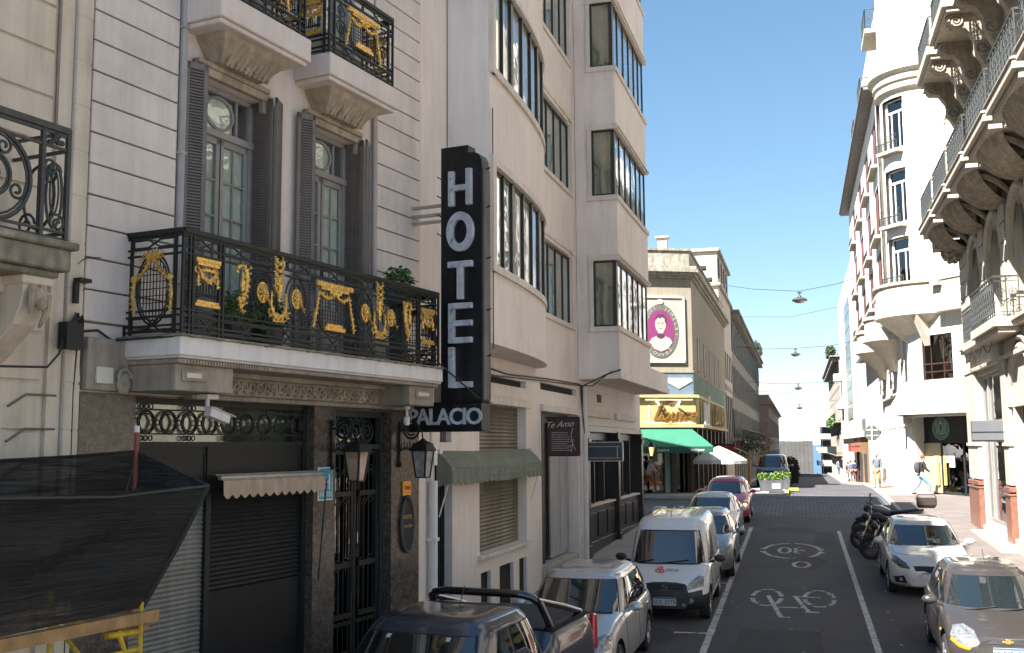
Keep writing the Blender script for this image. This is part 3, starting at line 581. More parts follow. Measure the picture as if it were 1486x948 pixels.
# small fixed or hanging things on the hotel ----------------------------------
def hw(n, s, z=0): x, y = xyz(HA, 10.3, n, s); return (x, y, z)
HR = -R(10.3)
def hthing(name, label, cat, group=None): return thing(name, label, cat, hw(0, 0), HR, group)
sc = hthing('scalloped_awning', 'rolled beige scalloped awning above the black shop shutter of the hotel', 'awning')
b = MB(); a0, a1 = -4.74, -2.72
b.quad((.03, a0, 3.74), (.03, a1, 3.74), (.16, a1, 3.66), (.16, a0, 3.66)); pts = []
N = 13
for i in range(N * 6 + 1):
    a = a0 + (a1 - a0) * i / (N * 6); pts.append((.165 + .012 * sin(i * 1.05), a, 3.50 - .05 * abs(sin(pi * i / 6)) ** .6))
for p, q in zip(pts, pts[1:]): b.quad((.16, p[1], 3.66), (.16, q[1], 3.66), q, p)
b.build('valance', mat('beige_canvas', (.50, .37, .27), .85, var=.15, scale=6, bump=.3, streak=.2), sc)
MB().tube([(.1, a0, 3.7), (.1, a1 + .04, 3.7)], .03, 8).build('roller_tube', STEEL, sc)
MB().tube([(.17, -2.70, 3.62), (.10, -2.76, 2.3)], .012, 6).build('arm', BLACKP, sc)
def plaque_text(M_, s, size, m, parent, **k):
    t = MB(); textmesh(t, s, size, M_, **k); return t.build('lettering', m, parent)
hp = hthing('hotel_plaque', 'turquoise wall plaque with a white H and the word HOTEL beside the hotel lantern', 'plaque')
hp_x = .036; c = -2.55
b = MB(); b.box(.03, .05, c - .17, c + .17, 3.33, 3.78); b.build('board', mat('white_enamel', (.75, .78, .78), .4), hp, bevel=.006)
MB().box(.05, .054, c - .15, c + .15, 3.35, 3.76).build('turquoise_field', mat('turquoise_enamel', (.03, .34, .42), .35, var=.08), hp)
Mh = lambda s, z, n=.058: MT((n, s, z), (0, 1, 0), (0, 0, 1))
plaque_text(Mh(c, 3.57), 'H', .30, mat('white_enamel', (.75, .78, .78)), hp, depth=.008); plaque_text(Mh(c, 3.41), 'HOTEL', .095, mat('white_enamel', (.7, .7, .7)), hp, depth=.008)
oq = hthing('number_plaque', 'small orange enamel house number plaque on the granite pilaster', 'plaque'); c = -.42
MB().box(.03, .06, c - .115, c + .115, 3.30, 3.52).build('board', mat('orange_enamel', (.85, .33, .015), .4, var=.08), oq, bevel=.006)
plaque_text(Mh(c, 3.42, .064), '1364', .09, mat('dark_red_paint', (.15, .02, .02)), oq, depth=.006); MB().box(.06, .063, c - .06, c + .06, 3.345, 3.352).build('underline', mat('dark_red_paint', (.15, .02, .02)), oq)
ovp = hthing('oval_plaque', 'tall black oval plaque in a carved frame with gilt lettering under the orange number', 'plaque'); c = -.42
b = MB(); b.disc((.03, c, 2.86), .17, 'x', .04, 28, rz=.39); b.build('panel', BLACKP, ovp); b = MB(); b.tube(arc((.06, c, 2.86), .18, 0, 2 * pi, n=30, rz=.40)[:-1], .03, 7, closed=True); b.blob((.07, c, 3.27), .05, .08, .05); b.build('frame', IRONG, ovp, smooth=True)
GOLDT = mat('gilt_letter', (.45, .33, .10), .5, metal=.4)
plaque_text(Mh(c, 2.98, .074), 'HOTEL', .085, GOLDT, ovp, depth=.006); plaque_text(Mh(c, 2.84, .074), 'PALACIO', .065, GOLDT, ovp, depth=.006)
def lantern(s, label):
    t = hthing('wall_lantern', label, 'lantern', 'black wall lanterns flanking the hotel door'); n = .46
    b = MB(); b.bar((.05, s, 3.75), (.05, s, 4.4), .03)
    for z in (3.78, 4.38): b.blob((.06, s, z), .035, .035, .05)
    b.tube(arc((.26, s, 4.30), .13, 0, 2 * pi, ax='y', n=22)[:-1], .018, 6, closed=True)
    b.tube([(.05, s, 4.3), (.13, s, 4.3)], .015, 6); b.tube([(n - .08, s, 4.33), (n - .02, s, 4.28), (n, s, 4.15)], .014, 6)
    b.tube([(x, s, z) for x, _, z in arc((.26, s, 4.30), .08, .5, 5.5, ax='y', n=16)], .012, 6); b.tube([(.05, s, 3.98), (.16, s, 4.03), (.24, s, 3.99), (.34, s, 4.05)], .014, 6)
    for i in range(5): b.tube([(.08 + i * .05, s, 4.0), (.09 + i * .05, s, 4.12 + .02 * (i % 2))], [.018, .006], 5)
    b.build('bracket', IRON, t, smooth=True)
    def ring(r, z): return [(n + r * cos(k * pi / 2 + pi / 4), s + r * sin(k * pi / 2 + pi / 4), z) for k in range(4)]
    r_ = MB(); r_.loft([ring(.20, 3.98), ring(.21, 4.0), ring(.15, 4.09), ring(.05, 4.14), ring(.02, 4.17)]); r_.loft([ring(.115, 3.58), ring(.12, 3.6)]); r_.build('cap', IRON, t)
    MB().loft([ring(.105, 3.6), ring(.165, 3.98)]).build('glass', mat('amber_lantern_glass' if s < -1 else 'clear_lantern_glass', (.34, .22, .15) if s < -1 else (.30, .29, .25), .1, var=.35, scale=9, bump=0, spec=.7), t)
    f = MB()
    for k in range(4): f.bar(ring(.107, 3.6)[k], ring(.168, 3.98)[k], .022)
    f.build('frame', IRON, t)
lantern(-2.42, 'black wall lantern with an amber pane at the left of the hotel door'); lantern(-.64, 'black wall lantern with a clear pane right of the hotel door')
cc = hthing('security_camera', 'white security camera under the left end of the hotel balcony', 'camera')
b = MB(); b.box(.45, .6, -5.55, -5.37, 4.58, 4.63); b.tube([(.52, -5.46, 4.58), (.52, -5.46, 4.42)], .025, 8); b.build('mount', WHITE, cc)
b = MB(); b.box(-.05, .05, -.07, .26, -.045, .05); b.box(-.065, .065, -.09, .34, .05, .062); b.xf(Matrix.Translation((.55, -5.42, 4.42)) @ Matrix.Rotation(R(-14), 4, 'X')); b.build('housing', WHITE, cc, bevel=.008); MB().disc((.55, -5.16, 4.355), .035, 'y', .01).build('lens', DARK, cc)
cc2 = hthing('security_camera', 'small white pendant security camera at the right end under the hotel balcony', 'camera')
b = MB(); b.lathe([(.05, 4.64), (.05, 4.6), (.02, 4.58), (.02, 4.5), (.045, 4.48), (.05, 4.4), (.035, 4.36)], .45, -1.1, 12); b.build('housing', WHITE, cc2, smooth=True)
sm = hthing('security_camera', 'tiny black camera bracket on the hotel corner left of the balcony', 'camera'); b = MB(); b.box(.03, .14, -6.93, -6.78, 5.72, 5.76); b.box(.06, .1, -6.95, -6.9, 5.5, 5.72); b.tube([(.04, -6.9, 5.9), (.05, -6.8, 5.98), (.05, -6.6, 6.02)], .006, 4); b.build('housing', IRON, sm)
jb = hthing('junction_box', 'dusty black cable junction box on the corner left of the hotel balcony', 'box'); b = MB(); b.box(.02, .14, -7.07, -6.86, 5.03, 5.3); b.build('case', IRON, jb); cb = MB()
for i in range(9): cb.tube([(.08 + .02 * random.random(), -7.0 + .1 * random.random(), 5.3), (.12, -7.0 + .15 * random.random(), 5.36 + .05 * random.random()), (.05, -6.85 + .1 * random.random(), 5.3)], .008, 4)
cb.tube([(.06, -6.86, 5.22), (.05, -6.6, 5.26), (.05, -6.4, 5.17), (.86, -6.25, 5.2)], .014, 5); cb.tube([(.05, -6.85, 5.2), (.04, -6.88, 4.6), (.04, -6.86, 2)], .010, 5); cb.tube([(.05, -6.80, 5.2), (.03, -6.81, 4.6), (.03, -6.80, 2)], .010, 5); cb.tube([(.07, -7.05, 5.15), (.3, -7.3, 4.95), (.5, -7.6, 4.8), (.5, -8.6, 4.75)], .012, 5)
cb.build('cable_tangle', CABLE, jb)
# plant on the balcony, tubs behind the railing
def bush(name, label, cat, loc, rx, ry, rz, n, m, leaf=.05, group=None, pot=None, kind=None):
    t = thing(name, label, cat, loc, 0, group); b = MB()
    for i in range(n):
        while True:
            p = Vector((random.uniform(-1, 1), random.uniform(-1, 1), random.uniform(-1, 1)))
            if .25 < p.length < 1: break
        p = Vector((p.x * rx, p.y * ry, p.z * rz + rz)); a = Vector((random.gauss(0, 1), random.gauss(0, 1), random.gauss(0, .6))).normalized() * leaf; c = Vector((random.gauss(0, 1), random.gauss(0, 1), random.gauss(0, 1))).normalized() * leaf * .5
        b.quad(p - a, p + c, p + a, p - c)
    b.build('foliage', m, t)
    return t
pb_ = bush('potted_plant', 'small green shrub in a dark tub at the right end of the hotel balcony', 'plant', hw(.45, -1.35, 6.25), .22, .30, .22, 500, LEAF, .045)
MB().box(-.15, .15, -.28, .28, -.16, .12).build('tub', IRONG, pb_); MB().box(-.1, .1, -.1, .1, -1.04, -.16).build('stand', IRONG, pb_)
for s, wd_ in ((-4.9, .3), (-4.3, .35)):
    q = bush('potted_plant', 'dark green plant in a low pot behind the %s of the hotel railing' % ('left part' if s < -4.5 else 'left middle part'), 'plant', hw(.42, s, 5.36), .25, wd_, .26, 350, LEAF, .05, 'plants on the hotel balcony'); MB().lathe([(.16, -.13), (.2, .12)], 0, 0, 10).build('pot', DKGREY, q)
# ---------------------------------------------------- the vertical sign
sg = hthing('vertical_hotel_sign', 'tall black blade sign with white letters spelling HOTEL above the word PALACIO', 'sign')
SB = mat('sign_black', (.018, .018, .023), .35, metal=.2, var=.35, scale=5, bump=.15, streak=.5); SL = mat('sign_letter', (.60, .60, .64), .5, var=.18, scale=9, bump=.3, streak=.3)
s0, s1 = -.38, -.12
b = MB(); b.ext([(.62, 4.72), (1.34, 4.72), (1.34, 8.35), (1.33, 8.45), (1.29, 8.53), (1.22, 8.57), (1.10, 8.58), (1.10, 8.70), (.62, 8.70)], 'y', s0, s1); b.build('upright_box', SB, sg, bevel=.008)
b = MB(); b.box(.08, 1.33, s0 - .02, s1 + .02, 4.29, 4.70); b.box(.06, 1.35, s0 - .03, s1 + .03, 4.70, 4.72); b.box(.08, 1.35, s0 - .03, s1 + .03, 4.27, 4.29); b.build('lower_box', SB, sg, bevel=.008)
b = MB(); b.box(1.34, 1.36, s0 + .02, s1 - .02, 4.75, 8.3); b.build('edge_strip', mat('sign_edge', (.16, .145, .13), .7, var=.3, streak=.4), sg)
Ms = lambda n, z: MT((n, s0 - .02, z), (1, 0, 0), (0, 0, 1))
def letterbox(ch, zc, hgt, n=.985):
    t = MB(); W = .40; h = hgt / 2; st = .095; y0, y1 = s0 - .075, s0 - .001
    def bx(a, b_, c, d): t.box(n + a, n + b_, y0, y1, zc + c, zc + d)
    if ch == 'H': bx(-.2, -.2 + st, -h, h - .02); bx(.2 - st, .2, -h, h); bx(-.2 + st, .2 - st, -.05, .04)
    if ch == 'O': t.disc((n, y0, zc), .235, 'y', y1 - y0, 30, rz=h + .01, r2=.125, rz2=h - .115)
    if ch == 'T': bx(-.21, .21, h - st, h); bx(-.05, .05, -h, h - st)
    if ch == 'E': bx(-.2, -.2 + st, -h, h); bx(-.2 + st, .2, h - .085, h); bx(-.2 + st, .2, -.045, .04); bx(-.2 + st, .2, -h, -h + .085)
    if ch == 'L': bx(-.2, -.2 + st, -h, h); bx(-.2 + st, .2, -h, -h + .09)
    t.build('letter', SL, sg, bevel=.006)
    st_ = MB()
    for i in range(3): x, zz = n + random.uniform(-.17, -.13), zc + random.uniform(-h * .8, h * .8); st_.tube([(x, y0 - .002, zz), (x + .02, y0 - .02, zz + .03), (x + .05, y0 - .01, zz + .04)], .004, 4)
    st_.build('neon_stub', CABLE, sg)
for ch, za, zb in zip('HOTEL', (8.31, 7.63, 6.87, 6.22, 5.55), (7.74, 7.03, 6.28, 5.61, 4.93)): letterbox(ch, (za + zb) / 2, za - zb)
t = MB(); textmesh(t, 'PALACIO', .345, MT((.71, s0 - .04, 4.485), (1, 0, 0), (0, 0, 1)), depth=.03, spacing=.88, bold=.006); t.build('letter', SL, sg)
b = MB()
for z in (7.55, 7.66, 7.80): b.box(.0, .64, -.30, -.20, z, z + .035)
b.box(-.0, .03, -.34, -.14, 7.5, 7.86); MB().tube([(.82, -.84, 5.3), (1.32, s0 - .05, 4.75)], .014, 5).build('stay_rod', IRON, sg); b.box(.48, .62, -.34, -.18, 4.72, 5.0)
b.build('bracket', STEEL, sg)
b = MB()
for z in (5.4, 6.1, 6.9, 7.7, 8.3): b.tube([(1.34, -.25, z), (1.42, -.25, z + .03)], .012, 5)
for z in (8.2, 7.9, 7.6, 7.3): b.tube([(.62, -.33, z), (.55, -.38, z + .05)], .010, 4)
b.build('fixing_bolt', IRON, sg)
# ============================================================ HOUSE A (far left)
ha = facade('stone_house', 'pale stone-rendered house with a heavy scrolled iron balcony left of the hotel', 'house', HA, 10.3)
b = MB(); b.box(-12, -.04, -22, -7.17, .2, 23); b.box(-12, -.02, -7.17, -6.79, .2, 19); b.build('wall', STU_A, ha)
b = MB(); b.box(-.02, .04, -6.985, -6.80, .2, 18.9)
z = .9
while z < 14:
    b.box(-.04, -.012, -9.4, -7.22, z + .012, z + .46); b.box(-.02, .045, -6.99, -6.795, z + .006, z + .33 * 1.42 - .0); z += .475
b.build('course', STU_A, ha, bevel=.008)
pl = MB(); pl.box(-.035, .0, -7.165, -7.0, .2, 18.9); pl.build('return', STU_A, ha)
sl_ = MB(); sl_.box(0, .78, -12, -7.62, 5.66, 5.86); sl_.box(0, .83, -12, -7.57, 5.86, 5.93); sl_.box(0, .7, -12, -7.68, 5.6, 5.66); slb = sl_.build('balcony_slab', STU_M, ha, bevel=.015)
cb = MB(); cb.ext([(0, 5.6), (.62, 5.6), (.62, 5.45), (.58, 5.3), (.5, 5.16), (.3, 5.0), (.12, 4.86), (0, 4.8)], 'y', -8.0, -7.74); cb.box(0, .66, -8.04, -7.70, 5.52, 5.6); cb.box(0, .4, -12, -8.0, 5.45, 5.6); cb.build('corbel', STU_A, ha, bevel=.012)
cb = MB(); cb.blob((.66, -7.87, 5.4), .06, .09, .1); cb.blob((.70, -7.87, 5.34), .05, .05, .06); cb.tube([(.62, -7.82, 5.5), (.68, -7.78, 5.42), (.66, -7.78, 5.25), (.6, -7.8, 5.14)], [.03, .04, .035, .015], 7); cb.tube([(.62, -7.92, 5.5), (.68, -7.95, 5.42), (.66, -7.95, 5.25)], [.03, .04, .02], 7)
for i in range(26): a = random.uniform(-8.8, -8.05); zz = random.uniform(5.0, 5.45); cb.tube([(.3, a, zz), (.34, a + random.uniform(-.06, .06), zz + .05), (.3, a + random.uniform(-.1, .1), zz + random.uniform(.02, .12))], [.02, .03, .008], 5)
cb.build('lion_head_carving', STU_C, ha, smooth=True)
ar = MB(); ar.tube([(-.0, -7.72 - 1.2 + 1.2 * cos(t), 3.1 + 1.25 * sin(t)) for t in [i * pi / 24 for i in range(25)]], .06, 6); ar.tube([(0, -7.72, 3.1), (0, -7.72, .5)], .06, 6); ar.build('arch_moulding', STU_A, ha)
MB().add([(-.008, -8.92 + 1.15 * cos(t), 3.1 + 1.2 * sin(t)) for t in [i * pi / 24 for i in range(25)]] + [(-.008, -10.07, .3), (-.008, -7.77, .3)], [tuple(range(27))]).build('arched_door', GREYD, ha)
ck = MB(); rnd = random.Random(3); p = [-.012, -7.20, 13.5]
pts = []
while p[2] > 7.1: pts.append((-.006, p[1] + rnd.uniform(-.008, .008), p[2])); p[2] -= .12
ck.tube(pts, .008, 4)
for s_, zz in ((-7.05, 4.57), (-7.05, 4.24), (-7.05, 3.92)): ck.tube([(-.0, s_, zz), (-.0, s_ - .35, zz + .0), (-.0, s_ - .55, zz - .12)], .012, 5)
ck.build('crack', GR, ha)
ri = MB(); na = .72
def Ta(a, h, o=0): return (na + o, -7.66 - a, h)
L_ = 3.2
for h, w_ in ((6.98, .06), (6.93, .03), (6.80, .025), (6.02, .025), (5.96, .02)): ri.bar(Ta(0, h), Ta(L_, h), w_)
for a in (.0, .28, 1.5, 1.78, 3.0): ri.bar(Ta(a, 5.93), Ta(a, 7.0), .04)
for c in (.80, 2.3):
    for r_, w_ in ((.40, .022), (.36, .012), (.19, .018), (.16, .01)): circ(ri, Ta, c, 6.42, r_, w=w_, n=30)
    ri.disc(Ta(c, 6.42, -.01), .06, 'x', .05, 14)
    for i in range(4): t = i * pi / 2 + .4; scr(ri, Ta, c + .28 * cos(t), 6.42 + .28 * sin(t), .08, .02, t, 1.3, w=.014)
for a in (.14, 1.64):
    circ(ri, Ta, a, 6.35, .09, .30, w=.014); circ(ri, Ta, a, 6.38, .05, .2, w=.01); scr(ri, Ta, a - .05, 6.1, .09, .02, 0, 1.5, w=.014); scr(ri, Ta, a + .05, 6.62, .08, .02, pi, 1.5, w=.014)
    for k in range(7): ri.blob(Ta(a + random.uniform(-.09, .09), 6.88 + random.uniform(-.05, .04)), .03, .035, .03, 6, 4)
for a in (0.,):
    def Tb(q, h, o=0): return (q, -7.66, h)
    for h in (6.98, 6.80, 6.02): ri.bar(Tb(0, h), Tb(na, h), .03)
    circ(ri, Tb, .36, 6.4, .2, .3, w=.016); scr(ri, Tb, .2, 6.15, .12, .02, 0, 1.5, w=.014); scr(ri, Tb, .52, 6.6, .12, .02, 0, 1.5, w=.014); ri.bar(Tb(.36, 5.95), Tb(.36, 6.95), .025)
ri.build('railing', IRONG, slb)
# ============================================================ scaffold fan with black netting
fan = hthing('scaffold_fan', 'black mesh protection fan on yellow scaffold over the pavement at the left', 'scaffold')
NETM = bpy.data.materials.new('black_net'); NETM.use_nodes = True; n_ = NETM.node_tree; bs = n_.nodes['Principled BSDF']; bs.inputs['Base Color'].default_value = (.010, .011, .013, 1); bs.inputs['Roughness'].default_value = .8
tc = n_.nodes.new('ShaderNodeTexCoord'); mp = n_.nodes.new('ShaderNodeMapping'); mp.inputs['Scale'].default_value = (1, 1, 22); n_.links.new(tc.outputs['Object'], mp.inputs[0]); nz = n_.nodes.new('ShaderNodeTexNoise'); nz.inputs['Scale'].default_value = 2.2; nz.inputs['Detail'].default_value = 8; n_.links.new(mp.outputs[0], nz.inputs['Vector'])
mr = n_.nodes.new('ShaderNodeMapRange'); mr.inputs[1].default_value = .3; mr.inputs[2].default_value = .75; mr.inputs[3].default_value = .985; mr.inputs[4].default_value = .84; n_.links.new(nz.outputs[0], mr.inputs[0]); n_.links.new(mr.outputs[0], bs.inputs['Alpha']); m5 = n_.nodes.new('ShaderNodeMapRange'); m5.inputs[1].default_value = .35; m5.inputs[2].default_value = .7; m5.inputs[3].default_value = .003; m5.inputs[4].default_value = .022; n_.links.new(nz.outputs[0], m5.inputs[0]); n_.links.new(m5.outputs[0], bs.inputs['Base Color']); bpn = n_.nodes.new('ShaderNodeBump'); bpn.inputs['Distance'].default_value = .03; bpn.inputs['Strength'].default_value = .6; n_.links.new(nz.outputs[0], bpn.inputs['Height']); n_.links.new(bpn.outputs[0], bs.inputs['Normal'])
def sheetgrid(P00, P10, P11, P01, nu, nv, sag, seed=0):
    rr = random.Random(seed); b = MB(); P = [Vector(p) for p in (P00, P10, P11, P01)]; nn = (P[1] - P[0]).cross(P[3] - P[0]).normalized(); vs = []
    for j in range(nv + 1):
        for i in range(nu + 1):
            u, v = i / nu, j / nv; q = P[0] * (1 - u) * (1 - v) + P[1] * u * (1 - v) + P[2] * u * v + P[3] * (1 - u) * v
            e = sin(pi * u) * sin(pi * v); q = q + nn * (sag * e + .045 * e * sin(u * 13 + v * 5 + seed) + .03 * e * sin(u * 5 - v * 9) + .02 * rr.uniform(-1, 1) * e + .018 * e * sin(u * 60 + 3 * v) + .05 * e * sin(v * 14 + 4 * u)) + Vector((0, 0, -.25 * abs(sag) * sin(pi * u) * (v > .9))); vs.append(q)
    return b.add(vs, [(j * (nu + 1) + i, j * (nu + 1) + i + 1, (j + 1) * (nu + 1) + i + 1, (j + 1) * (nu + 1) + i) for j in range(nv) for i in range(nu)])
BRp, TRp, BLp, TLp = (1.5, -7.34, 2.65), (2.0, -7.10, 3.71), (1.5, -9.6, 2.62), (2.0, -9.9, 3.72)
sheetgrid(BRp, BLp, TLp, TRp, 26, 12, .07, 1).build('front_net', NETM, fan, smooth=True)
APX = (.95, -6.90, 4.02); sheetgrid((1.5, -7.34, 2.65), TRp, APX, (.3, -6.75, 2.6), 14, 12, .05, 2).build('side_net', NETM, fan, smooth=True)
sheetgrid((.3, -6.75, 2.6), APX, (.5, -9.9, 3.9), (.3, -9.9, 2.6), 14, 12, -.04, 3).build('back_net', NETM, fan, smooth=True)
b = MB(); b.tube([TRp, (1.6, -7.02, 3.82), (1.2, -6.93, 3.86), APX, (.6, -7.8, 3.95), (.5, -9.9, 3.9)], .017, 6); b.tube([TRp, (2.0, -8.2, 3.66), TLp], .014, 6); b.tube([BRp, (1.77, -7.2, 3.2), TRp], .02, 6); b.build('edge_rope', CABLE, fan)
b = MB(); b.box(1.47, 1.56, -10.5, -7.2, 2.52, 2.62); b.box(.1, 1.5, -7.36, -7.26, 2.45, 2.5); b.build('plank', WOOD, fan)
YS = mat('yellow_scaffold_paint', (.62, .40, .02), .5, var=.3, scale=8, bump=.2, streak=.3)
for s_ in (-7.36, -9.0):
    for nn_ in (1.5, .4):
        MB().tube([(nn_, s_, .4), (nn_, s_, 2.75)], .025, 8).build('standard', YS, fan)
b = MB(); b.tube([(1.5, -7.36, 1.9), (1.5, -7.62, 2.5)], .022, 8); b.tube([(1.5, -7.36, 1.6), (.4, -7.36, 2.5)], .022, 8); b.tube([(1.5, -9.0, 2.3), (1.5, -7.36, 2.3)], .02, 8); b.tube([(1.5, -7.4, 2.45), (1.5, -7.75, 2.47)], .03, 8); b.build('brace', YS, fan)
b = MB(); b.tube([(.95, -6.92, 2.5), (.95, -6.92, 4.2)], .025, 8); b.build('red_pole', mat('red_pole_paint', (.22, .05, .04), .6, var=.3), fan); MB().tube([(.95, -6.92, 4.2), (.95, -6.92, 4.26)], .027, 8).build('pole_tip', WHITE, fan)
# ============================================================ CREAM APARTMENT BUILDING with the rounded and the boxed bay
b2 = facade('apartment_building', 'cream modernist apartment building with a rounded bay and a boxed corner bay of ribbon windows', 'building', HA, 1.2)
BANDS = [(7.16, 8.92), (10.68, 12.48), (14.24, 16.04), (17.8, 19.4)]
TOP = 20.2
w = MB()
g_ops = [(.75, 1.62, .5, 3.95), (1.0, 1.58, 4.12, 4.45), (3.13, 6.4, 2.05, 4.86), (3.2, 3.80, .7, 1.72), (4.38, 5.35, .7, 1.72), (5.78, 6.35, .7, 1.72), (7.68, 11.45, .6, 4.84), (12.2, 21.3, 1.0, 4.6), (3.86, 6.4, 5.28, 5.42), (7.64, 11.35, 5.33, 5.50)]
wallskin(w, .02, 21.4, .3, 5.8, 0, g_ops, .38)
up = [(7.85, 10.98, a, b) for a, b in BANDS]
wallskin(w, .02, 11.55, 5.8, TOP, 0, up, .25)
w.box(-12, -.40, 0, 21.4, .3, TOP); w.box(-.40, -.01, 11.5, 21.4, 5.8, TOP); w.box(-.40, -.01, 21.3, 21.395, .3, 5.8)
w.quad((0, 21.4, .3), (-12, 21.4, .3), (-12, 21.4, TOP), (0, 21.4, TOP))
w.build('wall', STU_B, b2)
def plan(t, off=0):                              # curved bay outline
    if t < 0: return (.8 + off, 1.40 + t)
    a = sin(t * pi / 2); return ((.8 + off) * max(0, 1 - a ** 2.5) ** .5, 1.40 + 5.9 * a)
TT = [0, .05, .1, .15, .2, .25, .3, .36, .42, .48, .54, .6, .66, .72, .78, .84, .9, .95, 1]
def bayband(mb, za, zb, off=0, t0=0., t1=1., close=True, und=False):
    ts = [t for t in TT if t0 <= t <= t1]
    pts = [plan(t, off) for t in ts]
    if t0 == 0 and close: pts = [(.02, 1.33 - off), (.74 + off, 1.33 - off), (.785 + off, 1.345 - off)] + pts
    for p, q in zip(pts, pts[1:]): mb.quad((*p, za), (*q, za), (*q, zb), (*p, zb))
    if und:
        for z in (za, zb): mb.add([(0, p[1], z) for p in pts] + [(*p, z) for p in pts], [(i, i + 1, len(pts) + i + 1, len(pts) + i) for i in range(len(pts) - 1)])
b = MB(); zs = [5.98] + [z for q in BANDS for z in q] + [TOP]
for i in range(0, len(zs), 2): bayband(b, zs[i], zs[i + 1])
for za, zb in BANDS:
    for p, q in (((.02, 1.33), (.74, 1.33)), ((.74, 1.33), (.785, 1.345)), ((.785, 1.345), plan(0)), (plan(0), plan(.03))): b.quad((*p, za), (*q, za), (*q, zb), (*p, zb))
bayband(b, 5.78, 5.98, .03, und=True); b.build('rounded_bay', STU_B, b2, smooth=True, angle=30)
b = MB()
for za, zb in BANDS:
    for a, c, o in ((zb, zb + .05, .05), (zb + .05, zb + .11, .035), (zb + .11, zb + .16, .02), (za - .13, za, .06)): bayband(b, a, c, o, close=False, und=True); 
    b.box(.80, .86, 1.40, 1.52, za - .13, zb + .16); b.box(.70, .86, 1.34, 1.40, za - .13, zb + .16)
bt = b.build('bay_trim', STU_T, b2, smooth=True, angle=30)
for za, zb in BANDS:
    f = MB(); f.quad
    ts = [.03 + .97 * i / 40 for i in range(41)]
    gl = MB(); pp_ = [plan(t, -.07) for t in ts]
    for p, q in zip(pp_, pp_[1:]): gl.quad((*p, za), (*q, za), (*q, zb), (*p, zb))
    for z in (za, zb - .05):
        for p, q in zip(pp_, pp_[1:]): f.quad((p[0] + .02, p[1], z), (q[0] + .02, q[1], z), (q[0] + .02, q[1], z + .05), (p[0] + .02, p[1], z + .05))
    for s_, w_ in ((1.54, .06), (2.25, .035), (2.9, .14), (3.7, .04), (4.5, .05), (5.3, .08), (6.2, .05)):
        t = math.asin(min(1, (s_ - 1.4) / 5.9)) * 2 / pi; p = plan(t, -.06); f.box(p[0] - .03, p[0] + .035, p[1] - w_ / 2, p[1] + w_ / 2, za, zb)
    fo = f.build('window_frame', WFRAME, b2); gl.build('pane', GLS, fo, smooth=True)
    i_ = MB(); 
    for k_ in range(20):
        q0, q1 = plan(.03 + .045 * k_, -.16), plan(.03 + .045 * k_ + .041, -.16); i_.quad((*q0, za + .02), (*q1, za + .02), (*q1, zb), (*q0, zb))
    i_.build('blind', mat('pale_blind', (.60, .60, .54), .8, var=.35, scale=1.2, bump=0), fo)
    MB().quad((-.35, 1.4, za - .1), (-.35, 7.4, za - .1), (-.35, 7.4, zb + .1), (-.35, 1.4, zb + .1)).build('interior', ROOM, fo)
def ribbon(parent, n, a, b_, za, zb, muls, blind=True, dn=-.13, wf=.05, fr=WFRAME, gl=None, ax='y', c=0):
    "ribbon window in plane n between a and b_ (along s), or across a bay side when ax='x'"
    f = MB()
    def bx(p, q, z0, z1, d0=-.025, d1=.025):
        if ax == 'y': f.box(n + dn + d0, n + dn + d1, p, q, z0, z1)
        else: f.box(p, q, c + d0, c + d1, z0, z1)
    bx(a, b_, za, za + wf); bx(a, b_, zb - wf, zb); bx(a, a + wf, za, zb); bx(b_ - wf, b_, za, zb)
    for m in muls: bx(m - wf * .4, m + wf * .4, za, zb)
    fo = f.build('window_frame', fr, parent); p = MB()
    if ax == 'y': p.box(n + dn - .008, n + dn, a, b_, za, zb)
    else: p.box(a, b_, c - .004, c + .004, za, zb)
    p.build('pane', gl or GLS, fo)
    if blind and ax == 'y':
        bl = MB(); bl.box(n + dn - .15, n + dn - .14, a + .03, b_ - .03, za, zb); bl.build('blind', mat('grey_blind', (.60, .61, .56), .8, var=.25, scale=1.2, bump=0), fo)
    return fo
for za, zb in BANDS:
    ribbon(b2, 0, 7.85, 10.98, za, zb, (8.75, 9.5, 10.25), dn=-.08)
t = MB()
for za, zb in BANDS: t.box(0, .045, 7.6, 11.14, za - .12, za); t.box(.0, .03, 10.98, 11.12, za, zb + .12); t.box(0.001, .06, 7.6, 11.12, zb + .1, zb + .2); t.box(0, .04, 7.6, 10.6, zb, zb + .1)
t.box(-.0, .012, 11.3, 11.32, 5.8, TOP); t.build('window_trim', STU_T, b2, bevel=.008)
# boxed bay
b = MB(); bz = [5.95] + [z for q in BANDS for z in q] + [TOP]
for i in range(0, len(bz), 2): b.box(0, 1.13, 11.56, 16.7, bz[i], bz[i + 1])
for za, zb in BANDS: b.box(0, .42, 11.56, 16.7, za, zb); b.box(.42, .98, 12.3, 16.6, za, zb) if False else None
b.box(0, 1.16, 11.54, 20.6, 5.78, 5.96); b.box(1.03, 1.13, 16.7, 20.5, 5.96, 6.42); b.box(0, 1.0, 20.4, 20.5, 5.96, 6.42); b.box(-.0, 1.3, 11.4, 17.0, 19.75, 19.95) if False else None
b.build('boxed_bay', STU_B, b2, bevel=.012)
t = MB()
for za, zb in BANDS:
    t.box(.32, 1.17, 11.515, 11.56, zb, zb + .16); t.box(.32, 1.17, 11.515, 11.56, za - .14, za); t.box(.34, .46, 11.515, 11.56, za, zb)
    t.box(1.13, 1.17, 11.56, 16.78, zb, zb + .16); t.box(1.13, 1.175, 11.56, 16.78, za - .14, za); t.box(1.13, 1.21, 11.56, 16.8, zb + .06, zb + .11)
t.build('bay_trim', STU_T, b2, bevel=.008)
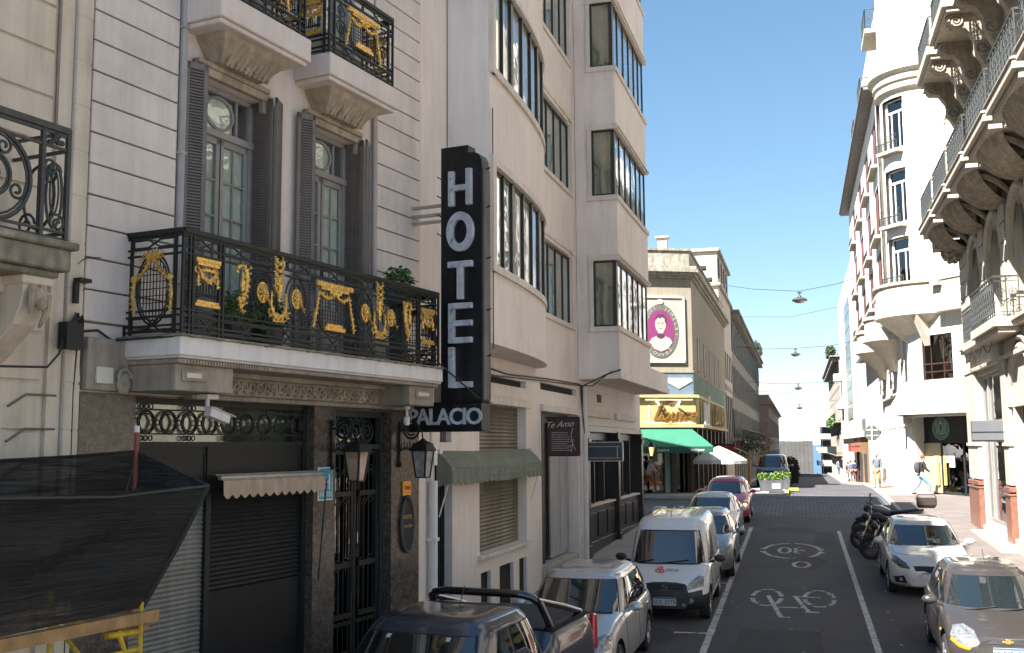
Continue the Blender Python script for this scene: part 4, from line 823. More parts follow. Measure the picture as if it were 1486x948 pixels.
for za, zb in BANDS:
    ribbon(b2, 0, .46, 1.04, za, zb, (), blind=False, ax='x', c=11.60)
    f = MB(); f.box(.96, 1.07, 11.6, 11.72, za, zb); f.box(.42, .44, 11.62, 16.6, za, zb); f.build('corner_post', WFRAME, b2)
    ribbon(b2, 1.13, 11.72, 16.68, za, zb, (12.4, 13.3, 14.2, 15.1, 15.9), dn=-.08)
    MB().box(.43, 1.0, 11.75, 11.76, za, zb).build('curtain', mat('khaki_curtain', (.34, .31, .24), .9, var=.2, scale=3), b2)
# ground-floor details
t = MB(); t.box(0, .08, 3.05, 6.55, 4.86, 5.02); t.box(0, .08, 7.6, 11.5, 4.84, 5.0); t.box(0, .10, 12.1, 15.7, 4.84, 5.02); t.box(0, .10, 16.5, 20.2, 4.84, 5.02); t.box(0, .09, 3.0, 6.45, 1.98, 2.05); t.box(0, .01, .02, 21.3, 5.56, 5.575)
t.build('ledge', STU_T, b2, bevel=.01)
roller('roller_shutter', -.21, 3.13, 6.4, 2.05, 4.86, mat('brown_green_roller', (.22, .19, .135), .65, metal=.1, var=.25, scale=1.2, streak=.4), b2, p=.075, d=.025)
b = MB()
for q in g_ops[3:6]: b.box(-.34, -.07, q[0], q[1], q[2], q[3])
for q in g_ops[8:]: b.box(-.2, -.12, *q)
b.build('basement_opening', mat('dark_opening', (.014, .011, .009), .9, var=.2), b2)
b = MB(); b.box(-.36, -.18, .75, 1.62, .5, 3.95)
for k in range(8): b.bar((-.15, .78 + k * .115, .5), (-.15, .78 + k * .115, 3.9), .03)
b.build('folding_gate', IRON, b2); b = MB(); b.box(-.3, -.28, 1.0, 1.58, 4.12, 4.45)
for k in range(7): b.bar((-.1, 1.03 + k * .085, 4.12), (-.1, 1.03 + k * .085, 4.45), .014)
b.build('barred_window', IRONG, b2)
b = MB(); b.tube([(.10, .42, .5), (.10, .42, 3.5)], .075, 10); b.box(.02, .18, .32, .5, 2.55, 2.6); b.tube([(.08, .38, 3.5), (.08, .36, 5.4)], .03, 8); b.box(.02, .16, .3, .45, 3.75, 4.1); b.build('drainpipe', WHITE, b2, smooth=True)
b = MB(); b.tube([(.11, 11.85, .95), (.11, 11.85, 5.6)], .07, 10); b.box(0, .06, 11.6, 12.15, .9, 4.9); b.build('drainpipe', WHITE, b2)
cb = MB(); cb.tube([(.84, 1.36, 9.9), (.83, 1.37, 5.7), (.1, 1.2, 5.55)], .011, 4); cb.tube([(.03, 1.3, 5.62), (.03, 5, 5.50), (.03, 8, 5.60), (.03, 11.5, 5.66), (.1, 11.58, 5.6), (.9, 11.5, 5.95), (1.16, 11.5, 6.0)], .018, 5); cb.tube([(.03, 1.3, 5.58), (.03, 4, 5.42), (.03, 8, 5.54), (.03, 11.4, 5.62), (.4, 11.5, 5.6), (.8, 11.5, 5.9), (1.16, 11.5, 6.02)], .014, 5)
for k in range(3): cb.tube([(.04 + .02 * k, 11.7 + .05 * k, 5.62), (.06, 11.75 + .07 * k, 5.0), (.12, 11.8 + .05 * k, 4.3)], .015, 5)
cb.build('wall_cable', CABLE, b2)
b = MB(); b.box(0, .03, 14.0, 14.5, 5.28, 5.5); b.build('vent_grille', mat('rusty_vent', (.14, .10, .07), .9, var=.3), b2)
# second shop: white boarded doors above two steps
b = MB(); b.box(-.38, -.33, 7.68, 8.5, .9, 4.84); b.box(-.30, -.26, 9.5, 10.45, 1.35, 4.84); b.box(-.30, -.26, 10.5, 11.4, 1.35, 4.84); b.build('boarded_door', mat('grey_white_board', (.42, .41, .42), .7, var=.12, streak=.25), b2)
b = MB(); b.box(-.34, -.2, 8.5, 8.72, 1.2, 4.84); b.box(-.5, -.36, 8.7, 9.5, 1.2, 4.84); b.box(-.3, -.25, 7.68, 11.4, 4.6, 4.84); b.build('door_frame', mat('brown_black', (.03, .022, .02), .6, var=.2), b2)
b = MB(); b.box(-.38, .0, 7.6, 11.5, .6, 1.32); b.box(.0, .42, 7.55, 11.0, .6, 1.06); b.build('entrance_step', mat('worn_marble', (.40, .38, .33), .6, var=.25, scale=4, streak=.2), b2, bevel=.012)
# black timber shop front
b = MB(); b.box(-.3, -.22, 12.2, 21.3, 4.2, 4.6); b.box(-.3, .05, 12.2, 21.35, 4.42, 4.6)
for a in (12.25, 16.7, 21.05): b.box(-.3, .09, a, a + .32, 1.0, 4.45); b.box(-.3, .13, a - .04, a + .36, 4.1, 4.25); b.box(-.1, .12, a - .03, a + .35, 1.0, 1.4)
for a, c in ((12.57, 16.7), (17.02, 21.05)):
    b.box(-.3, .0, a, c, 1.0, 1.42); b.box(-.3, -.05, a, c, 1.42, 2.38)
    for k in range(3): q = a + (c - a) * k / 3; b.box(-.05, -.02, q + .12, q + (c - a) / 3 - .12, 1.52, 2.2); b.box(-.28, -.1, q, q + .07, 2.38, 4.2)
b.build('shop_front', mat('shop_black', (.022, .02, .02), .35, var=.3, scale=5, streak=.3), b2, bevel=.01)
b = MB(); b.box(-.2, .03, 12.75, 16.5, 2.38, 2.43); b.box(-.2, .03, 17.2, 20.9, 2.38, 2.43); b.build('shop_sill', STU_T, b2)
b = MB(); b.box(-.30, -.29, 12.57, 21.05, 2.4, 4.3); b.build('shop_glass', GLD, b2); b = MB(); b.box(-.39, -.37, 12.3, 13.3, 2.4, 4.2); b.box(-.39, -.37, 17, 18, 2.4, 4.2); b.build('shop_curtain', mat('olive_cloth', (.20, .17, .10), .9), b2)
b = MB(); b.box(-.28, -.2, 13.5, 14.0, 2.4, 4.2); b.build('wood_panel', mat('red_brown_wood', (.16, .06, .035), .5, var=.2), b2)
def b2w(n, s, z=0): x, y = xyz(HA, 1.2, n, s); return (x, y, z)
def bthing(name, label, cat, group=None): return thing(name, label, cat, b2w(0, 0), -R(1.2), group)
aw = bthing('green_awning', 'faded green scalloped awning across the cream building beside the hotel', 'awning')
GC = mat('faded_green_canvas', (.17, .185, .145), .85, var=.18, scale=3, bump=.3, bs=20, streak=.12)
b = MB(); pr_ = [(.03, 3.98), (.20, 3.83), (.30, 3.70)]; a0, a1 = .75, 6.55
for (n0, z0), (n1, z1) in zip(pr_, pr_[1:]):
    k = 12
    for i in range(k): p, q = a0 + (a1 - a0) * i / k, a0 + (a1 - a0) * (i + 1) / k; f_ = lambda s_, z: z - .02 * sin(pi * (s_ - a0) / (a1 - a0)) * 1; b.quad((n0, p, f_(p, z0)), (n0, q, f_(q, z0)), (n1, q, f_(q, z1)), (n1, p, f_(p, z1)))
b.add([(.03, a0, 3.98), (.2, a0, 3.83), (.3, a0, 3.7), (.3, a0, 3.45), (.03, a0, 3.38)], [(0, 1, 2, 3, 4)]); b.add([(.03, a1, 3.98), (.2, a1, 3.83), (.3, a1, 3.7), (.3, a1, 3.45), (.03, a1, 3.5)], [(0, 1, 2, 3, 4)])
N = 20; pts = [(.31 + .015 * sin(i * .9), a0 + (a1 - a0) * i / (N * 6), 3.45 - .05 * abs(sin(pi * i / 6)) ** .6) for i in range(N * 6 + 1)]
for p, q in zip(pts, pts[1:]): b.quad((.30, p[1], 3.69), (.30, q[1], 3.69), q, p)
b.build('canvas', GC, aw)
b = MB(); rr = random.Random(5)
textmesh(b, 'El  boliche casa de ropa', .17, MT((.345, 3.9, 3.57), (0, 1, 0), (0, 0, 1)), depth=.004) if False else None
for i in range(34):
    a = 2.5 + i * .105
    if i in (6, 7, 8, 15, 22): continue
    h = rr.uniform(.03, .06); b.tube([(.34, a, 3.57 - h), (.342, a + rr.uniform(-.02, .03), 3.57 + h * rr.uniform(.2, 1))], .006, 4); b.tube([(.34, a, 3.57 + rr.uniform(-.04, .03)), (.342, a + .05, 3.57 + rr.uniform(-.03, .04))], .005, 4)
b.build('lettering', mat('faded_letter', (.34, .35, .30), .8), aw)
b = MB()
for a in (a0 + .05, a1 - .02): b.tube([(.3, a, 3.7), (.06, a, 2.9)], .012, 5); b.box(0, .1, a - .06, a + .06, 3.93, 4.0)
b.build('arm', WHITE, aw)
def blade(name, label, s, n0, n1, z0, z1, m, frame=None, t=.05, group=None):
    o = bthing(name, label, 'sign', group); MB().box(n0, n1, s, s + t, z0, z1).build('board', m, o, bevel=.004)
    if frame:
        f = MB(); f.box(n0 - .02, n1 + .02, s - .02, s + t + .02, z1, z1 + .03); f.box(n0 - .02, n1 + .02, s - .02, s + t + .02, z0 - .03, z0); f.box(n1, n1 + .03, s - .02, s + t + .02, z0, z1); f.bar((0, s + .02, z1 + .015), (n1, s + .02, z1 + .015), .02); f.build('frame', frame, o)
    return o
ts_ = blade('maroon_sign', 'square dark maroon hanging sign with white script beside the white boarded doors', 8.0, .06, .80, 3.84, 4.68, mat('maroon_board', (.045, .018, .022), .45, var=.2), IRON)
b = MB(); rr = random.Random(8); y_ = 7.995
SCR = mat('pale_script', (.50, .44, .46), .7)
textmesh(b, 'Te Amo', .20, MT((.34, y_, 4.53), (1, 0, .06), (0, 0, 1)), depth=.004, shear=.5)
for k in range(9):
    z = 4.34 - k * .05; x = .16
    while x < .55: l = rr.uniform(.03, .09); b.box(x, x + l, y_ - .003, y_ + .003, z, z + .012); x += l + .015
b.tube([(.62, y_, 3.9), (.66, y_, 4.1), (.62, y_, 4.3), (.67, y_, 4.45)], .008, 4); b.tube([(.72, y_, 3.95), (.66, y_, 4.1), (.58, y_, 4.0)], .008, 4); b.tube([(.7, y_, 4.15), (.65, y_, 4.2), (.6, y_, 4.12)], .006, 4)
b.build('lettering', SCR, ts_)
blade('blue_grey_sign', 'long blue grey hanging sign panel over the black timber shop front', 12.05, .10, 1.05, 3.66, 4.12, mat('slate_blue', (.045, .06, .08), .4, var=.1), STEEL)
b = MB(); b.bar((.1, 12.02, 4.02), (1.0, 12.02, 4.02), .02); b.bar((.1, 12.02, 3.72), (1.0, 12.02, 3.72), .02); b.bar((.93, 12.02, 3.72), (.93, 12.02, 4.02), .02); o = b.build('sign_outline', STEEL); o.parent = bpy.data.objects['blue_grey_sign']
LIT = mat('warm_lamp', (1, .55, .22), .5, emit=.4, var=0, bump=0)
o = bthing('lit_wall_lantern', 'small lit amber lantern at the far end of the black shop front', 'lantern'); b = MB(); b.loft([[(.35 + r_ * cos(k * pi / 2 + .78), 21.6 + r_ * sin(k * pi / 2 + .78), z) for k in range(4)] for r_, z in ((.07, 3.68), (.12, 3.98))]); b.build('glass', LIT, o)
b = MB(); b.loft([[(.35 + r_ * cos(k * pi / 2 + .78), 21.6 + r_ * sin(k * pi / 2 + .78), z) for k in range(4)] for r_, z in ((.15, 3.98), (.09, 4.1), (.02, 4.16))]); b.loft([[(.35 + r_ * cos(k * pi / 2 + .78), 21.6 + r_ * sin(k * pi / 2 + .78), z) for k in range(4)] for r_, z in ((.04, 3.58), (.09, 3.67))])
for k in range(4): b.bar((.35 + .075 * cos(k * pi / 2 + .78), 21.6 + .075 * sin(k * pi / 2 + .78), 3.68), (.35 + .125 * cos(k * pi / 2 + .78), 21.6 + .125 * sin(k * pi / 2 + .78), 3.98), .02)
b.tube([(0, 21.3, 4.2), (.2, 21.5, 4.3), (.35, 21.6, 4.15)], .015, 5); b.build('bracket', IRON, o)
o = bthing('street_cabinet', 'small grey round bin on the pavement corner beyond the black shop', 'bin')
b = MB(); g0 = gz(38) + .13; b.lathe([(.22, g0), (.26, g0 + .4), (.28, g0 + .42), (.2, g0 + .5)], .5, 22.4, 12); b.build('drum', STEEL, o)
# ============================================================ CORNER SHOP BUILDING ("Louvre")
def relM(A1, g1, A0, g0): return (Matrix.Translation((*A0, 0)) @ Matrix.Rotation(-R(g0), 4, 'Z')).inverted() @ (Matrix.Translation((*A1, 0)) @ Matrix.Rotation(-R(g1), 4, 'Z'))
LA = (-4.8, 51.5); lv = facade('corner_shop_building', 'olive corner building with an oval portrait sign and gold Louvre shop fascia', 'building', LA, 65)
MS = relM(LA, .2, LA, 65)
OLV = mat('olive_stucco', (.25, .225, .17), .85, var=.08, scale=.8, bump=.2, streak=.15); OLD = mat('old_grey_cornice', (.33, .31, .25), .85, var=.3, scale=5, bump=.4, streak=.4)
b = MB(); s_ = MB()
b.box(-.6, 0, -8, 0, 5.0, 12.1); s_.box(-9, 0, 0, 22.7, 5.0, 12.1); s_.box(-9, -.6, .6, 22.7, 1.3, 5.0); b.merge(s_, MS); b.box(-6, -.6, -8, -.8, 1.3, 12.1)
b.build('wall', OLV, lv)
b = MB(); s_ = MB()
for d, z0, z1 in ((.10, 12.08, 12.2), (.22, 12.2, 12.36), (.36, 12.36, 12.5), (.30, 12.5, 12.66)): b.box(-.5, d, -8, d * .4, z0, z1); s_.box(-.5, d, -d * .3, 22.8, z0 - .003, z1 - .003)
b.box(-.4, -.05, -8, -.05, 12.66, 13.45); s_.box(-.4, -.05, .05, 22.6, 12.66, 13.45); b.box(-.45, .02, -8, 0.02, 13.45, 13.56); s_.box(-.45, .02, 0, 22.6, 13.447, 13.557); b.merge(s_, MS); b.build('cornice', OLD, lv)
s_ = MB()
for a in (3.0, 6.5, 10, 13.5, 17): s_.box(.0, .02, a - .45, a + .45, 7.75, 9.35); 
b = MB(); b.merge(s_, MS); b.build('side_window', mat('brown_pane', (.10, .085, .07), .4, var=.2), lv)
s_ = MB()
for a in (3.0, 6.5, 10, 13.5, 17): s_.box(.0, .05, a - .55, a + .55, 7.6, 7.72); s_.box(0, .04, a - .55, a - .47, 7.72, 9.4); s_.box(0, .04, a + .47, a + .55, 7.72, 9.4)
b = MB(); b.merge(s_, MS); b.build('side_window_frame', OLV, lv)
b = MB(); s_ = MB(); b.box(0, .05, -8, 0, 7.5, 7.62); s_.box(0, .05, 0, 22.7, 7.497, 7.617); b.merge(s_, MS); b.build('string_course', OLV, lv)
TE = mat('teal_band', (.075, .12, .14), .7, var=.15); b = MB(); b.box(0, .03, -4.0, 0, 6.45, 7.42); b.build('blue_band', mat('slate_blue_band', (.10, .15, .20), .7, var=.15), lv)
b = MB(); s_ = MB(); s_.box(0.001, .035, 0.01, 20, 6.45, 7.5); b.merge(s_, MS); b.build('green_band', mat('verdigris_band', (.12, .20, .15), .8, var=.3, scale=2, streak=.3), lv)
b = MB(); b.ext([(-1.35, 7.25), (-.15, 7.25), (-.05, 7.1), (-.75, 6.72), (-1.45, 7.1)], 'x', .03, .06); b.ext([(-3.05, 7.25), (-2.05, 7.25), (-1.95, 7.1), (-2.5, 6.72), (-3.1, 7.1)], 'x', .03, .06); b.build('diamond_emblem', mat('pale_green_emblem', (.36, .42, .36), .6), lv)
b = MB(); s_ = MB(); b.box(0, .12, -8, .05, 5.0, 6.3); b.box(0, .45, -8, .2, 4.88, 5.02); b.box(0, .3, -8, .1, 6.3, 6.44); s_.box(0, .45, 0, 17, 4.878, 5.017); s_.box(0, .12, .12, 17, 5.02, 6.297); s_.box(0, .25, .05, 17, 6.3, 6.438); b.merge(s_, MS)
b.build('shop_fascia', mat('cream_gold_fascia', (.36, .29, .13), .6, var=.15, scale=3), lv)
b = MB(); b.box(.12, .15, -2.45, -.1, 6.18, 6.22); b.box(.12, .15, -2.45, -.1, 5.06, 5.10); b.box(.12, .15, -2.3, -2.25, 5.2, 5.9); b.tube([(.5, -2.0, 6.1), (.3, -1.85, 6.0), (.2, -1.8, 5.95)], .05, 6); b.tube([(.5, -.9, 6.1), (.3, -.85, 6.0), (.2, -.9, 5.9)], .05, 6); b.build('light_strip', mat('white_strip_light', (1, .95, .8), .5, emit=.3, var=0, bump=0), lv)
b = MB(); G3 = mat('gold_letter', (.15, .075, .014), .45, metal=0)
def stroke(pts, w=.035): b.tube([(.17, s, z) for s, z in pts], w, 6)
x0, z0 = -1.95, 5.25
textmesh(b, 'Louvre', .78, MT((.17, -1.05, 5.5), (0, 1, 0), (0, 0, 1)), depth=.05, shear=.45, spacing=.95, bold=.012)
stroke([(x0 + .1, z0 + .62), (x0 + .32, z0 + .74), (x0 + .42, z0 + .6), (x0 + .25, z0 + .2), (x0 + .02, z0 - .02), (x0 - .1, z0 + .06), (x0 + .1, z0 + .1), (x0 + .5, z0 - .06)], .03)
stroke([(x0 + 1.5, z0 + .1), (x0 + 1.68, z0 + .12), (x0 + 1.82, z0 + .2)], .03); stroke([(x0 + .3, z0 - .1), (x0 + .7, z0 - .16), (x0 + 1.1, z0 - .1), (x0 + 1.2, z0 - .05)], .025)
b.ext([(-1.3, 5.98), (-1.34, 6.14), (-1.25, 6.07), (-1.2, 6.17), (-1.15, 6.07), (-1.06, 6.14), (-1.1, 5.98)], 'x', .13, .18); b.build('script_lettering', G3, lv)
b = MB(); s_ = MB(); textmesh(s_, 'LOUVRE', 1.55, MT((.5, 9.8, 5.6), (0, 1, 0), (0, 0, 1)), depth=.12, spacing=1.35)
for k in range(11): s_.box(.14, .2, 1.5 + k * 1.4, 1.62 + k * 1.4, 5.05, 6.2)
b.merge(s_, MS); b.build('gold_lettering', mat('dull_gold_letter', (.30, .22, .09), .5, metal=.3, var=.3), lv)
b = MB(); s_ = MB()
for p, q in (((.5, 5.05), (1.1, 6.1)), ((1.1, 6.1), (1.3, 5.05)), ((1.3, 5.05), (2.6, 6.0)), ((2.6, 6.0), (2.6, 5.05)), ((.5, 5.05), (3.1, 5.05)), ((3.1, 5.05), (3.1, 6.1)), ((3.1, 6.1), (3.7, 6.5)), ((2.8, 5.05), (2.8, 6.1))): s_.bar((.45, *p), (.45, *q), .09)
b.merge(s_, MS); b.build('white_bracket', WHITE, lv)
# oval portrait sign
b = MB(); b.box(0, .05, -2.75, -.42, 8.05, 11.12); b.build('sign_board', mat('ivory_board', (.30, .28, .25), .6, var=.05), lv)
b = MB()
for q in ((-2.8, -.37, 11.1, 11.2), (-2.8, -.37, 7.97, 8.07), (-2.8, -2.72, 7.97, 11.2), (-.47, -.37, 7.97, 11.2)): b.box(.0, .1, *q)
b.build('sign_frame', mat('ivory_frame', (.42, .40, .36), .6), lv)
oc = (-1.60, 9.5)
b = MB(); b.disc((.05, oc[0], oc[1]), .90, 'x', .02, 36, rz=1.30); b.build('grey_oval', mat('grey_oval_paint', (.10, .095, .08), .6), lv)
b = MB(); b.disc((.07, oc[0], oc[1]), .68, 'x', .012, 36, rz=1.02); b.build('magenta_oval', mat('magenta_paint', (.17, .022, .10), .6, var=.04), lv)
b = MB(); b.disc((.082, oc[0], oc[1] + .32), .27, 'x', .012, 24, rz=.42); b.ext([(oc[0] + y, oc[1] + z) for y, z in ((-.12, 0), (.12, 0), (.14, -.22), (.45, -.35), (.58, -.55), (.35, -.86), (0, -1.0), (-.35, -.86), (-.58, -.55), (-.45, -.35), (-.14, -.22))], 'x', .081, .092); b.build('bust_figure', mat('ivory_figure', (.32, .30, .27), .6), lv)
b = MB(); b.ext([(oc[0] + y, oc[1] + z) for y, z in ((-.26, .5), (-.24, .7), (-.08, .80), (.12, .82), (.27, .68), (.30, .42), (.22, .40), (.2, .6), (.05, .68), (-.02, .56), (-.06, .66), (-.16, .62))], 'x', .094, .1); b.ext([(oc[0] + y, oc[1] + z) for y, z in ((-.15, -.12), (.15, -.12), (.2, -.3), (0, -.38), (-.2, -.3))], 'x', .094, .098)
for y in (-.1, .1): b.box(.094, .099, oc[0] + y - .04, oc[0] + y + .04, oc[1] + .36, oc[1] + .40)
b.box(.094, .099, oc[0] - .05, oc[0] + .05, oc[1] + .10, oc[1] + .13); b.build('dark_hair', mat('plum_ink', (.06, .02, .045), .6), lv)
b = MB(); CR = mat('ring_lettering', (.34, .33, .30), .6)
def ringtext(s, t0, t1, flip=False):
    for i, ch in enumerate(s):
        t = t0 + (t1 - t0) * i / (len(s) - 1); y, z = oc[0] + .79 * cos(t), oc[1] + 1.16 * sin(t); tx, tz = sin(t), -cos(t)
        if flip: tx, tz = -tx, -tz
        textmesh(b, ch, .23, MT((.08, y, z), (0, tx, tz), (0, -tz, tx)), depth=.008)
ringtext('ANTIQUES', R(188), R(112)); ringtext('JEWELRY', R(68), R(-8)); ringtext('LOUVRE', R(232), R(308), True); b.build('ring_lettering', CR, lv)
b = MB(); b.disc((.07, oc[0], oc[1] + 1.42), .16, 'x', .02, 16, rz=.13); b.build('top_medallion', mat('grey_medal', (.35, .33, .28), .6), lv)
# ground floor of the shop
b = MB(); b.box(-.55, -.5, -8, -.2, 1.6, 4.9); s_ = MB(); s_.box(-.58, -.5, 0, 22, 1.4, 4.88); b.merge(s_, MS); b.build('shop_glazing', GLD, lv)
b = MB(); s_ = MB()
for a in (-5.6, -3.1, -1.15, -.25): b.box(-.5, -.02, a, a + .22, 1.6, 4.9)
for a in (1.5, 4.2, 6.9, 9.6, 12.3, 15, 18, 21): s_.box(-.5, -.01, a, a + .4, 1.2, 4.88)
b.box(-.5, -.1, -8, -3.0, 1.6, 2.3); b.box(-.5, -.02, -1.0, -.2, 4.2, 4.9); b.merge(s_, MS); b.build('shop_pier', mat('dark_bronze_pier', (.045, .03, .022), .45, var=.3), lv)
b = MB(); b.box(-.5, -.35, -2.9, -2.5, 1.7, 4.0); b.box(-.48, -.3, -1.4, -1.15, 1.7, 4.1); b.build('pale_green_panel', mat('pale_green_panel', (.30, .42, .36), .5), lv)
b = MB(); b.tube([(-.1, -.67 + .36 * cos(t), 3.5 + .5 * sin(t)) for t in [i * pi / 12 for i in range(13)]], .05, 6); b.box(-.14, -.06, -1.05, -.98, 1.7, 3.5); b.box(-.14, -.06, -.36, -.29, 1.7, 3.5); b.build('arched_door', mat('dark_wood', (.05, .02, .012), .4), lv)
b = MB(); rr = random.Random(4)
for i in range(26): a = rr.uniform(-5.5, -1.5); b.box(-.45, -.4, a, a + rr.uniform(.05, .2), rr.uniform(2.3, 3.6), rr.uniform(2.4, 3.8))
b.build('window_display', mat('display_clutter', (.25, .28, .18), .6, var=.6, scale=6), lv)
ga = thing('green_awning', 'bright green shop awning with white lettering under the gold Louvre fascia', 'awning', (*LA, 0), -R(65))
b = MB(); BG = mat('bright_green_canvas', (.016, .115, .07), .8, var=.08, scale=2); b.add([(.35, -5.2, 4.84), (.35, -.3, 4.84), (1.55, .35, 3.98), (1.55, -5.3, 3.98)], [(0, 1, 2, 3)]); b.add([(.35, -.3, 4.84), (1.55, .35, 3.98), (.35, -.3, 3.98)], [(0, 1, 2)]); b.build('canvas', BG, ga)
b = MB(); b.box(1.53, 1.56, -5.3, .35, 3.68, 3.97); b.build('valance', mat('dark_green_canvas', (.008, .07, .045), .8), ga); b = MB()
for c, w_ in ((-4.0, 'joyas'), (-2.1, 'Louvre'), (-.45, 'antiques')): textmesh(b, w_, .2, MT((1.57, c, 3.83), (0, 1, 0), (0, 0, 1)), depth=.01, shear=.3)
b.build('lettering', WHITE, ga)
um = thing('white_umbrella', 'white square market umbrella in front of the olive corner shop', 'umbrella', (-3.72, 52.0, gz(52) + .13))
b = MB(); nn = 8; top = 2.18; r0_, r1_ = 1.35, .04
rings = []
for k in range(6):
    t = k / 5; r_ = r0_ + (r1_ - r0_) * t; z = 1.52 + (top - 1.52) * (t ** .85); rings.append([(r_ * (1.0 if i % 2 else .96) * cos(i * pi / nn + .2), r_ * (1.0 if i % 2 else .96) * sin(i * pi / nn + .2), z) for i in range(2 * nn)])
b.loft(rings, cap=False); vv = [(p[0], p[1], p[2] - .17) for p in rings[0]]; b.loft([vv, rings[0]], cap=False); b.build('canopy', mat('white_canvas', (.55, .54, .52), .85, var=.04, bump=.1), um)
MB().tube([(0, 0, 0), (0, 0, 2.2)], .03, 8).build('pole', WOOD, um); MB().box(-.3, .3, -.3, .3, 0, .08).build('base', DKGREY, um)
# ============================================================ generic street building
def street_building(name, label, cat, A, ang, L, dep, z0, z1, floors, bays, mw, mt, mg, bal=(), cornice=.35, ww=.9, wh=.62, parapet=.6, brackets=True, ground=3.4, shut=None, frame=None, side=True):
    o = facade(name, label, cat, A, ang); w = MB(); ops = []; gz0 = z0 + ground; fh = (z1 - gz0 - parapet) / floors; bw = L / bays
    for f in range(floors):
        for k in range(bays):
            c = (k + .5) * bw; ops.append((c - ww / 2, c + ww / 2, gz0 + f * fh + fh * .18, gz0 + f * fh + fh * (.18 + wh)))
    for k in range(bays): c = (k + .5) * bw; ops.append((c - bw * .33, c + bw * .33, z0, z0 + ground * .78))
    wallskin(w, 0, L, z0 - 2, z1, 0, ops, .25); w.box(-dep, -.27, 0.0, L, z0 - 2, z1 - .02)
    for s_ in (0, L): w.quad((0, s_, z0 - 2), (-.3, s_, z0 - 2), (-.3, s_, z1), (0, s_, z1))
    w.quad((0, 0, z1), (-.3, 0, z1), (-.3, L, z1), (0, L, z1)); w.build('wall', mw, o)
    t = MB()
    for d, a, c in ((.12, -.25, -.1), (.25, -.1, .05), (cornice, .05, .2)): t.box(-.2, d, -d * .3, L + d * .3, z1 - parapet + a, z1 - parapet + c)
    t.box(0, .14, 0, L, gz0 - .15, gz0 + .05); t.box(-.1, .06, 0, L, z1 - .02, z1 + .08)
    if brackets:
        k = 0
        while k < L: t.box(0, cornice * .8, k, k + .18, z1 - parapet - .5, z1 - parapet - .1); k += .75
    t.build('cornice', mt, o)
    for op in ops:
        up_ = op[2] > z0 + ground - .1
        f = MB(); m = (op[0] + op[1]) / 2
        if up_:
            f.box(0, .05, op[0] - .1, op[0], op[2], op[3] + .1); f.box(0, .05, op[1], op[1] + .1, op[2], op[3] + .1); f.box(0, .07, op[0] - .12, op[1] + .12, op[3] + .03, op[3] + .14); f.box(0, .1, op[0] - .12, op[1] + .12, op[2] - .1, op[2])
        f.box(-.2, -.16, op[0], op[0] + .07, op[2], op[3]); f.box(-.2, -.16, op[1] - .07, op[1], op[2], op[3]); f.box(-.2, -.16, m - .03, m + .03, op[2], op[3]); f.box(-.2, -.16, op[0], op[1], op[2] + (op[3] - op[2]) * .7, op[2] + (op[3] - op[2]) * .7 + .05)
        fo = f.build('window', mt if up_ else (frame or WFRAME), o); MB().box(-.2, -.19, op[0], op[1], op[2], op[3]).build('pane', mg, fo)
        if shut and up_:
            q = MB()
            for s_, e in ((op[0], -1), (op[1], 1)): q.box(.06, .10, min(s_, s_ + e * ww * .45), max(s_, s_ + e * ww * .45), op[2], op[3])
            q.build('shutter', shut, fo)
    for fl in bal:
        z = gz0 + fl * fh + fh * .1; q = MB(); q.box(0, .7, bw * .1, L - bw * .1, z - .15, z); q.build('balcony', mt, o); r_ = MB(); r_.bar((.66, bw * .12, z + .95), (.66, L - bw * .12, z + .95), .05); r_.bar((.66, bw * .12, z + .1), (.66, L - bw * .12, z + .1), .04); a = bw * .12
        while a < L - bw * .1: r_.bar((.66, a, z), (.66, a, z + .95), .025); a += .16
        r_.build('balcony_railing', IRON, o)
    return o
GREYST = mat('grey_old_stone', (.21, .195, .17), .85, var=.2, scale=2, bump=.3, streak=.35); GREYS2 = mat('grey_trim_stone', (.24, .22, .19), .85, var=.2, scale=4, bump=.3, streak=.35)
tw = facade('tower_house', 'narrow pale tower house rising behind the olive corner building', 'house', (-4.8, 69.8), 0.2)
TWM = mat('pale_weathered', (.50, .45, .38), .85, var=.12, scale=.8, bump=.2, streak=.3)
b = MB(); b.box(-4.6, 0.02, 4.4, 12.2, 1, 13.4); b.box(-4.6, 0.06, 0, 12.2, 8.2, 14.4); b.box(-4.4, .0, .3, 11, 14.6, 16.75); b.build('wall', TWM, tw)
b = MB(); b.box(-4.8, .22, -.2, 12.4, 14.4, 14.6); b.box(-4.7, .2, .1, 11.3, 16.75, 16.95); b.box(-.0, .1, 4.4, 12.2, 7.9, 8.2); b.build('eaves', OLD, tw)
b = MB()
for k in range(4): b.box(.0, .03, 1.2 + k * 2.4, 2.4 + k * 2.4, 15.2, 16.5); b.box(.02, .08, 4.8 + k * 1.9, 5.6 + k * 1.9, 8.6, 10.5) if k < 4 else None; b.box(.02, .06, 4.9 + k * 1.9, 5.8 + k * 1.9, 3, 7.5)
b.build('window', DARK, tw)
b = MB(); b.box(-3.9, -3.3, .6, 1.2, 16.95, 17.9); b.box(-4.05, -3.15, .45, 1.35, 17.9, 18.0); b.build('chimney', TWM, tw)
ch = thing('roof_vent', 'pair of dark metal flues standing on the roof edge of the olive corner building', 'flue', (-5.2, 62, 0)); b = MB()
for y in (0, 4.5): b.tube([(0, y, 12.6), (0, y, 14.3)], .1, 8); b.tube([(-.35, y, 14.3), (.35, y, 14.3)], .16, 8)
b.build('flue', IRON, ch)
street_building('stone_apartment_row', 'long dark stone palace front with bracketed cornice and iron balconies on the shaded left side', 'building', (-4.75, 82.1), 0.1, 55, 10, .6, 14.7, 3, 17, GREYST, GREYS2, GLD, bal=(0,), cornice=.7, ww=1.3, shut=IRONG)
b = MB(); rr = random.Random(2)
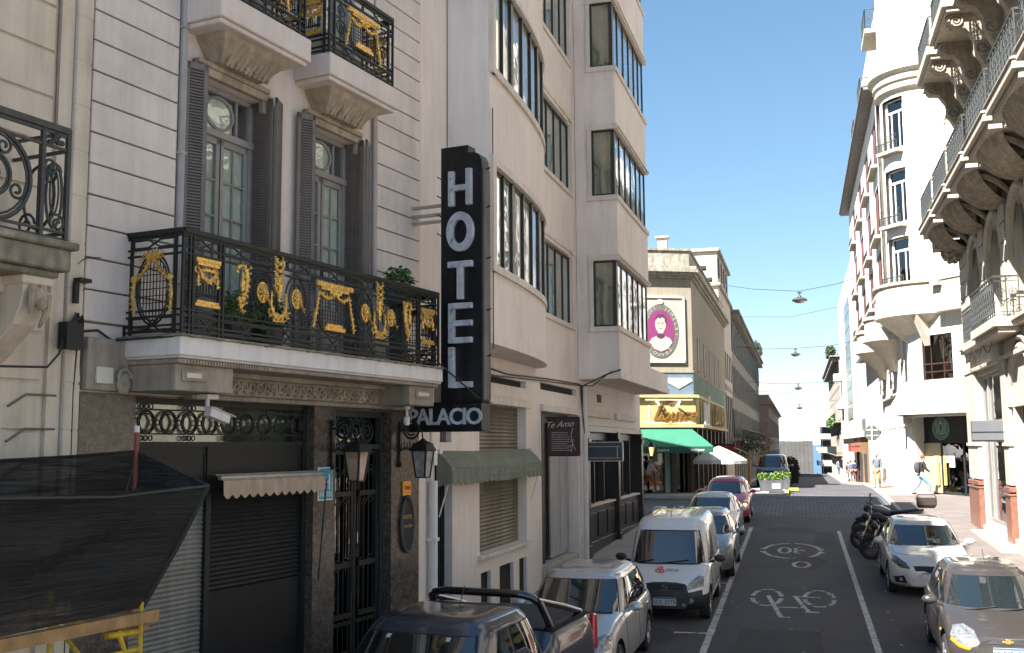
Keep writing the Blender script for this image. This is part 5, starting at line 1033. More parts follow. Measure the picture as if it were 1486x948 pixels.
ob = bush('rooftop_shrubs', 'dark shrubs growing along the far roof cornice of the stone row', 'plant', (-4.2, 124, 14.5), .5, 9, .45, 700, mat('dark_leaf', (.03, .045, .02), .8, var=.4), .16)
ob2 = thing('hanging_cafe_sign', 'dark cafe canopy frame with a red panel under the gold letters', 'sign', (-4.7, 66, 0)); b = MB(); b.box(0, 1.2, 0, .2, 3.2, 4.0); b.build('panel', mat('signal_red', (.35, .02, .02), .5), ob2); b = MB(); b.box(0, 1.3, -6, -5.9, 4.0, 4.1); b.box(0, 1.3, 3, 3.1, 3.4, 3.5); b.tube([(1.2, -6, 3.9), (1.2, 10, 3.5)], .05, 6); b.build('frame', IRON, ob2)
street_building('brown_corner_building', 'low brown classical corner building closing the left side far down the street', 'building', (-3.6, 140), 0.0, 70, 14, -1.2, 10.3, 1, 12, mat('brown_stucco', (.23, .185, .155), .85, var=.1, streak=.2), mat('brown_trim', (.20, .165, .14), .85, var=.1, streak=.3), GLD, cornice=.6, ww=1.2, wh=.45, ground=5.6, brackets=False, parapet=1.1)
o = bpy.data.objects['brown_corner_building']; b = MB(); b.box(-14, 0, -.6, -.01, -3, 10.3); b.box(-14, .4, -1.0, -.01, 9.2, 9.6); b.box(-14, .15, -.75, -.01, 4.4, 4.8); b.box(-14, .1, -.7, 0, 10.3, 10.4); b.build('end_wall', mat('brown_stucco', (.2, .2, .2)), o)
b = MB(); b.box(-2.6, -1.5, -.64, -.6, 5.6, 8.3); b.box(-2.6, -1.5, -.64, -.6, -.5, 2.6); b.box(-4.9, -3.9, -.64, -.6, 5.6, 8.3); b.build('end_window', DARK, o)
cbx = thing('concrete_block', 'plain windowless grey concrete building across the end of the street', 'building', (-3.8, 225, 0)); b = MB()
b.box(0, 6.5, 0, 30, -14, 4.75)
for k in range(8): b.box(-.0 + k * .78, .04 + k * .78, -.06, 0, -14, 4.75)
b.build('wall', mat('grey_concrete', (.075, .072, .068), .9, var=.12, scale=.4, streak=.25), cbx); b = MB(); b.box(1, 1.6, 3, 4, 4.75, 5.3); b.box(2.2, 4.4, 3, 6, 4.75, 5.2); b.tube([(6.6, 2, 4.7), (6.6, 2, 6.6)], .04, 5); b.build('roof_plant', WHITE, cbx)
# ============================================================ ORNATE BUILDING, near right
RA = (5.6, 38.6); r1 = facade('ornate_corner_building', 'cream ornate building with shell-bottomed balconies and red granite shop piers at the near right', 'building', RA, 180.2)
CRM = mat('sunlit_cream_stone', (.46, .41, .335), .8, var=.08, scale=1.2, bump=.3, bs=30, streak=.22)
CRN = mat('cream_carving', (.36, .31, .24), .85, var=.25, scale=5, bump=.6, bs=22, streak=.35)
REDG = mat('red_granite', (.17, .075, .05), .35, var=.25, scale=9, grain=.3, bump=.03)
w = MB(); ops = [(2.1, 6.55, 1.62, 6.15), (7.7, 10.6, 1.4, 5.0), (12.5, 17, 1.6, 6.1)] + [(2.0 + 3.5 * k, 4.2 + 3.5 * k, 7.35, 10.2) for k in range(6)] + [(1.2 + 3.5 * k, 2.7 + 3.5 * k, 11.6, 15.0) for k in range(7)] + [(2.0 + 3.8 * k, 4.0 + 3.8 * k, 16.8, 19.8) for k in range(6)]
wallskin(w, 0, 26, .9, 24, 0, ops, .4); w.box(-12, -.42, 0.001, 26, .5, 24); w.quad((0, 0, .9), (-.45, 0, .9), (-.45, 0, 24), (0, 0, 24)); w.quad((0, 0, 24), (-.5, 0, 24), (-.5, 26, 24), (0, 26, 24)); w.build('wall', CRM, r1)
t = MB()
for a, b_ in ((0.0, 2.05), (6.6, 7.35), (10.9, 12.3), (17.1, 18)):
    t.box(0, .12, a + .02, b_, 2.9, 6.3); t.box(0, .17, a, b_ + .05, 3.95, 4.05)
t.build('pilaster', CRM, r1, bevel=.012); t = MB()
for a, b_ in ((0.0, 2.05), (6.6, 7.35), (10.9, 12.3), (17.1, 18)): t.box(0, .16, a, b_ + .04, .9, 2.62); t.box(0, .2, a - .02, b_ + .06, 2.62, 2.68); t.box(0, .18, a, b_ + .05, 2.72, 2.86)
t.build('granite_pier', REDG, r1, bevel=.012)
t = MB(); t.box(0, .10, 2.1, 26, 1.0, 1.5); t.box(0, .5, 2.3, 7.6, 1.1, 1.36); t.build('plinth', mat('pink_grey_stone', (.40, .31, .27), .7, var=.15), r1, bevel=.01); t = MB()
t.box(0, .15, 0, 26, 6.3, 6.42); t.box(0, .2, 0, 26, 7.0, 7.12); t.box(-.0, .06, 0, 1.9, 6.42, 7.0); t.box(0, .1, 5.9, 6.6, 6.42, 7.0); t.box(0, .26, 0, 26, 7.12, 7.22)
for k in range(40):
    if k % 2 == 0: t.box(0.001, .03, 0, .35, 7.3 + k * .21, 7.3 + k * .21 + .38)
for z in [7.3 + i * .52 for i in range(7)]:
    for k in range(6): t.box(0, .14, 5.1 + 3.5 * k, 5.1 + 3.5 * k - .8, z, z + .49)
    t.box(0, .1, 0, 1.6, z, z + .49)
for k in range(6):
    c = 3.1 + 3.5 * k
    t.tube([(.04, c + 1.25 * cos(q), 9.3 + 1.2 * sin(q)) for q in [i * pi / 16 for i in range(17)]], .13, 6); t.box(0, .14, c - 1.35, c - 1.15, 7.3, 9.3); t.box(0, .14, c + 1.15, c + 1.35, 7.3, 9.3)
t.tube([(.03, 9.15 + 1.55 * cos(q), 5.0 + 1.5 * sin(q)) for q in [i * pi / 16 for i in range(17)]], .10, 6); t.tube([(.03, 9.15 + 1.8 * cos(q), 5.0 + 1.75 * sin(q)) for q in [i * pi / 16 for i in range(17)]], .07, 6)
t.build('stone_moulding', CRM, r1, bevel=.01)
SF = mat('silver_shopframe', (.30, .29, .28), .35, metal=.5, var=.1)
def shopwin(a, b_, z0, z1):
    f = MB(); f.box(-.2, -.1, a, a + .12, z0, z1); f.box(-.2, -.1, b_ - .12, b_, z0, z1); f.box(-.2, -.1, a, b_, z0, z0 + .12); f.box(-.2, -.1, a, b_, z1 - .1, z1); f.box(-.2, -.1, a, b_, 4.62, 4.74); f.box(-.2, -.1, a + 1.1, a + 1.18, z0, z1); fo = f.build('shop_window', SF, r1)
    MB().box(-.17, -.16, a, b_, z0, z1).build('pane', GLD, fo); d = MB(); rr = random.Random(3)
    d.box(-.42, -.4, a, b_, z0, z1); fo2 = d.build('display_back', mat('grey_display', (.20, .22, .22), .8, var=.4, scale=1.5), fo)
    d = MB()
    for k in range(9): q = rr.uniform(a + .2, b_ - .4); zz = rr.choice((1.75, 1.75, 2.6)); d.box(-.36, -.25, q, q + rr.uniform(.1, .4), zz, zz + rr.uniform(.1, .8))
    d.build('display', mat('display_white', (.55, .55, .52), .6, var=.4, scale=5), fo)
shopwin(2.1, 6.55, 1.62, 6.15); shopwin(12.5, 17, 1.6, 6.1)
f = MB(); f.box(-.3, -.22, 7.7, 10.6, 1.4, 6.4); f.build('arched_door', mat('brown_glass_door', (.12, .07, .03), .25, var=.3), r1)
WB = mat('brown_window_frame', (.10, .085, .07), .6)
for k in range(6):
    a = 2.0 + 3.5 * k; ribbon(r1, 0, a, a + 2.2, 7.35, 10.2, (a + .5, a + 1.1, a + 1.7), dn=-.25, fr=mat('grey_window_frame', (.30, .29, .27), .6), gl=GLD, blind=False)
for k in range(7): a = 1.2 + 3.5 * k; ribbon(r1, 0, a, a + 1.5, 11.6, 15.0, (a + .75,), dn=-.25, fr=WB, gl=GLD, blind=False)
for k in range(6): a = 2.0 + 3.8 * k; ribbon(r1, 0, a, a + 2, 16.8, 19.8, (a + 1,), dn=-.25, fr=WB, gl=GLD, blind=False)
def iron_panel(b, T, L, z0, H=.98, r=.011):
    b.bar(T(0, z0 + H), T(L, z0 + H), .045)
    for h in (.05, .13, H - .12): b.bar(T(0, z0 + h), T(L, z0 + h), .02)
    n_ = max(1, int(L / .3)); d = L / n_
    for k in range(n_ + 1): b.bar(T(k * d, z0), T(k * d, z0 + H), .028)
    for k in range(n_):
        c = (k + .5) * d
        scr(b, T, c, z0 + .35, d * .42, .02, 0, 1.6, w=r); scr(b, T, c, z0 + .63, d * .42, .02, pi, -1.6, w=r); b.bar(T(c, z0 + .13), T(c, z0 + H - .12), .014); circ(b, T, c, z0 + H * .5, d * .18, w=r, n=10)
def shell(b, s0, s1, n1, z1, z0):
    "ribbed shell console under a balcony"
    c = (s0 + s1) / 2; W = (s1 - s0) / 2; rings = []
    for j in range(9):
        v = j / 8; z = z0 + (z1 - z0) * (1 - cos(v * pi / 2)); nn_ = n1 * sin(v * pi / 2)
        rings.append([(nn_ * (1 - .10 * (i % 2)) * (1 - .25 * abs((i - 12) / 12) ** 3) * (.25 + .75 * v) ** .2 + .02, c + W * (i - 12) / 12 * (.35 + .65 * sin(v * pi / 2)), z + .03 * (i % 2)) for i in range(25)])
    b.loft(rings, cap=False, close=False); b.blob((n1 * .72, c, z1 - .22), .12, .38, .10, 10, 6); b.blob((n1 * .45, c, z0 + .25), .16, .25, .18, 8, 6)
    for s_ in (-1, 1): b.tube([(x, c + s_ * W * .8, z) for x, z in [(.02 + n1 * .8 * q, z1 - .12 - (1 - q) ** 2 * (z1 - z0) * .8) for q in [i / 8 for i in range(9)]]], .08, 6)
for k in range(7):
    a = -.2 + 3.5 * k; e = a + 3.12
    t = MB(); t.box(0, 1.30, a, e, 11.24, 11.50); t.box(0, 1.18, a + .06, e - .06, 11.06, 11.24); t.box(0, 1.34, a - .03, e + .03, 11.42, 11.47); t.box(0, .85, e, e + .38, 11.15, 11.45); so_ = t.build('shell_balcony', CRM, r1, bevel=.015)
    t = MB(); shell(t, a + .15, e - .15, 1.14, 11.06, 10.35); t.build('shell_console', CRN, so_, smooth=True)
    t = MB(); iron_panel(t, lambda q, h, o=0, a=a: (1.2 + o, a + .1 + q, h), 2.9, 11.5); iron_panel(t, lambda q, h, o=0, a=a: (q, a + .1, h), 1.2, 11.5); iron_panel(t, lambda q, h, o=0, e=e: (q, e - .1, h), 1.2, 11.5); t.build('balcony_railing', IRONG, so_)
for k in range(5):
    a = 1.4 + 3.75 * k; e = a + 3.1
    t = MB(); t.box(0, 1.32, a, e, 16.05, 16.32); t.box(0, 1.2, a + .07, e - .07, 15.92, 16.05); so_ = t.build('scroll_balcony', CRM, r1, bevel=.015)
    for c in (a + .45, e - .45):
        t = MB(); prof = [(0, 15.92), (1.1, 15.92), (1.15, 15.75), (1.0, 15.55), (.7, 15.5), (.5, 15.2), (.45, 14.8), (.25, 14.4), (0, 14.3)]; t.ext(prof, 'y', c - .17, c + .17)
        for s_ in (-.2, .2): t.tube([(x, c + s_, z) for x, _, z in spiral((.93, 0, 15.70), .2, .03, 0, 2, ax='y', n=22)], .035, 6); t.tube([(x, c + s_, z) for x, _, z in spiral((.28, 0, 14.9), .24, .04, pi, 1.6, ax='y', n=20)], .035, 6)
        t.build('scroll_console', CRN, so_)
    t = MB(); iron_panel(t, lambda q, h, o=0, a=a: (1.22 + o, a + .1 + q, h), 2.9, 16.32); iron_panel(t, lambda q, h, o=0, a=a: (q, a + .1, h), 1.2, 16.32); iron_panel(t, lambda q, h, o=0, e=e: (q, e - .1, h), 1.2, 16.32); t.build('balcony_railing', IRONG, so_)
t = MB(); t.box(0, .32, 1.4, 5.6, 7.0, 7.25); t.box(0, .65, 5.5, 9.4, 7.0, 7.25); t.box(0, .55, 5.6, 9.3, 6.85, 7.0); so_ = t.build('first_floor_balcony', CRM, r1, bevel=.015)
t = MB(); iron_panel(t, lambda q, h, o=0: (.28 + o, 1.5 + q, h), 4.0, 7.25, 1.05); iron_panel(t, lambda q, h, o=0: (.6 + o, 5.5 + q, h), 3.8, 7.25, 1.05); iron_panel(t, lambda q, h, o=0: (q, 9.3, h), .6, 7.25, 1.05); t.build('balcony_railing', IRONG, so_)
t = MB(); t.box(0, .9, -.2, .6, 10.6, 10.9); rr = random.Random(9)
for i in range(40): t.blob((rr.uniform(.1, .6), rr.uniform(-.1, 1.4), rr.uniform(10.2, 10.75)), .1, .12, .1, 6, 4)
t.build('garland_carving', CRN, r1, smooth=True)
def r1w(n, s, z=0): x, y = xyz(RA, 180.2, n, s); return (x, y, z)
o = thing('grey_box_sign', 'blank grey box sign projecting over the shop window between red granite piers', 'sign', r1w(0, 0), -R(180.2)); b = MB(); b.box(.03, .92, 6.45, 6.7, 4.08, 4.66); b.build('box', mat('sign_grey', (.10, .105, .115), .5, metal=.2, var=.08), o, bevel=.01); b = MB(); b.box(.03, .94, 6.70, 6.715, 4.10, 4.13); b.box(.03, .94, 6.70, 6.715, 4.34, 4.36); b.build('seam', IRON, o)
o = thing('festoon_cable', 'thin looping cable strung along the cream building under its first balcony', 'cable', r1w(0, 0), -R(180.2)); b = MB()
for a in (1.5, 3.4, 5.2): b.tube([(.3, a + 1.8 * i / 8, 6.95 - .35 * sin(pi * i / 8)) for i in range(9)], .012, 4)
b.build('cable', CABLE, o)
# ============================================================ WHITE CORNER BUILDING with rounded tower
CA = (5.0, 51.5); r2 = facade('white_tower_building', 'sunlit white corner building with a rounded tower and a cafe entrance on its chamfered corner', 'building', CA, 142.5)
M2 = relM(CA, 180, CA, 142.5)
WHT = mat('white_stucco', (.56, .535, .495), .8, var=.10, scale=.8, bump=.2, bs=30, streak=.14); CRT = mat('cream_stucco', (.48, .43, .35), .8, var=.1, scale=.7, bump=.2, streak=.2); GRS = mat('grey_stone_trim', (.38, .35, .31), .8, var=.15, streak=.2)
b = MB(); wallskin(b, 0, 4.3, 1.2, 10, 0, [(.1, 3.35, 1.3, 5.32), (.75, 2.62, 6.86, 8.86)], .2); b.box(-8, -1.5, -1.8, 4.3, 1.2, 10); b.box(-1.6, -.21, .001, 4.3, 5.33, 10); b.box(-1.5, -.01, 3.36, 4.299, 1.2, 5.32); b.box(-1.5, -.01, 0.001, .09, 1.2, 5.32)
s_ = MB(); wallskin(s_, -31, 0, 1.0, 10, 0, [(-15.3, -11.2, 1.9, 4.75), (-10.6, -6.4, 1.9, 4.75), (-5.7, -1.5, 1.9, 4.75), (-2.6, -1.0, 6.95, 9.3), (-10.5, -8.6, 6.95, 9.3), (-18, -16, 6.95, 9.3)], .3); s_.box(-9, -.32, -31, -1.2, 0, 10); s_.quad((0, -31, 0), (-8, -31, 0), (-8, -31, 10), (0, -31, 10)); b.merge(s_, M2)
b.build('wall', WHT, r2)
b = MB(); s_ = MB(); s_.box(0, .16, -15, .1, 6.5, 6.6); s_.box(0, .1, -31, .1, 4.85, 5.0); 
for a in (-15.9, -13.3, -11.0, -8.5, -6.0, -3.6, -1.1, -.35): s_.box(0, .22, a, a + .38, 1.2, 4.8); s_.box(0, .28, a - .05, a + .43, 1.2, 2.0)
b.box(0, .22, -.1, 4.0, 5.22, 5.3); b.merge(s_, M2); b.build('column', WHT, r2, bevel=.01)
b = MB(); s_ = MB(); b.ext([(0, 6.62), (1.0, 5.42), (1.0, 5.32), (0, 5.32)], 'y', -.55, 3.7); s_.ext([(0, 6.5), (.5, 5.42), (.5, 5.32), (0, 5.32)], 'y', -2.0, .45); b.merge(s_, M2); b.build('sloped_canopy', WHT, r2, bevel=.01)
b = MB(); s_ = MB()
for q in ((-15.3, -11.2, 1.9, 4.75), (-10.6, -6.4, 1.9, 4.75), (-5.7, -1.5, 1.9, 4.75), (-2.6, -1.0, 6.95, 9.3), (-10.5, -8.6, 6.95, 9.3), (-18, -16, 6.95, 9.3)): s_.box(-.2, -.18, *q)
b.merge(s_, M2); b.build('street_glazing', GLD, r2); b = MB(); s_ = MB()
for a0, a1 in ((-2.6, -1.0), (-10.5, -8.6), (-18, -16)):
    for k in range(7): s_.bar((.12, a0 + k * (a1 - a0) / 6, 6.95), (.12, a0 + k * (a1 - a0) / 6, 7.9), .03)
    s_.bar((.12, a0, 7.9), (.12, a1, 7.9), .04)
b.merge(s_, M2); b.build('window_guard', GRS, r2)
ribbon(r2, 0, .75, 2.62, 6.86, 8.86, (1.27, 2.0), dn=-.12, wf=.05, fr=mat('bronze_frame', (.05, .02, .015), .4), gl=GLD, blind=False); b = MB(); b.box(-.13, -.08, .75, 2.62, 7.55, 7.6); b.box(-.13, -.08, .75, 2.62, 7.2, 7.24); b.build('window_bar', mat('bronze_frame', (.05, .02, .015)), r2)
b = MB(); b.box(-1.25, -1.2, .70, 3.95, 4.12, 5.3); b.build('dark_transom', BLACKP, r2)
b = MB(); b.disc((-1.2, 1.75, 4.7), .50, 'x', .02, 30); b.build('round_emblem', mat('dark_green_emblem', (.012, .085, .045), .5), r2)
b = MB(); EM = mat('pale_green_emblem2', (.30, .38, .33), .6); e0 = (-1.178, 1.75, 4.7)
for r_ in (.49, .40): b.tube(arc(e0, r_, 0, 2 * pi, n=28)[:-1], .012, 4, closed=True)
for s2_ in (-1, 1):
    for k in range(4): b.tube([(e0[0], e0[1] + s2_ * (.06 + .07 * k + .03 * sin(j * .8)), e0[2] + .24 - j * .09 + .02 * k) for j in range(7)], .014, 4)
b.ext([(e0[1] + .11 * (1 if i % 2 == 0 else .45) * sin(i * pi / 5), e0[2] + .27 + .11 * (1 if i % 2 == 0 else .45) * cos(i * pi / 5)) for i in range(10)], 'x', e0[0], e0[0] + .01); b.build('emblem_pattern', EM, r2)
dr = MB(); dr.box(-1.2, -1.14, .62, .70, 1.75, 4.12); dr.box(-1.2, -1.14, 1.72, 1.80, 1.75, 4.12); dr.box(-1.2, -1.14, 3.0, 3.1, 1.75, 4.12); dr.box(-1.2, -1.14, .62, 3.9, 4.06, 4.14); dr.box(-1.2, -1.14, .62, 3.9, 1.7, 1.85); do = dr.build('door', IRON, r2)
MB().box(-1.19, -1.16, .70, 1.72, 1.85, 4.06).build('khaki_reflection_pane', mat('khaki_reflection_pane', (.30, .27, .16), .3, var=.05), do); MB().box(-1.19, -1.17, 1.8, 3.0, 1.85, 4.06).build('pane', GLD, do); MB().box(-1.19, -1.17, 3.1, 3.9, 1.85, 4.06).build('pane', GLD, do); MB().box(-1.4, -1.35, .7, 3.9, 1.7, 4.1).build('dark_backing', DARK, do)  # opaque khaki colour paints the reflection seen in the left door leaf
b = MB(); WH_ = mat('golden_wood', (.55, .32, .10), .5)
for a in (1.5, 1.92): b.box(-1.12, -1.06, a, a + .12, 2.2, 3.5); 
b.build('handle', WH_, do); b = MB(); b.box(-1.15, -1.14, 1.28, 1.66, 3.2, 3.5); b.box(-1.15, -1.14, 1.9, 2.2, 3.2, 3.5); b.box(-1.15, -1.14, 2.2, 2.5, 3.0, 3.65); b.build('paper_notice', WHITE, do)
b = MB(); b.blob((-.2, 3.6, 4.55), .1, .16, .22); b.build('globe_lamp', WHITE, r2, smooth=True)
for o in r2.children:
    if o.name.split('.')[0] in ('dark_transom', 'round_emblem', 'emblem_pattern', 'door'): o.location = (.6, -.63, 0)
# tower
TC = (-1.55, .05); TR_ = 1.95
def tring(r, z, a0=-180, a1=180, n=40): return [(TC[0] + r * cos(R(a0 + (a1 - a0) * i / n)), TC[1] + r * sin(R(a0 + (a1 - a0) * i / n)), z) for i in range(n + 1)]
b = MB(); FL = [(11.38, 13.5), (14.22, 16.72), (17.72, 20.1)]
zs = [9.9] + [z for q in FL for z in q] + [21.0]
for i in range(0, len(zs), 2): b.loft([tring(TR_, zs[i]), tring(TR_, zs[i + 1])], cap=False, close=False)
for za, zb in FL: b.loft([tring(TR_, za, 14, 346 - 0), tring(TR_, zb, 14, 346)], cap=False, close=False) if False else b.loft([tring(TR_, za, 19, 339), tring(TR_, zb, 19, 339)], cap=False, close=False); b.box(-1.2, TC[0] + TR_ - .42, -.95, .85, za - .05, zb + .05)
b.build('tower_wall', WHT, r2, smooth=True, angle=30)
for za, zb in FL:
    f = MB(); n0 = TC[0] + TR_ - .36
    f.box(n0, n0 + .05, -.62, -.52, za, zb); f.box(n0, n0 + .05, .44, .54, za, zb); f.box(n0, n0 + .05, -.6, .5, zb - .62, zb - .52); f.box(n0, n0 + .05, -.6, .5, zb - .06, zb); f.box(n0, n0 + .05, -.30, -.26, za, zb - .55); f.box(n0, n0 + .05, .18, .22, za, zb - .55)
    fo = f.build('tower_window', WHITE, r2); MB().box(n0 - .02, n0 + .01, -.6, .5, za, zb).build('pane', GLD, fo)
    t = MB(); t.box(n0 + .1, TC[0] + TR_ + .32, -.72, .64, za - .28, za - .12); t.build('window_ledge', GRS, r2, bevel=.01); q = MB(); iron_panel(q, lambda a, h, o=0, n0=n0: (n0 + .62 + o, -.7 + a, h), 1.3, za - .12, .38); q.build('window_guard', IRONG, fo)
b = MB(); b.loft([tring(TR_, 20.3), tring(TR_ + .2, 20.45), tring(TR_ + .2, 20.7), tring(TR_ + .3, 20.8), tring(TR_ + .3, 21.1), tring(TR_ + .5, 21.25), tring(TR_ + .5, 21.5), tring(TR_, 21.9), tring(TR_, 26)], cap=False, close=False); b.build('tower_cornice', CRT, r2)
b = MB(); b.box(-8, -.35, .5, 7.5, 10, 26); b.box(-.35, -.2, 1.95, 2.5, 10, 26); b.box(-.36, -.15, 2.5, 7, 20.8, 21.4); b.box(-.35, -.2, 3.6, 7, 10, 14.2); b.build('upper_wall', WHT, r2)
b = MB(); b.tube([(-.30, 3.1 + .6 * cos(q), 18.3 + .6 * sin(q)) for q in [i * pi / 12 for i in range(13)]], .1, 6); b.box(-.35, -.22, 2.42, 2.55, 15.5, 18.3); b.box(-.35, -.22, 3.65, 3.78, 15.5, 18.3); b.box(-.36, -.25, 2.6, 3.7, 19.3, 20.4)
for i in range(18): b.blob((-.25, 2.7 + random.random(), 19.4 + random.random()), .08, .1, .1, 6, 4)
b.build('arched_niche', CRT, r2)
# corner balcony
b = MB(); BR_ = 2.6
b.loft([tring(1.0, 8.3, -100, 100), tring(1.25, 8.7, -100, 100), tring(1.9, 9.3, -100, 100), tring(BR_ - .15, 9.75, -100, 100), tring(BR_, 9.8, -100, 100), tring(BR_, 10.0, -100, 100), tring(BR_ - .08, 10.05, -100, 100), tring(BR_ - .08, 11.15, -100, 100), tring(BR_ + .03, 11.2, -100, 100), tring(BR_ + .03, 11.32, -100, 100), tring(BR_ - .25, 11.32, -100, 100), tring(BR_ - .25, 10.1, -100, 100), tring(1.9, 10.1, -100, 100)], cap=False, close=False)
b.box(-.3, .55, 2.2, 4.2, 9.78, 10.02); b.box(.42, .52, 2.2, 4.2, 10.02, 11.15); b.box(.38, .58, 2.2, 4.2, 11.15, 11.3); b.ext([(-.0, 8.4), (.7, 9.78), (-.0, 9.78)], 'y', 1.0, 1.35); b.build('corner_balcony', CRT, r2, smooth=True, angle=30)
b = MB(); b.box(.5, .8, 2.3, 2.75, 10.9, 11.2); b.build('air_conditioner', STEEL, r2)
# street-side upper bay with maroon shutters and deep eaves
b = MB(); s_ = MB(); FW = []
for a in (-3.6, -9.8, -16.6, -24.0):
    for za, zb in FL: FW.append((a - 1.5, a + 1.5, za - .1, zb))
wallskin(s_, -30, -1.6, 9.9, 21.2, .8, FW, .3); s_.box(-8, .48, -30, -1.6, 9.9, 21.2); s_.quad((.8, -2.2, 9.9), (.4, -2.2, 9.9), (.4, -2.2, 21.2), (.8, -2.2, 21.2)); s_.quad((.8, -30, 9.9), (.4, -30, 9.9), (.4, -30, 21.2), (.8, -30, 21.2)); s_.quad((.8, -30, 9.9), (.8, -2.2, 9.9), (.4, -2.2, 9.9), (.4, -30, 9.9)); b.merge(s_, M2); b.build('bay_wall', WHT, r2)
MRN = mat('maroon_shutter', (.13, .045, .04), .6, var=.15, streak=.2)
b = MB(); s_ = MB()
for q in FW: s_.box(.72, .76, q[0], q[0] + 1.2, q[2], q[3]); s_.box(.72, .76, q[1] - .9, q[1], q[2], q[3]); s_.box(.56, .58, q[0], q[1], q[2], q[3])
b.merge(s_, M2); b.build('shutter', MRN, r2); b = MB(); s_ = MB()
for q in FW: s_.box(.8, 1.12, q[0] - .1, q[1] + .1, q[2] - .15, q[2]); 
b.merge(s_, M2); b.build('window_ledge', CRT, r2); b = MB(); s_ = MB()
for q in FW:
    s_.bar((1.08, q[0], q[2] + .35), (1.08, q[1], q[2] + .35), .04)
    for k in range(16): s_.bar((1.08, q[0] + k * .2, q[2]), (1.08, q[0] + k * .2, q[2] + .35), .02)
b.merge(s_, M2); b.build('window_guard', IRON, r2)
b = MB(); s_ = MB(); s_.box(-.2, 1.35, -31.5, -1.5, 21.25, 21.42); s_.box(-.2, 1.45, -31.6, -1.5, 21.38, 21.5); b.merge(s_, M2); b.build('eaves', mat('dark_eaves', (.16, .15, .14), .7, var=.2), r2)
b = MB(); s_ = MB()
for a in (-6.3, -13.5):
    k = len(s_.v)
    s_.loft([[(.0 + r_ * cos(R(t)), a + r_ * 1.15 * sin(R(t)), z) for t in range(-90, 91, 12)] for r_, z in ((.35, 7.7), (.6, 8.3), (1.15, 8.9), (1.5, 9.2), (1.62, 9.25), (1.62, 9.5), (1.5, 9.55), (1.5, 10.3), (1.6, 10.35), (1.6, 10.5), (.8, 10.5))], cap=False, close=False)
b.merge(s_, M2); b.build('rounded_balcony', CRT, r2, smooth=True, angle=30)
b = MB(); s_ = MB(); s_.box(-8, -.3, -30, 0, 21.6, 25.5); s_.box(-8, .1, -22, -8, 21.6, 28); b.merge(s_, M2); b.box(-8, -1.0, .5, 6, 21.5, 29); b.build('attic', WHT, r2)
for (a, z) in ((-2.5, 24.2), (-8, 22.6), (-15, 22.4)):
    b = MB(); s_ = MB(); s_.box(0, 1.2, a - 1.3, a + 1.3, z - .2, z); b.merge(s_, M2); bo = b.build('attic_balcony', CRT, r2); b = MB(); s_ = MB(); iron_panel(s_, lambda q, h, o=0, a=a: (1.15 + o, a - 1.25 + q, h), 2.5, z, 1.0); iron_panel(s_, lambda q, h, o=0, a=a: (q, a + 1.25, h), 1.15, z, 1.0); b.merge(s_, M2); b.build('balcony_railing', IRONG, bo)
b = MB(); s_ = MB(); s_.box(.0, .3, -.9, -.2, 4.95, 5.3); b.merge(s_, M2); o = thing('small_grey_wall_box', 'small grey equipment box on the white wall left of the cafe entrance', 'box', (*CA, 0), -R(142.5)); b.build('case', STEEL, o)
# ============================================================ further right-hand buildings
o = facade('white_block_building', 'plain white building with a tall dark glass strip beyond the tower building', 'building', (5.0, 130), 180)
b = MB(); b.box(-9, 0, 0, 47.5, -1, 19.5); b.box(-9, 0.02, 0, 40, 19.5, 20.4); b.box(0, .9, 1.5, 4, 11.2, 12); b.box(0, .25, 0, 47, 4.6, 4.9); b.box(0, .6, 0, 6, 8, 8.6); b.build('wall', WHT, o); b = MB(); b.box(0, .04, 16, 26.0, 6.5, 18); b.box(0, .05, 40, 44, 5.2, 6); b.build('glass_strip', mat('dark_blue_glass', (.06, .065, .075), .15, spec=.9, var=.1), o); b = MB()
for k in range(8): b.box(.04, .07, 16, 26, 6.5 + k * 1.45, 6.56 + k * 1.45)
b.build('strip_bar', STEEL, o); b = MB(); b.box(0, .05, 26, 47, .2, 4.5); b.build('shop_front', mat('orange_brown_shop', (.24, .15, .08), .6, var=.4, scale=.4), o); b = MB(); b.box(.0, .8, 31, 36, 3.4, 4.1); b.build('shop_awning', mat('rust_awning', (.22, .06, .03), .7, var=.5, scale=.5), o); b = MB()
for a in (27, 31, 36, 42): b.box(.05, .12, a, a + 2.6, .5, 3.3)
b.build('shop_door', DARK, o)
street_building('brown_balcony_building', 'old brownish building with planted balconies far along the right side', 'building', (4.9, 176), 180, 45, 10, -1, 14.8, 3, 12, mat('faded_brown', (.36, .31, .26), .85, var=.15, streak=.3), GREYS2, GLD, bal=(0, 1), cornice=1.0, ww=1.3, parapet=.5)
bush('balcony_plants', 'green plants spilling over the balcony of the old brownish building', 'plant', (4.1, 142, 6.1), .5, 6, .7, 500, LEAF, .22)
bush('balcony_plants', 'dark shrubs along the roof edge of the old brownish building', 'plant', (4.2, 138, 14.6), .6, 5, .8, 500, mat('dark_leaf', (.03, .045, .02)), .25)
o = facade('white_apartment_block', 'distant white apartment block with stacked balconies near the sea', 'building', (4.7, 250), 180); b = MB(); b.box(-12, 0, 0, 16, -10, 9.4); b.box(-8, -1, 2, 8, 9.4, 11); b.build('wall', WHT, o); b = MB()
for z in (-6, -3.2, -.4, 2.4, 5.2, 7.8): b.box(-3, 1.0, 15.9, 17.2, z, z + .15); b.box(0, 1.0, 2, 16, z, z + .15); b.box(.9, 1.0, 2, 17.2, z + .15, z + 1.0); b.box(-3, 1, 17.1, 17.2, z + .15, z + 1.0)
b.build('balcony', WHITE, o); b = MB()
for z in (-5.7, -2.9, -.1, 2.7, 5.4): b.box(-2.8, -.1, 15.98, 16.03, z, z + 2.2); b.box(0, .03, 3, 15, z, z + 2.2)
b.build('window', DARK, o)
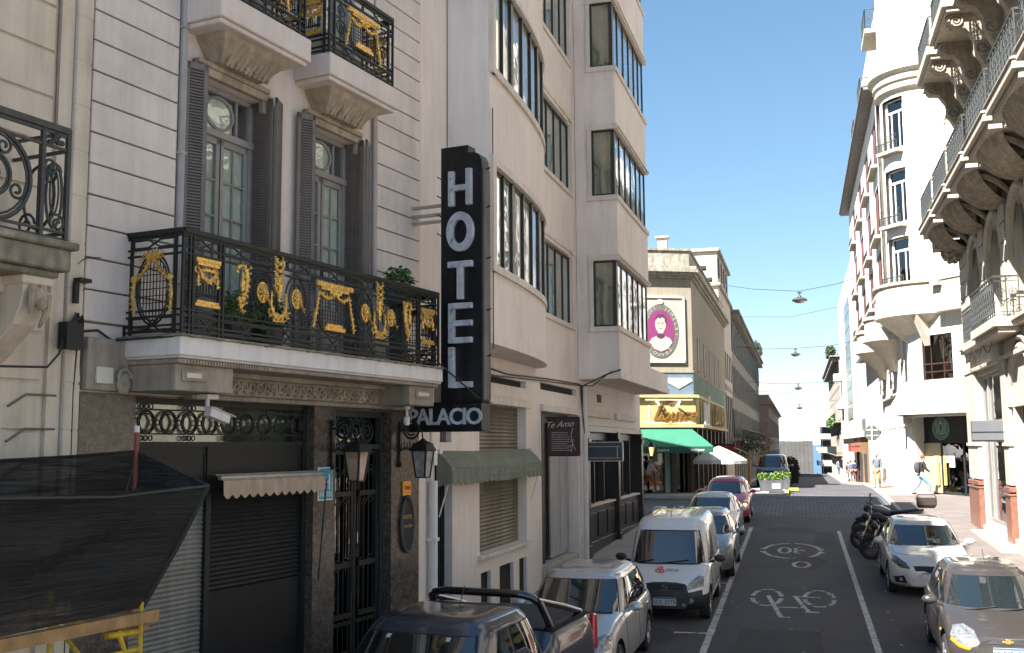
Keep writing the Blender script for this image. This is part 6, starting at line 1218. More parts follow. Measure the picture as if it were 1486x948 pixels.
# ============================================================ street furniture
ss = thing('stop_sign', 'grey back of an octagonal stop sign on a pole by the white columns', 'sign', (3.75, 59.5, gz(59.5) + .13)); b = MB()
b.ext([(.42 * cos(R(22.5 + 45 * i)), 2.75 + .42 * sin(R(22.5 + 45 * i))) for i in range(8)], 'y', -.02, .02); b.build('plate', mat('sign_back_grey', (.055, .06, .06), .6, metal=0, var=.1), ss); b = MB(); b.tube([(0, -.06, 0), (0, -.06, 3.1)], .035, 8); b.box(-.3, .3, -.05, -.02, 2.6, 2.64); b.box(-.3, .3, -.05, -.02, 2.9, 2.94); b.build('pole', WHITE, ss)
SPN = [((-4.7, 61.2, 13.3), (4.2, 58, 13.0), 59.6), ((-4.75, 88, 12.0), (5.0, 88, 12.2), 88), ((-4.75, 110, 10.4), (5.0, 112, 10.6), 111), ((-3.6, 142, 9.4), (4.9, 140, 9.6), 141), ((-3.6, 172, 5.3), (4.0, 172, 5.5), 172)]
for i, ((a, b_, c, ll)) in enumerate([(SPN[0][0], SPN[0][1], (0.32, 59.6, 11.95), 'nearest'), (SPN[1][0], SPN[1][1], (.0, 88, 11.3), 'second'), (SPN[2][0], SPN[2][1], (.15, 111, 9.75), 'third'), (SPN[3][0], SPN[3][1], (.25, 141, 8.75), 'farthest')]):
    o = thing('hanging_street_lamp', 'dark street lamp hung on a cable over the road, %s of the four' % ll, 'street lamp', c, 0, 'street lamps hung on cables over the road'); s = .85 if i == 0 else .8
    b = MB(); b.lathe([(.10 * s, .18), (.12 * s, .1), (.42 * s, .0), (.50 * s, -.08), (.46 * s, -.12)], 0, 0, 16); b.build('shade', DKGREY, o, smooth=True); b = MB(); b.lathe([(.40 * s, -.12), (.30 * s, -.2), (.1 * s, -.24)], 0, 0, 14); b.build('lens', STEEL, o, smooth=True); b = MB(); b.tube([(0, 0, .18), (0, 0, .42)], .03, 6); b.box(-.12, .12, -.05, .05, .30, .38); b.build('hanger', DKGREY, o)
    w_ = MB(); A_, B_ = Vector(a), Vector(b_); m = Vector((c[0], c[1], c[2] + .42)); w_.tube([A_, A_ * .5 + m * .5 + Vector((0, 0, -.12)), m, B_ * .5 + m * .5 + Vector((0, 0, -.12)), B_], .022 if i == 0 else .028, 4)
    t = tag(w_.build('lamp_cable', CABLE), 'thin cable across the street carrying the %s hanging lamp' % ll, 'cable', 'cables carrying the street lamps')
for nm, p, q in (('lower', (-4.75, 100, 9.0), (4.2, 99, 9.6)), ('higher', (-4.75, 84, 14.0), (4.2, 82, 14.4))): tag(MB().tube([p, ((p[0] + q[0]) / 2, (p[1] + q[1]) / 2, min(p[2], q[2]) - .3), q], .02, 4).build('overhead_cable', CABLE), 'bare %s overhead cable crossing the street without a lamp' % nm, 'cable')
PL = mat('planter_grey', (.06, .062, .07), .6, var=.15, streak=.2)
for i, (x, y, w_, ll) in enumerate(((-1.35, 52.9, 1.15, 'wide grey planter box with lime green plants at the kerb corner'), (-.85, 54.9, .7, 'narrower grey planter box with lime green plants behind the wide planter'))):
    z = gz(y) + .13; q = bush('planter_box', ll, 'planter', (x, y, z), .01, .01, .01, 1, LEAFL, .01); bpy.data.objects.remove(q.children[0])
    b = MB(); b.loft([[(-w_ * .45, -.3, 0), (w_ * .45, -.3, 0), (w_ * .45, .3, 0), (-w_ * .45, .3, 0)], [(-w_ / 2, -.35, .55), (w_ / 2, -.35, .55), (w_ / 2, .35, .55), (-w_ / 2, .35, .55)]]); b.build('tub', PL, q); b = MB(); rr = random.Random(i)
    for k in range(420): p = Vector((rr.uniform(-w_ * .55, w_ * .55), rr.uniform(-.35, .35), .55 + rr.random() ** 1.5 * .32)); a = Vector((rr.gauss(0, 1), rr.gauss(0, 1), rr.gauss(0, 1))).normalized() * .08; c = Vector((rr.gauss(0, 1), rr.gauss(0, 1), rr.gauss(0, 1))).normalized() * .04; b.quad(p - a, p + c, p + a, p - c)
    b.build('plants', LEAFL, q)
ab = thing('pavement_board', 'small rounded grey pavement board with a white notice in front of the wide planter', 'board', (-1.1, 51.6, gz(51.6) + .13)); b = MB(); b.loft([[(x, y, z) for x, z in [(.3 * cos(q), .4 + .2 * sin(q)) for q in [i * pi / 8 for i in range(9)]] + [(-.3, .05), (.3, .05)]] for y in (-.04, .04)]); b.build('frame', PL, ab); MB().box(-.18, .18, -.06, -.04, .2, .42).build('notice', WHITE, ab); MB().box(-.35, .35, -.2, .2, 0, .06).build('foot', DKGREY, ab)
for i, (x, y, s_, ll) in enumerate(((-.55, 66.5, 1.0, 'dark clipped hedge in a box beyond the planters'),)):
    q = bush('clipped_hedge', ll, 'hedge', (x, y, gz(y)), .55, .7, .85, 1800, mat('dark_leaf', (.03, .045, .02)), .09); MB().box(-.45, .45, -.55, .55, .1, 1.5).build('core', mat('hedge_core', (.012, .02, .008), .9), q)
tr_ = thing('street_tree', 'small dark tree against the shaded stone row behind the umbrella', 'tree', (-3.4, 76, gz(76))); b = MB(); b.tube([(0, 0, 0), (.05, 0, 1.2), (0, .1, 2.5)], [.09, .07, .05], 7); b.tube([(0, .05, 1.7), (.4, .1, 2.6)], .03, 5); b.tube([(0, .05, 1.6), (-.35, -.2, 2.5)], .03, 5); b.build('trunk', WOOD, tr_); b = MB(); rr = random.Random(11)
for k in range(900): p = Vector((rr.gauss(0, .6), rr.gauss(0, .8), 2.7 + rr.gauss(0, .35))); a = Vector((rr.gauss(0, 1), rr.gauss(0, 1), rr.gauss(0, 1))).normalized() * .11; c = Vector((rr.gauss(0, 1), rr.gauss(0, 1), rr.gauss(0, 1))).normalized() * .05; b.quad(p - a, p + c, p + a, p - c)
b.build('crown', mat('dark_leaf', (.03, .045, .02)), tr_)
# ============================================================ VEHICLES
def lerp(a, b, t): return a + (b - a) * t
def keyed(keys, y):
    if y <= keys[0][0]: return keys[0][1:]
    if y >= keys[-1][0]: return keys[-1][1:]
    for i in range(len(keys) - 1):
        a, b = keys[i], keys[i + 1]
        if y <= b[0]:
            t = (y - a[0]) / (b[0] - a[0]); p = keys[max(i - 1, 0)]; q = keys[min(i + 2, len(keys) - 1)]; out = []
            for k in range(1, len(a)):
                h = b[0] - a[0]; m0 = (b[k] - p[k]) / max(b[0] - p[0], 1e-6) * h; m1 = (q[k] - a[k]) / max(q[0] - a[0], 1e-6) * h
                d = b[k] - a[k]
                m0 = max(min(m0, 3 * abs(d)), -3 * abs(d)); m1 = max(min(m1, 3 * abs(d)), -3 * abs(d))
                out.append((2 * t ** 3 - 3 * t ** 2 + 1) * a[k] + (t ** 3 - 2 * t ** 2 + t) * m0 + (-2 * t ** 3 + 3 * t ** 2) * b[k] + (t ** 3 - t ** 2) * m1)
            return tuple(out)
def paint(name, col, metal=.5, rough=.3):
    if name in MATS: return MATS[name]
    m = bpy.data.materials.new(name); m.use_nodes = True; n = m.node_tree; b = n.nodes['Principled BSDF']; b.inputs['Roughness'].default_value = rough; b.inputs['Metallic'].default_value = metal; b.inputs['Coat Weight'].default_value = 1; b.inputs['Coat Roughness'].default_value = .03
    tc = n.nodes.new('ShaderNodeTexCoord'); nz = n.nodes.new('ShaderNodeTexNoise'); nz.inputs['Scale'].default_value = 3.5; nz.inputs['Detail'].default_value = 8; n.links.new(tc.outputs['Object'], nz.inputs['Vector'])
    mr = n.nodes.new('ShaderNodeMapRange'); mr.inputs[1].default_value = .35; mr.inputs[2].default_value = .75; mr.inputs[3].default_value = .05; mr.inputs[4].default_value = .5; n.links.new(nz.outputs[0], mr.inputs[0])
    sep = n.nodes.new('ShaderNodeSeparateXYZ'); n.links.new(tc.outputs['Object'], sep.inputs[0]); m2 = n.nodes.new('ShaderNodeMapRange'); m2.inputs[1].default_value = .25; m2.inputs[2].default_value = .75; m2.inputs[3].default_value = .5; m2.inputs[4].default_value = .05; n.links.new(sep.outputs[2], m2.inputs[0])
    mu = n.nodes.new('ShaderNodeMath'); mu.operation = 'MULTIPLY'; n.links.new(mr.outputs[0], mu.inputs[0]); n.links.new(m2.outputs[0], mu.inputs[1])
    mx = n.nodes.new('ShaderNodeMix'); mx.data_type = 'RGBA'; mx.inputs['A'].default_value = (*col, 1); mx.inputs['B'].default_value = (.20, .17, .14, 1); n.links.new(mu.outputs[0], mx.inputs['Factor']); n.links.new(mx.outputs['Result'], b.inputs['Base Color'])
    m3 = n.nodes.new('ShaderNodeMath'); m3.operation = 'MULTIPLY_ADD'; m3.inputs[1].default_value = .5; m3.inputs[2].default_value = rough; n.links.new(mu.outputs[0], m3.inputs[0]); n.links.new(m3.outputs[0], b.inputs['Roughness'])
    MATS[name] = m; return m
def simple(name, col, rough, metal=0, spec=.5, coat=0):
    if name in MATS: return MATS[name]
    m = bpy.data.materials.new(name); m.use_nodes = True; b = m.node_tree.nodes['Principled BSDF']; b.inputs['Base Color'].default_value = (*col, 1); b.inputs['Roughness'].default_value = rough; b.inputs['Metallic'].default_value = metal; b.inputs['Specular IOR Level'].default_value = spec
    if coat: b.inputs['Coat Weight'].default_value = coat; b.inputs['Coat IOR'].default_value = 1.6; b.inputs['Coat Roughness'].default_value = .02
    MATS[name] = m; return m
CGL = simple('car_glass', (.008, .012, .014), .03, spec=.9, coat=1.)
PLAS = mat('black_plastic', (.018, .018, .02), .55, var=.2, scale=10)
TYRE = mat('tyre_rubber', (.014, .014, .015), .8, var=.2, scale=20, bump=.2)
RIM = mat('alloy_rim', (.42, .42, .43), .35, metal=.85, var=.15, scale=20)
CHR = simple('chrome', (.75, .76, .78), .12, metal=1)
HLG = mat('headlight_lens', (.20, .215, .23), .08, metal=.5, var=.55, scale=22, bump=.6, bs=30, coat=1)
HLD = mat('dark_headlight', (.05, .055, .06), .1, metal=.3, var=.6, scale=25, bump=.5, bs=40, coat=1)
ORG = mat('orange_lens', (.75, .20, .02), .2, var=.1, coat=1); REDL = mat('red_lens', (.50, .012, .015), .12, var=.1, coat=1)
PLT = mat('plate_white', (.42, .42, .41), .5, var=.05); INK = mat('plate_ink', (.02, .02, .03), .6, var=0, bump=0); SEAM = mat('seam_dark', (.012, .012, .014), .8, var=0, bump=0)
def dens(poly, step=.05):
    out = []
    for i, p in enumerate(poly):
        q = poly[(i + 1) % len(poly)]; n = max(1, int(math.dist(p, q) / step)); out += [(lerp(p[0], q[0], k / n), lerp(p[1], q[1], k / n)) for k in range(n)]
    return out
class Car:
    def __init__(c, name, label, x, y, body, gh, col, rz=0., arch=(), wr=.30, cat='car', mats_=None, recede=.22, crown=.03, nexp=4.5, group='cars parked along the kerbs', lower=None):
        c.t = thing(name, label, cat, (x, y, gz(y)), 0, group); c.t.rotation_euler = (math.atan(.033) if y < 50 else 0, 0, R(rz))
        c.col = col; c.gh = gh; c.n = nexp; c.wr = wr; L = body[-1][0]; c.L = L
        ys = sorted({*[L * i / 44 for i in range(45)], .02, .05, .1, .16, L - .02, L - .06, L - .12})
        rings = []
        for yy in ys:
            w, zb, zt = keyed(body, yy); e = min(1, yy / .45); e2 = min(1, (L - yy) / .35)
            w *= (1 - (1 - e) ** 2.6 * .42) * (1 - (1 - e2) ** 2.6 * .25); h = zt - zb
            half = [(0, zb), (.8 * w, zb), (.965 * w, zb + .07), (w, zb + .26 * h), (1.0 * w, zb + .5 * h), (.992 * w, zb + .68 * h), (.975 * w, zb + .84 * h), (.93 * w, zb + .95 * h), (.86 * w, zt), (.5 * w, zt + crown * .75), (0, zt + crown)]
            full = half + [(-p, q) for p, q in half[-2:0:-1]]
            def dy(z):
                f = max(0, 1 - yy / .8); r_ = max(0, 1 - (L - yy) / .6); s = max(0, z - .52); lo = max(0, .42 - z)
                return f * (recede * (s / .45) ** 1.5 + lo * .25) - r_ * (.12 * (s / .5) ** 1.3 + lo * .2)
            rings.append([(p, yy + dy(q), q) for p, q in full])
        b = MB(); b.loft(rings); me = bpy.data.meshes.new('body'); me.from_pydata(b.v, [], b.f); bm = bmesh.new(); bm.from_mesh(me); bmesh.ops.remove_doubles(bm, verts=bm.verts, dist=1e-5); bmesh.ops.recalc_face_normals(bm, faces=bm.faces); bm.to_mesh(me); bm.free()
        o = bpy.data.objects.new('body', me); COL.objects.link(o); me.materials.append(col); me.materials.append(PLAS)
        c.bvh = BVHTree.FromObject(o, bpy.context.evaluated_depsgraph_get())
        W = max(k[1] for k in body); c.W = W; cut = MB()
        for a in arch:
            for s in (-1, 1): cut.disc((s * (W - .12), a, wr + .02), wr + .06, 'x', .4 * s, 28)
        if arch:
            cm = bpy.data.meshes.new('c'); cm.from_pydata(cut.v, [], cut.f); bm = bmesh.new(); bm.from_mesh(cm); bmesh.ops.recalc_face_normals(bm, faces=bm.faces); bm.to_mesh(cm); bm.free(); co = bpy.data.objects.new('c', cm); COL.objects.link(co)
            md = o.modifiers.new('b', 'BOOLEAN'); md.object = co; md.operation = 'DIFFERENCE'; md.solver = 'EXACT'; bpy.context.view_layer.update()
            nm = bpy.data.meshes.new_from_object(o.evaluated_get(bpy.context.evaluated_depsgraph_get())); o.modifiers.clear(); o.data = nm; nm.name = 'body'; bpy.data.objects.remove(co); me = nm
            for p in me.polygons:
                ce = p.center
                for a in arch:
                    if math.hypot(ce.y - a, ce.z - wr - .02) < wr + .075 and abs(ce.x) < W + .02 and (abs(p.normal.x) < .3 or abs(abs(ce.x) - (W - .12)) < .01) and math.hypot(ce.y - a, ce.z - wr - .02) < wr + .062: p.material_index = 1
        if lower:
            for p in me.polygons:
                if lower(p.center): p.material_index = 1
        for p in me.polygons: p.use_smooth = True
        me.set_sharp_from_angle(angle=R(38)); o.parent = c.t; c.body = o
        # greenhouse shell
        b = MB(); N = 56; lev = [0, .15, .3, .45, .6, .75, .88, .96, 1.0]; rings = [[c.gp(2 * pi * i / N, v) for i in range(N)] for v in lev]
        zr = gh['zr']
        for s, dz in ((.985, .022), (.95, .04), (.88, .055), (.75, .07), (.55, .083), (.3, .09), (.04, .092)):
            mid = (gh['yt0'] + gh['yt1']) / 2; rings.append([(p[0] * s, mid + (p[1] - mid) * s, zr + dz) for p in rings[8]])
        b.loft(rings); o = b.build('cabin', gh.get('mat', col), c.t, smooth=True, angle=50); c.cab = o
        for a in arch:
            for s in (-1, 1): c.wheel(s * (W - .115), a, wr, s)
    def gp(c, q, v):
        g = c.gh; n = g.get('n', c.n); a = math.copysign(abs(cos(q)) ** (2 / n), cos(q)); b = math.copysign(abs(sin(q)) ** (2 / n), sin(q)); return c.gab(a, b, v)
    def gab(c, a, b, v):
        g = c.gh; w = lerp(g['wb'], g['wt'], v ** 1.35); y0 = lerp(g['yb0'], g['yt0'], v ** 1.08); y1 = lerp(g['yb1'], g['yt1'], v ** 1.2); zb = lerp(g['zb'], g.get('zb1', g['zb']), (b + 1) / 2); z = lerp(zb, g['zr'], v)
        if v > .9: w -= .035 * ((v - .9) / .1) ** 2
        return (a * w, (y0 + y1) / 2 + b * (y1 - y0) / 2, z)
    def gsurf(c, side, p, v):
        n = c.gh.get('n', c.n); o = (max(0, 1 - abs(p) ** n)) ** (1 / n)
        return c.gab(*{'F': (p, -o), 'B': (p, o), 'R': (o, p), 'L': (-o, p)}[side], v)
    def yb(c, y, v):
        g = c.gh; y0 = lerp(g['yb0'], g['yt0'], v ** 1.08); y1 = lerp(g['yb1'], g['yt1'], v ** 1.2); return max(-.995, min(.995, (y - (y0 + y1) / 2) / ((y1 - y0) / 2)))
    def patch(c, side, cor, m, name, off=.006, nu=14, nv=6, by_y=False, parent=None):
        b = MB(); vs = []
        for j in range(nv + 1):
            for i in range(nu + 1):
                u, w = i / nu, j / nv; v = lerp(lerp(cor[0][1], cor[1][1], u), lerp(cor[3][1], cor[2][1], u), w); p = lerp(lerp(cor[0][0], cor[1][0], u), lerp(cor[3][0], cor[2][0], u), w)
                if by_y: p = c.yb(p, v)
                P = Vector(c.gsurf(side, p, v)); e = .01; P1 = Vector(c.gsurf(side, min(p + e, 1), v)) - Vector(c.gsurf(side, max(p - e, -1), v)); P2 = Vector(c.gsurf(side, p, min(v + e, .97))) - Vector(c.gsurf(side, p, max(v - e, 0)))
                nn = P1.cross(P2).normalized(); ctr = Vector((0, (c.gh['yb0'] + c.gh['yb1']) / 2, P.z)); nn = nn if nn.dot(P - ctr) > 0 else -nn; vs.append(P + nn * off)
        b.add(vs, [(j * (nu + 1) + i, j * (nu + 1) + i + 1, (j + 1) * (nu + 1) + i + 1, (j + 1) * (nu + 1) + i) for j in range(nv) for i in range(nu)]); return b.build(name, m, parent or c.t, smooth=True)
    def hit(c, ax, u, v, s=1):
        if ax == 'y': r = c.bvh.ray_cast(Vector((u, -1, v)), Vector((0, 1, 0)))
        elif ax == 'Y': r = c.bvh.ray_cast(Vector((u, c.L + 1, v)), Vector((0, -1, 0)))
        elif ax == 'x': r = c.bvh.ray_cast(Vector((2 * s, u, v)), Vector((-s, 0, 0)))
        else: r = c.bvh.ray_cast(Vector((u, v, 4)), Vector((0, 0, -1)))
        return r[0], r[1]
    def decal(c, ax, poly, m, name, off=.005, s=1, parent=None, rings=(1, .75, .5, .25), both=False):
        for sx in ((1, -1) if both else (1,)):
            pl = dens([(p[0] * (sx if ax in 'yzY' else 1), p[1]) for p in poly]); cx = sum(p[0] for p in pl) / len(pl); cz = sum(p[1] for p in pl) / len(pl); vs = []; ok = True
            for r in rings:
                for p in pl:
                    h, nn = c.hit(ax, cx + (p[0] - cx) * r, cz + (p[1] - cz) * r, s * (sx if ax == 'x' else 1))
                    if h is None: h = vs[-1] if vs else Vector((0, 0, -5)); vs.append(h)
                    else: vs.append(h + nn * off)
            h, nn = c.hit(ax, cx, cz, s * (sx if ax == 'x' else 1)); vs.append(h + nn * off if h else vs[0]); k = len(pl); fs = [(j * k + i, j * k + (i + 1) % k, (j + 1) * k + (i + 1) % k, (j + 1) * k + i) for j in range(len(rings) - 1) for i in range(k)] + [((len(rings) - 1) * k + i, (len(rings) - 1) * k + (i + 1) % k, len(vs) - 1) for i in range(k)]
            vs = [v for v in vs]; o = MB().add(vs, fs).build(name, m, parent or c.t, smooth=True)
        return o
    def line(c, ax, pts, w=.005, m=None, name='panel_gap', both=True):
        for s in ((1, -1) if both else (1,)):
            P = []
            for (u0, v0), (u1, v1) in zip(pts, pts[1:]):
                n = max(2, int(math.dist((u0, v0), (u1, v1)) / .08))
                for k in range(n + 1):
                    h, nn = c.hit(ax, lerp(u0, u1, k / n) * (s if ax != 'x' else 1), lerp(v0, v1, k / n), s)
                    if h: P.append(h)
            if len(P) > 1: MB().tube(P, w, 4).build(name, m or SEAM, c.t)
    def wheel(c, x, y, r, s):
        b = MB(); w = .1; prof = [(r * .62, -w), (r * .9, -w), (r * .985, -w * .8), (r, -w * .4), (r, w * .4), (r * .985, w * .8), (r * .9, w), (r * .64, w), (r * .6, w * .6), (r * .6, -w)]
        N = 28; b.loft([[(x + s * q, y + rr * cos(2 * pi * i / N), r + rr * sin(2 * pi * i / N)) for i in range(N)] for rr, q in prof], cap=False); root = b.build('wheel', TYRE, c.t, smooth=True, angle=35)
        b = MB(); b.disc((x + s * .02, y, r), r * .62, 'x', .01 * s, N); db = b.build('brake_shadow', SEAM, root)
        b = MB(); b.disc((x + s * .06, y, r), r * .66, 'x', .035 * s, N, r2=r * .56)
        for k in range(7): a = k * 2 * pi / 7; b.tube([(x + s * .07, y + r * .1 * cos(a), r + r * .1 * sin(a)), (x + s * .085, y + r * .58 * cos(a), r + r * .58 * sin(a))], [.035, .026], 5)
        b.disc((x + s * .065, y, r), r * .16, 'x', .03 * s, 12); b.build('rim', RIM, root)
    def mirror(c, y, z, m=None, out=.18):
        for s in (1, -1):
            w = keyed([(0, 1)], 0); x = c.gh['wb'] * .97; b = MB(); b.tube([(s * x, y, z - .03), (s * (x + out * .5), y - .02, z)], .025, 6); b.blob((s * (x + out), y - .02, z + .05), .115, .075, .075, 12, 8); o = b.build('wing_mirror', m or c.col, c.t, smooth=True)
            b = MB(); b.blob((s * (x + out), y + .025, z + .05), .095, .045, .06, 10, 6); b.build('mirror_glass', CHR, o, smooth=True)
    def plate(c, z, y, text, w=.4, h=.13, tilt=0):
        b = MB(); b.box(-w / 2, w / 2, y, y + .02, z, z + h); o = b.build('number_plate', PLT, c.t)
        MB().box(-w / 2, w / 2, y - .003, y, z + h * .82, z + h).build('plate_band', mat('plate_blue', (.03, .12, .30), .5), o)
        if text: t = MB(); textmesh(t, text, h * .72, MT((0, y - .004, z + h * .42), (1, 0, 0), (0, 0, 1)), depth=.004); t.build('lettering', INK, o)
        return o
    def wipers(c, v0=.02, xs=((-.45, .05), (.1, .62))):
        for a, b_ in xs:
            pts = [Vector(c.gsurf('F', lerp(a, b_, k / 6), v0 + .10 * (k / 6) * 1)) + Vector((0, -.02, .012)) for k in range(7)]; MB().tube(pts, .009, 5).build('wiper', PLAS, c.t)
def std_windows(c, v0=.10, v1=.90, sw=((1.5, 2.4), (2.46, 3.3)), fs=.92, rear=True, ft=.88):
    c.patch('F', [(-fs, v0 - .04), (fs, v0 - .04), (ft, v1 + .02), (-ft, v1 + .02)], SEAM, 'windscreen_seal', .003)
    c.patch('F', [(-fs + .03, v0), (fs - .03, v0), (ft - .03, v1), (-ft + .03, v1)], CGL, 'windscreen', .007)
    if rear: c.patch('B', [(-.8, v0 + .1), (.8, v0 + .1), (.72, v1), (-.72, v1)], CGL, 'rear_window', .007)
    for s in 'RL':
        for q in sw:
            a0, a1, t0, t1 = (q if len(q) == 4 else (q[0], q[1], q[0] + .05, q[1]))
            c.patch(s, [(a0 - .02, v0 - .03), (a1 + .02, v0 - .03), (t1 + .02, v1 + .02), (t0 - .02, v1 + .02)], SEAM, 'window_seal', .003, by_y=True)
            c.patch(s, [(a0, v0), (a1, v0), (t1, v1), (t0, v1)], CGL, 'side_window', .007, by_y=True)
# --- silver hatchback behind the pickup
SILV = paint('silver_paint', (.50, .50, .50)); WHP = paint('white_car_paint', (.58, .59, .60), 0, .35); GRYP = paint('grey_brown_paint', (.035, .031, .030), .25); BLUP = paint('blue_grey_paint', (.055, .062, .085)); REDP = paint('red_car_paint', (.50, .02, .07), 0); DSIL = paint('dark_silver_paint', (.28, .285, .29)); PSIL = paint('pearl_silver_paint', (.52, .525, .53), .1)
hb = [(0, .78, .22, .66), (.3, .81, .19, .80), (.9, .825, .17, .93), (1.3, .83, .17, .97), (2.2, .83, .17, .98), (3.3, .82, .18, 1.0), (3.7, .79, .22, .98), (3.85, .74, .3, .9)]
c1 = Car('silver_hatchback', 'silver hatchback with dark leaves on its roof parked behind the blue pickup', -3.50, 15.3, hb, dict(yb0=.98, yt0=1.75, yt1=3.35, yb1=3.78, wb=.78, wt=.63, zb=.93, zb1=.97, zr=1.42, n=5.5), SILV, arch=(.72, 3.15), rz=-2.2)
std_windows(c1, sw=((1.45, 2.22, 1.95, 2.22), (2.3, 3.0, 2.3, 3.0), (3.06, 3.45, 3.06, 3.3)))
c1.decal('y', [(.45, .56), (.50, .73), (.66, .80), (.76, .80), (.77, .62), (.62, .55)], HLG, 'headlight', both=True); c1.decal('y', [(-.40, .60), (.40, .60), (.42, .66), (-.42, .66)], SEAM, 'grille', .006); c1.decal('y', [(-.5, .28), (.5, .28), (.55, .42), (-.55, .42)], PLAS, 'lower_grille')
c1.mirror(1.42, .98); c1.wipers(); c1.plate(.44, -.02, '', .4)
c1.line('x', [(1.25, .25), (1.25, .92)]); c1.line('x', [(2.26, .25), (2.26, .95)]); c1.line('x', [(3.0, .5), (3.05, .95)])
for y in (2.05, 2.95): 
    h, nn = c1.hit('x', y, .83); MB().tube([(h.x + .02, y - .08, .83), (h.x + .035, y, .835), (h.x + .02, y + .08, .83)], .012, 6).build('door_handle', SILV, c1.t)
b = MB(); rr = random.Random(1)
for x, y in ((-.3, 2.2), (-.1, 2.05), (-.05, 2.1), (.0, 2.07), (.25, 2.2), (.32, 2.18), (.4, 2.22), (.1, 2.7)):
    a = rr.random() * 3; r_ = rr.uniform(.03, .07); z = 1.488; b.add([(x + r_ * cos(a + k), y + .6 * r_ * sin(a + k), z + .008 * (k % 2)) for k in (0, 1.3, 2.6, 3.6, 5)], [(0, 1, 2, 3, 4)])
o = tag(b.build('fallen_leaves', mat('dead_leaf', (.03, .022, .015), .9)), kind='stuff'); o.parent = c1.t
# --- white delivery van
vb = [(0, .77, .26, .72), (.3, .81, .22, .84), (.62, .825, .22, .95), (.9, .83, .22, 1.02), (2, .83, .22, 1.04), (3.6, .83, .22, 1.04), (3.9, .8, .3, 1.02)]
v = Car('delivery_van', 'white delivery van with a red and grey logo on its bonnet and black bumper', -2.58, 20.75, vb, dict(yb0=.72, yt0=1.25, yt1=3.72, yb1=3.88, wb=.81, wt=.69, zb=.98, zb1=1.0, zr=1.78, n=6), WHP, arch=(.62, 3.1), wr=.29, cat='van', group=None, recede=.3, lower=lambda q: q.z < .565 and q.y < .52)
v.patch('F', [(-.88, .02), (.88, .02), (.82, .80), (-.82, .80)], SEAM, 'windscreen_seal', .003); v.patch('F', [(-.85, .05), (.85, .05), (.79, .77), (-.79, .77)], CGL, 'windscreen', .007)
for s in 'RL': v.patch(s, [(1.05, .08), (1.85, .08), (1.85, .72), (1.38, .72)], CGL, 'side_window', .007, by_y=True)
v.decal('y', [(-.34, .62), (.34, .62), (.40, .71), (-.40, .71)], SEAM, 'grille', .005); v.line('y', [(-.36, .605), (.36, .605)], .011, CHR, 'chrome_strip', False); v.decal('y', [(.40, .61), (.45, .72), (.62, .84), (.72, .82), (.72, .66)], HLG, 'headlight', both=True)

for s in (-1, 1):
    h, nn = v.hit('y', .50 * s, .42); b = MB(); b.disc((.50 * s, h.y - .02, .42), .05, 'y', .03, 14); b.disc((.36 * s, h.y - .03, .34), .035, 'y', .03, 12); b.build('fog_lamp', HLG, v.t)
h, nn = v.hit('y', 0, .66); b = MB(); b.disc((0, h.y - .02, .665), .06, 'y', .02, 18, rz=.045, r2=.045, rz2=.032); b.bar((-.04, h.y - .015, .68), (.04, h.y - .015, .65), .018); b.build('emblem', CHR, v.t)
v.plate(.33, -.04, 'SCL 3779', .44, .15); v.mirror(1.02, 1.05, PLAS, .2); v.wipers(.02, ((-.3, .5), (-.9, -.35)))
b = MB(); 
def hood(x, y):
    h, nn = v.hit('z', x, y); return (h.x, h.y, h.z + .012)
for k, (x, y, r_) in enumerate(((-.17, .50, .055), (-.10, .47, .05), (-.14, .58, .05))): b.tube([hood(x + r_ * cos(t), y + r_ * sin(t)) for t in [i * pi / 5 for i in range(11)]], .012, 5)
b.build('flame_logo', mat('logo_red', (.65, .12, .10), .6), v.t); t = MB(); hz = hood(.1, .52); nn = v.hit('z', .1, .52)[1]; yv = Vector((0, 1, 0)) - nn * nn.y; textmesh(t, 'mio', .17, MT(Vector(hz) + nn * .004, (1, 0, 0), yv), depth=.004); t.build('logo_lettering', mat('logo_grey', (.22, .24, .27), .6), v.t)
for x in (-.42, -.14, .14, .42): MB().tube([(x, 1.7 + k * .3, 1.872 + .0 * k - .02 * abs(x)) for k in range(7)], .010, 5).build('roof_rib', WHITE, v.t)
MB().tube([(0, 1.42, 1.85), (0, 1.46, 1.98)], .008, 5).build('aerial', PLAS, v.t)
v.line('x', [(1.0, .3), (.98, .95)]); v.line('x', [(1.92, .3), (1.92, 1.0)])
b = MB()
for s in (1, -1): b.tube([v.gsurf('R' if s > 0 else 'L', v.yb(y, .5), .5) for y in (1.95, 2.0)], .004, 4)
# --- silver car hidden behind the van
c2 = Car('silver_city_car', 'silver city car almost hidden behind the white delivery van', -2.42, 26.0, hb, dict(yb0=.98, yt0=1.75, yt1=3.35, yb1=3.78, wb=.775, wt=.60, zb=.93, zb1=.97, zr=1.38), DSIL, arch=(.72, 3.15))
std_windows(c2, sw=((1.45, 2.22, 1.95, 2.22), (2.3, 3.2, 2.3, 3.1))); c2.decal('y', [(.45, .56), (.50, .73), (.66, .80), (.76, .80), (.77, .62), (.62, .55)], HLG, 'headlight', both=True); c2.mirror(1.42, .98)
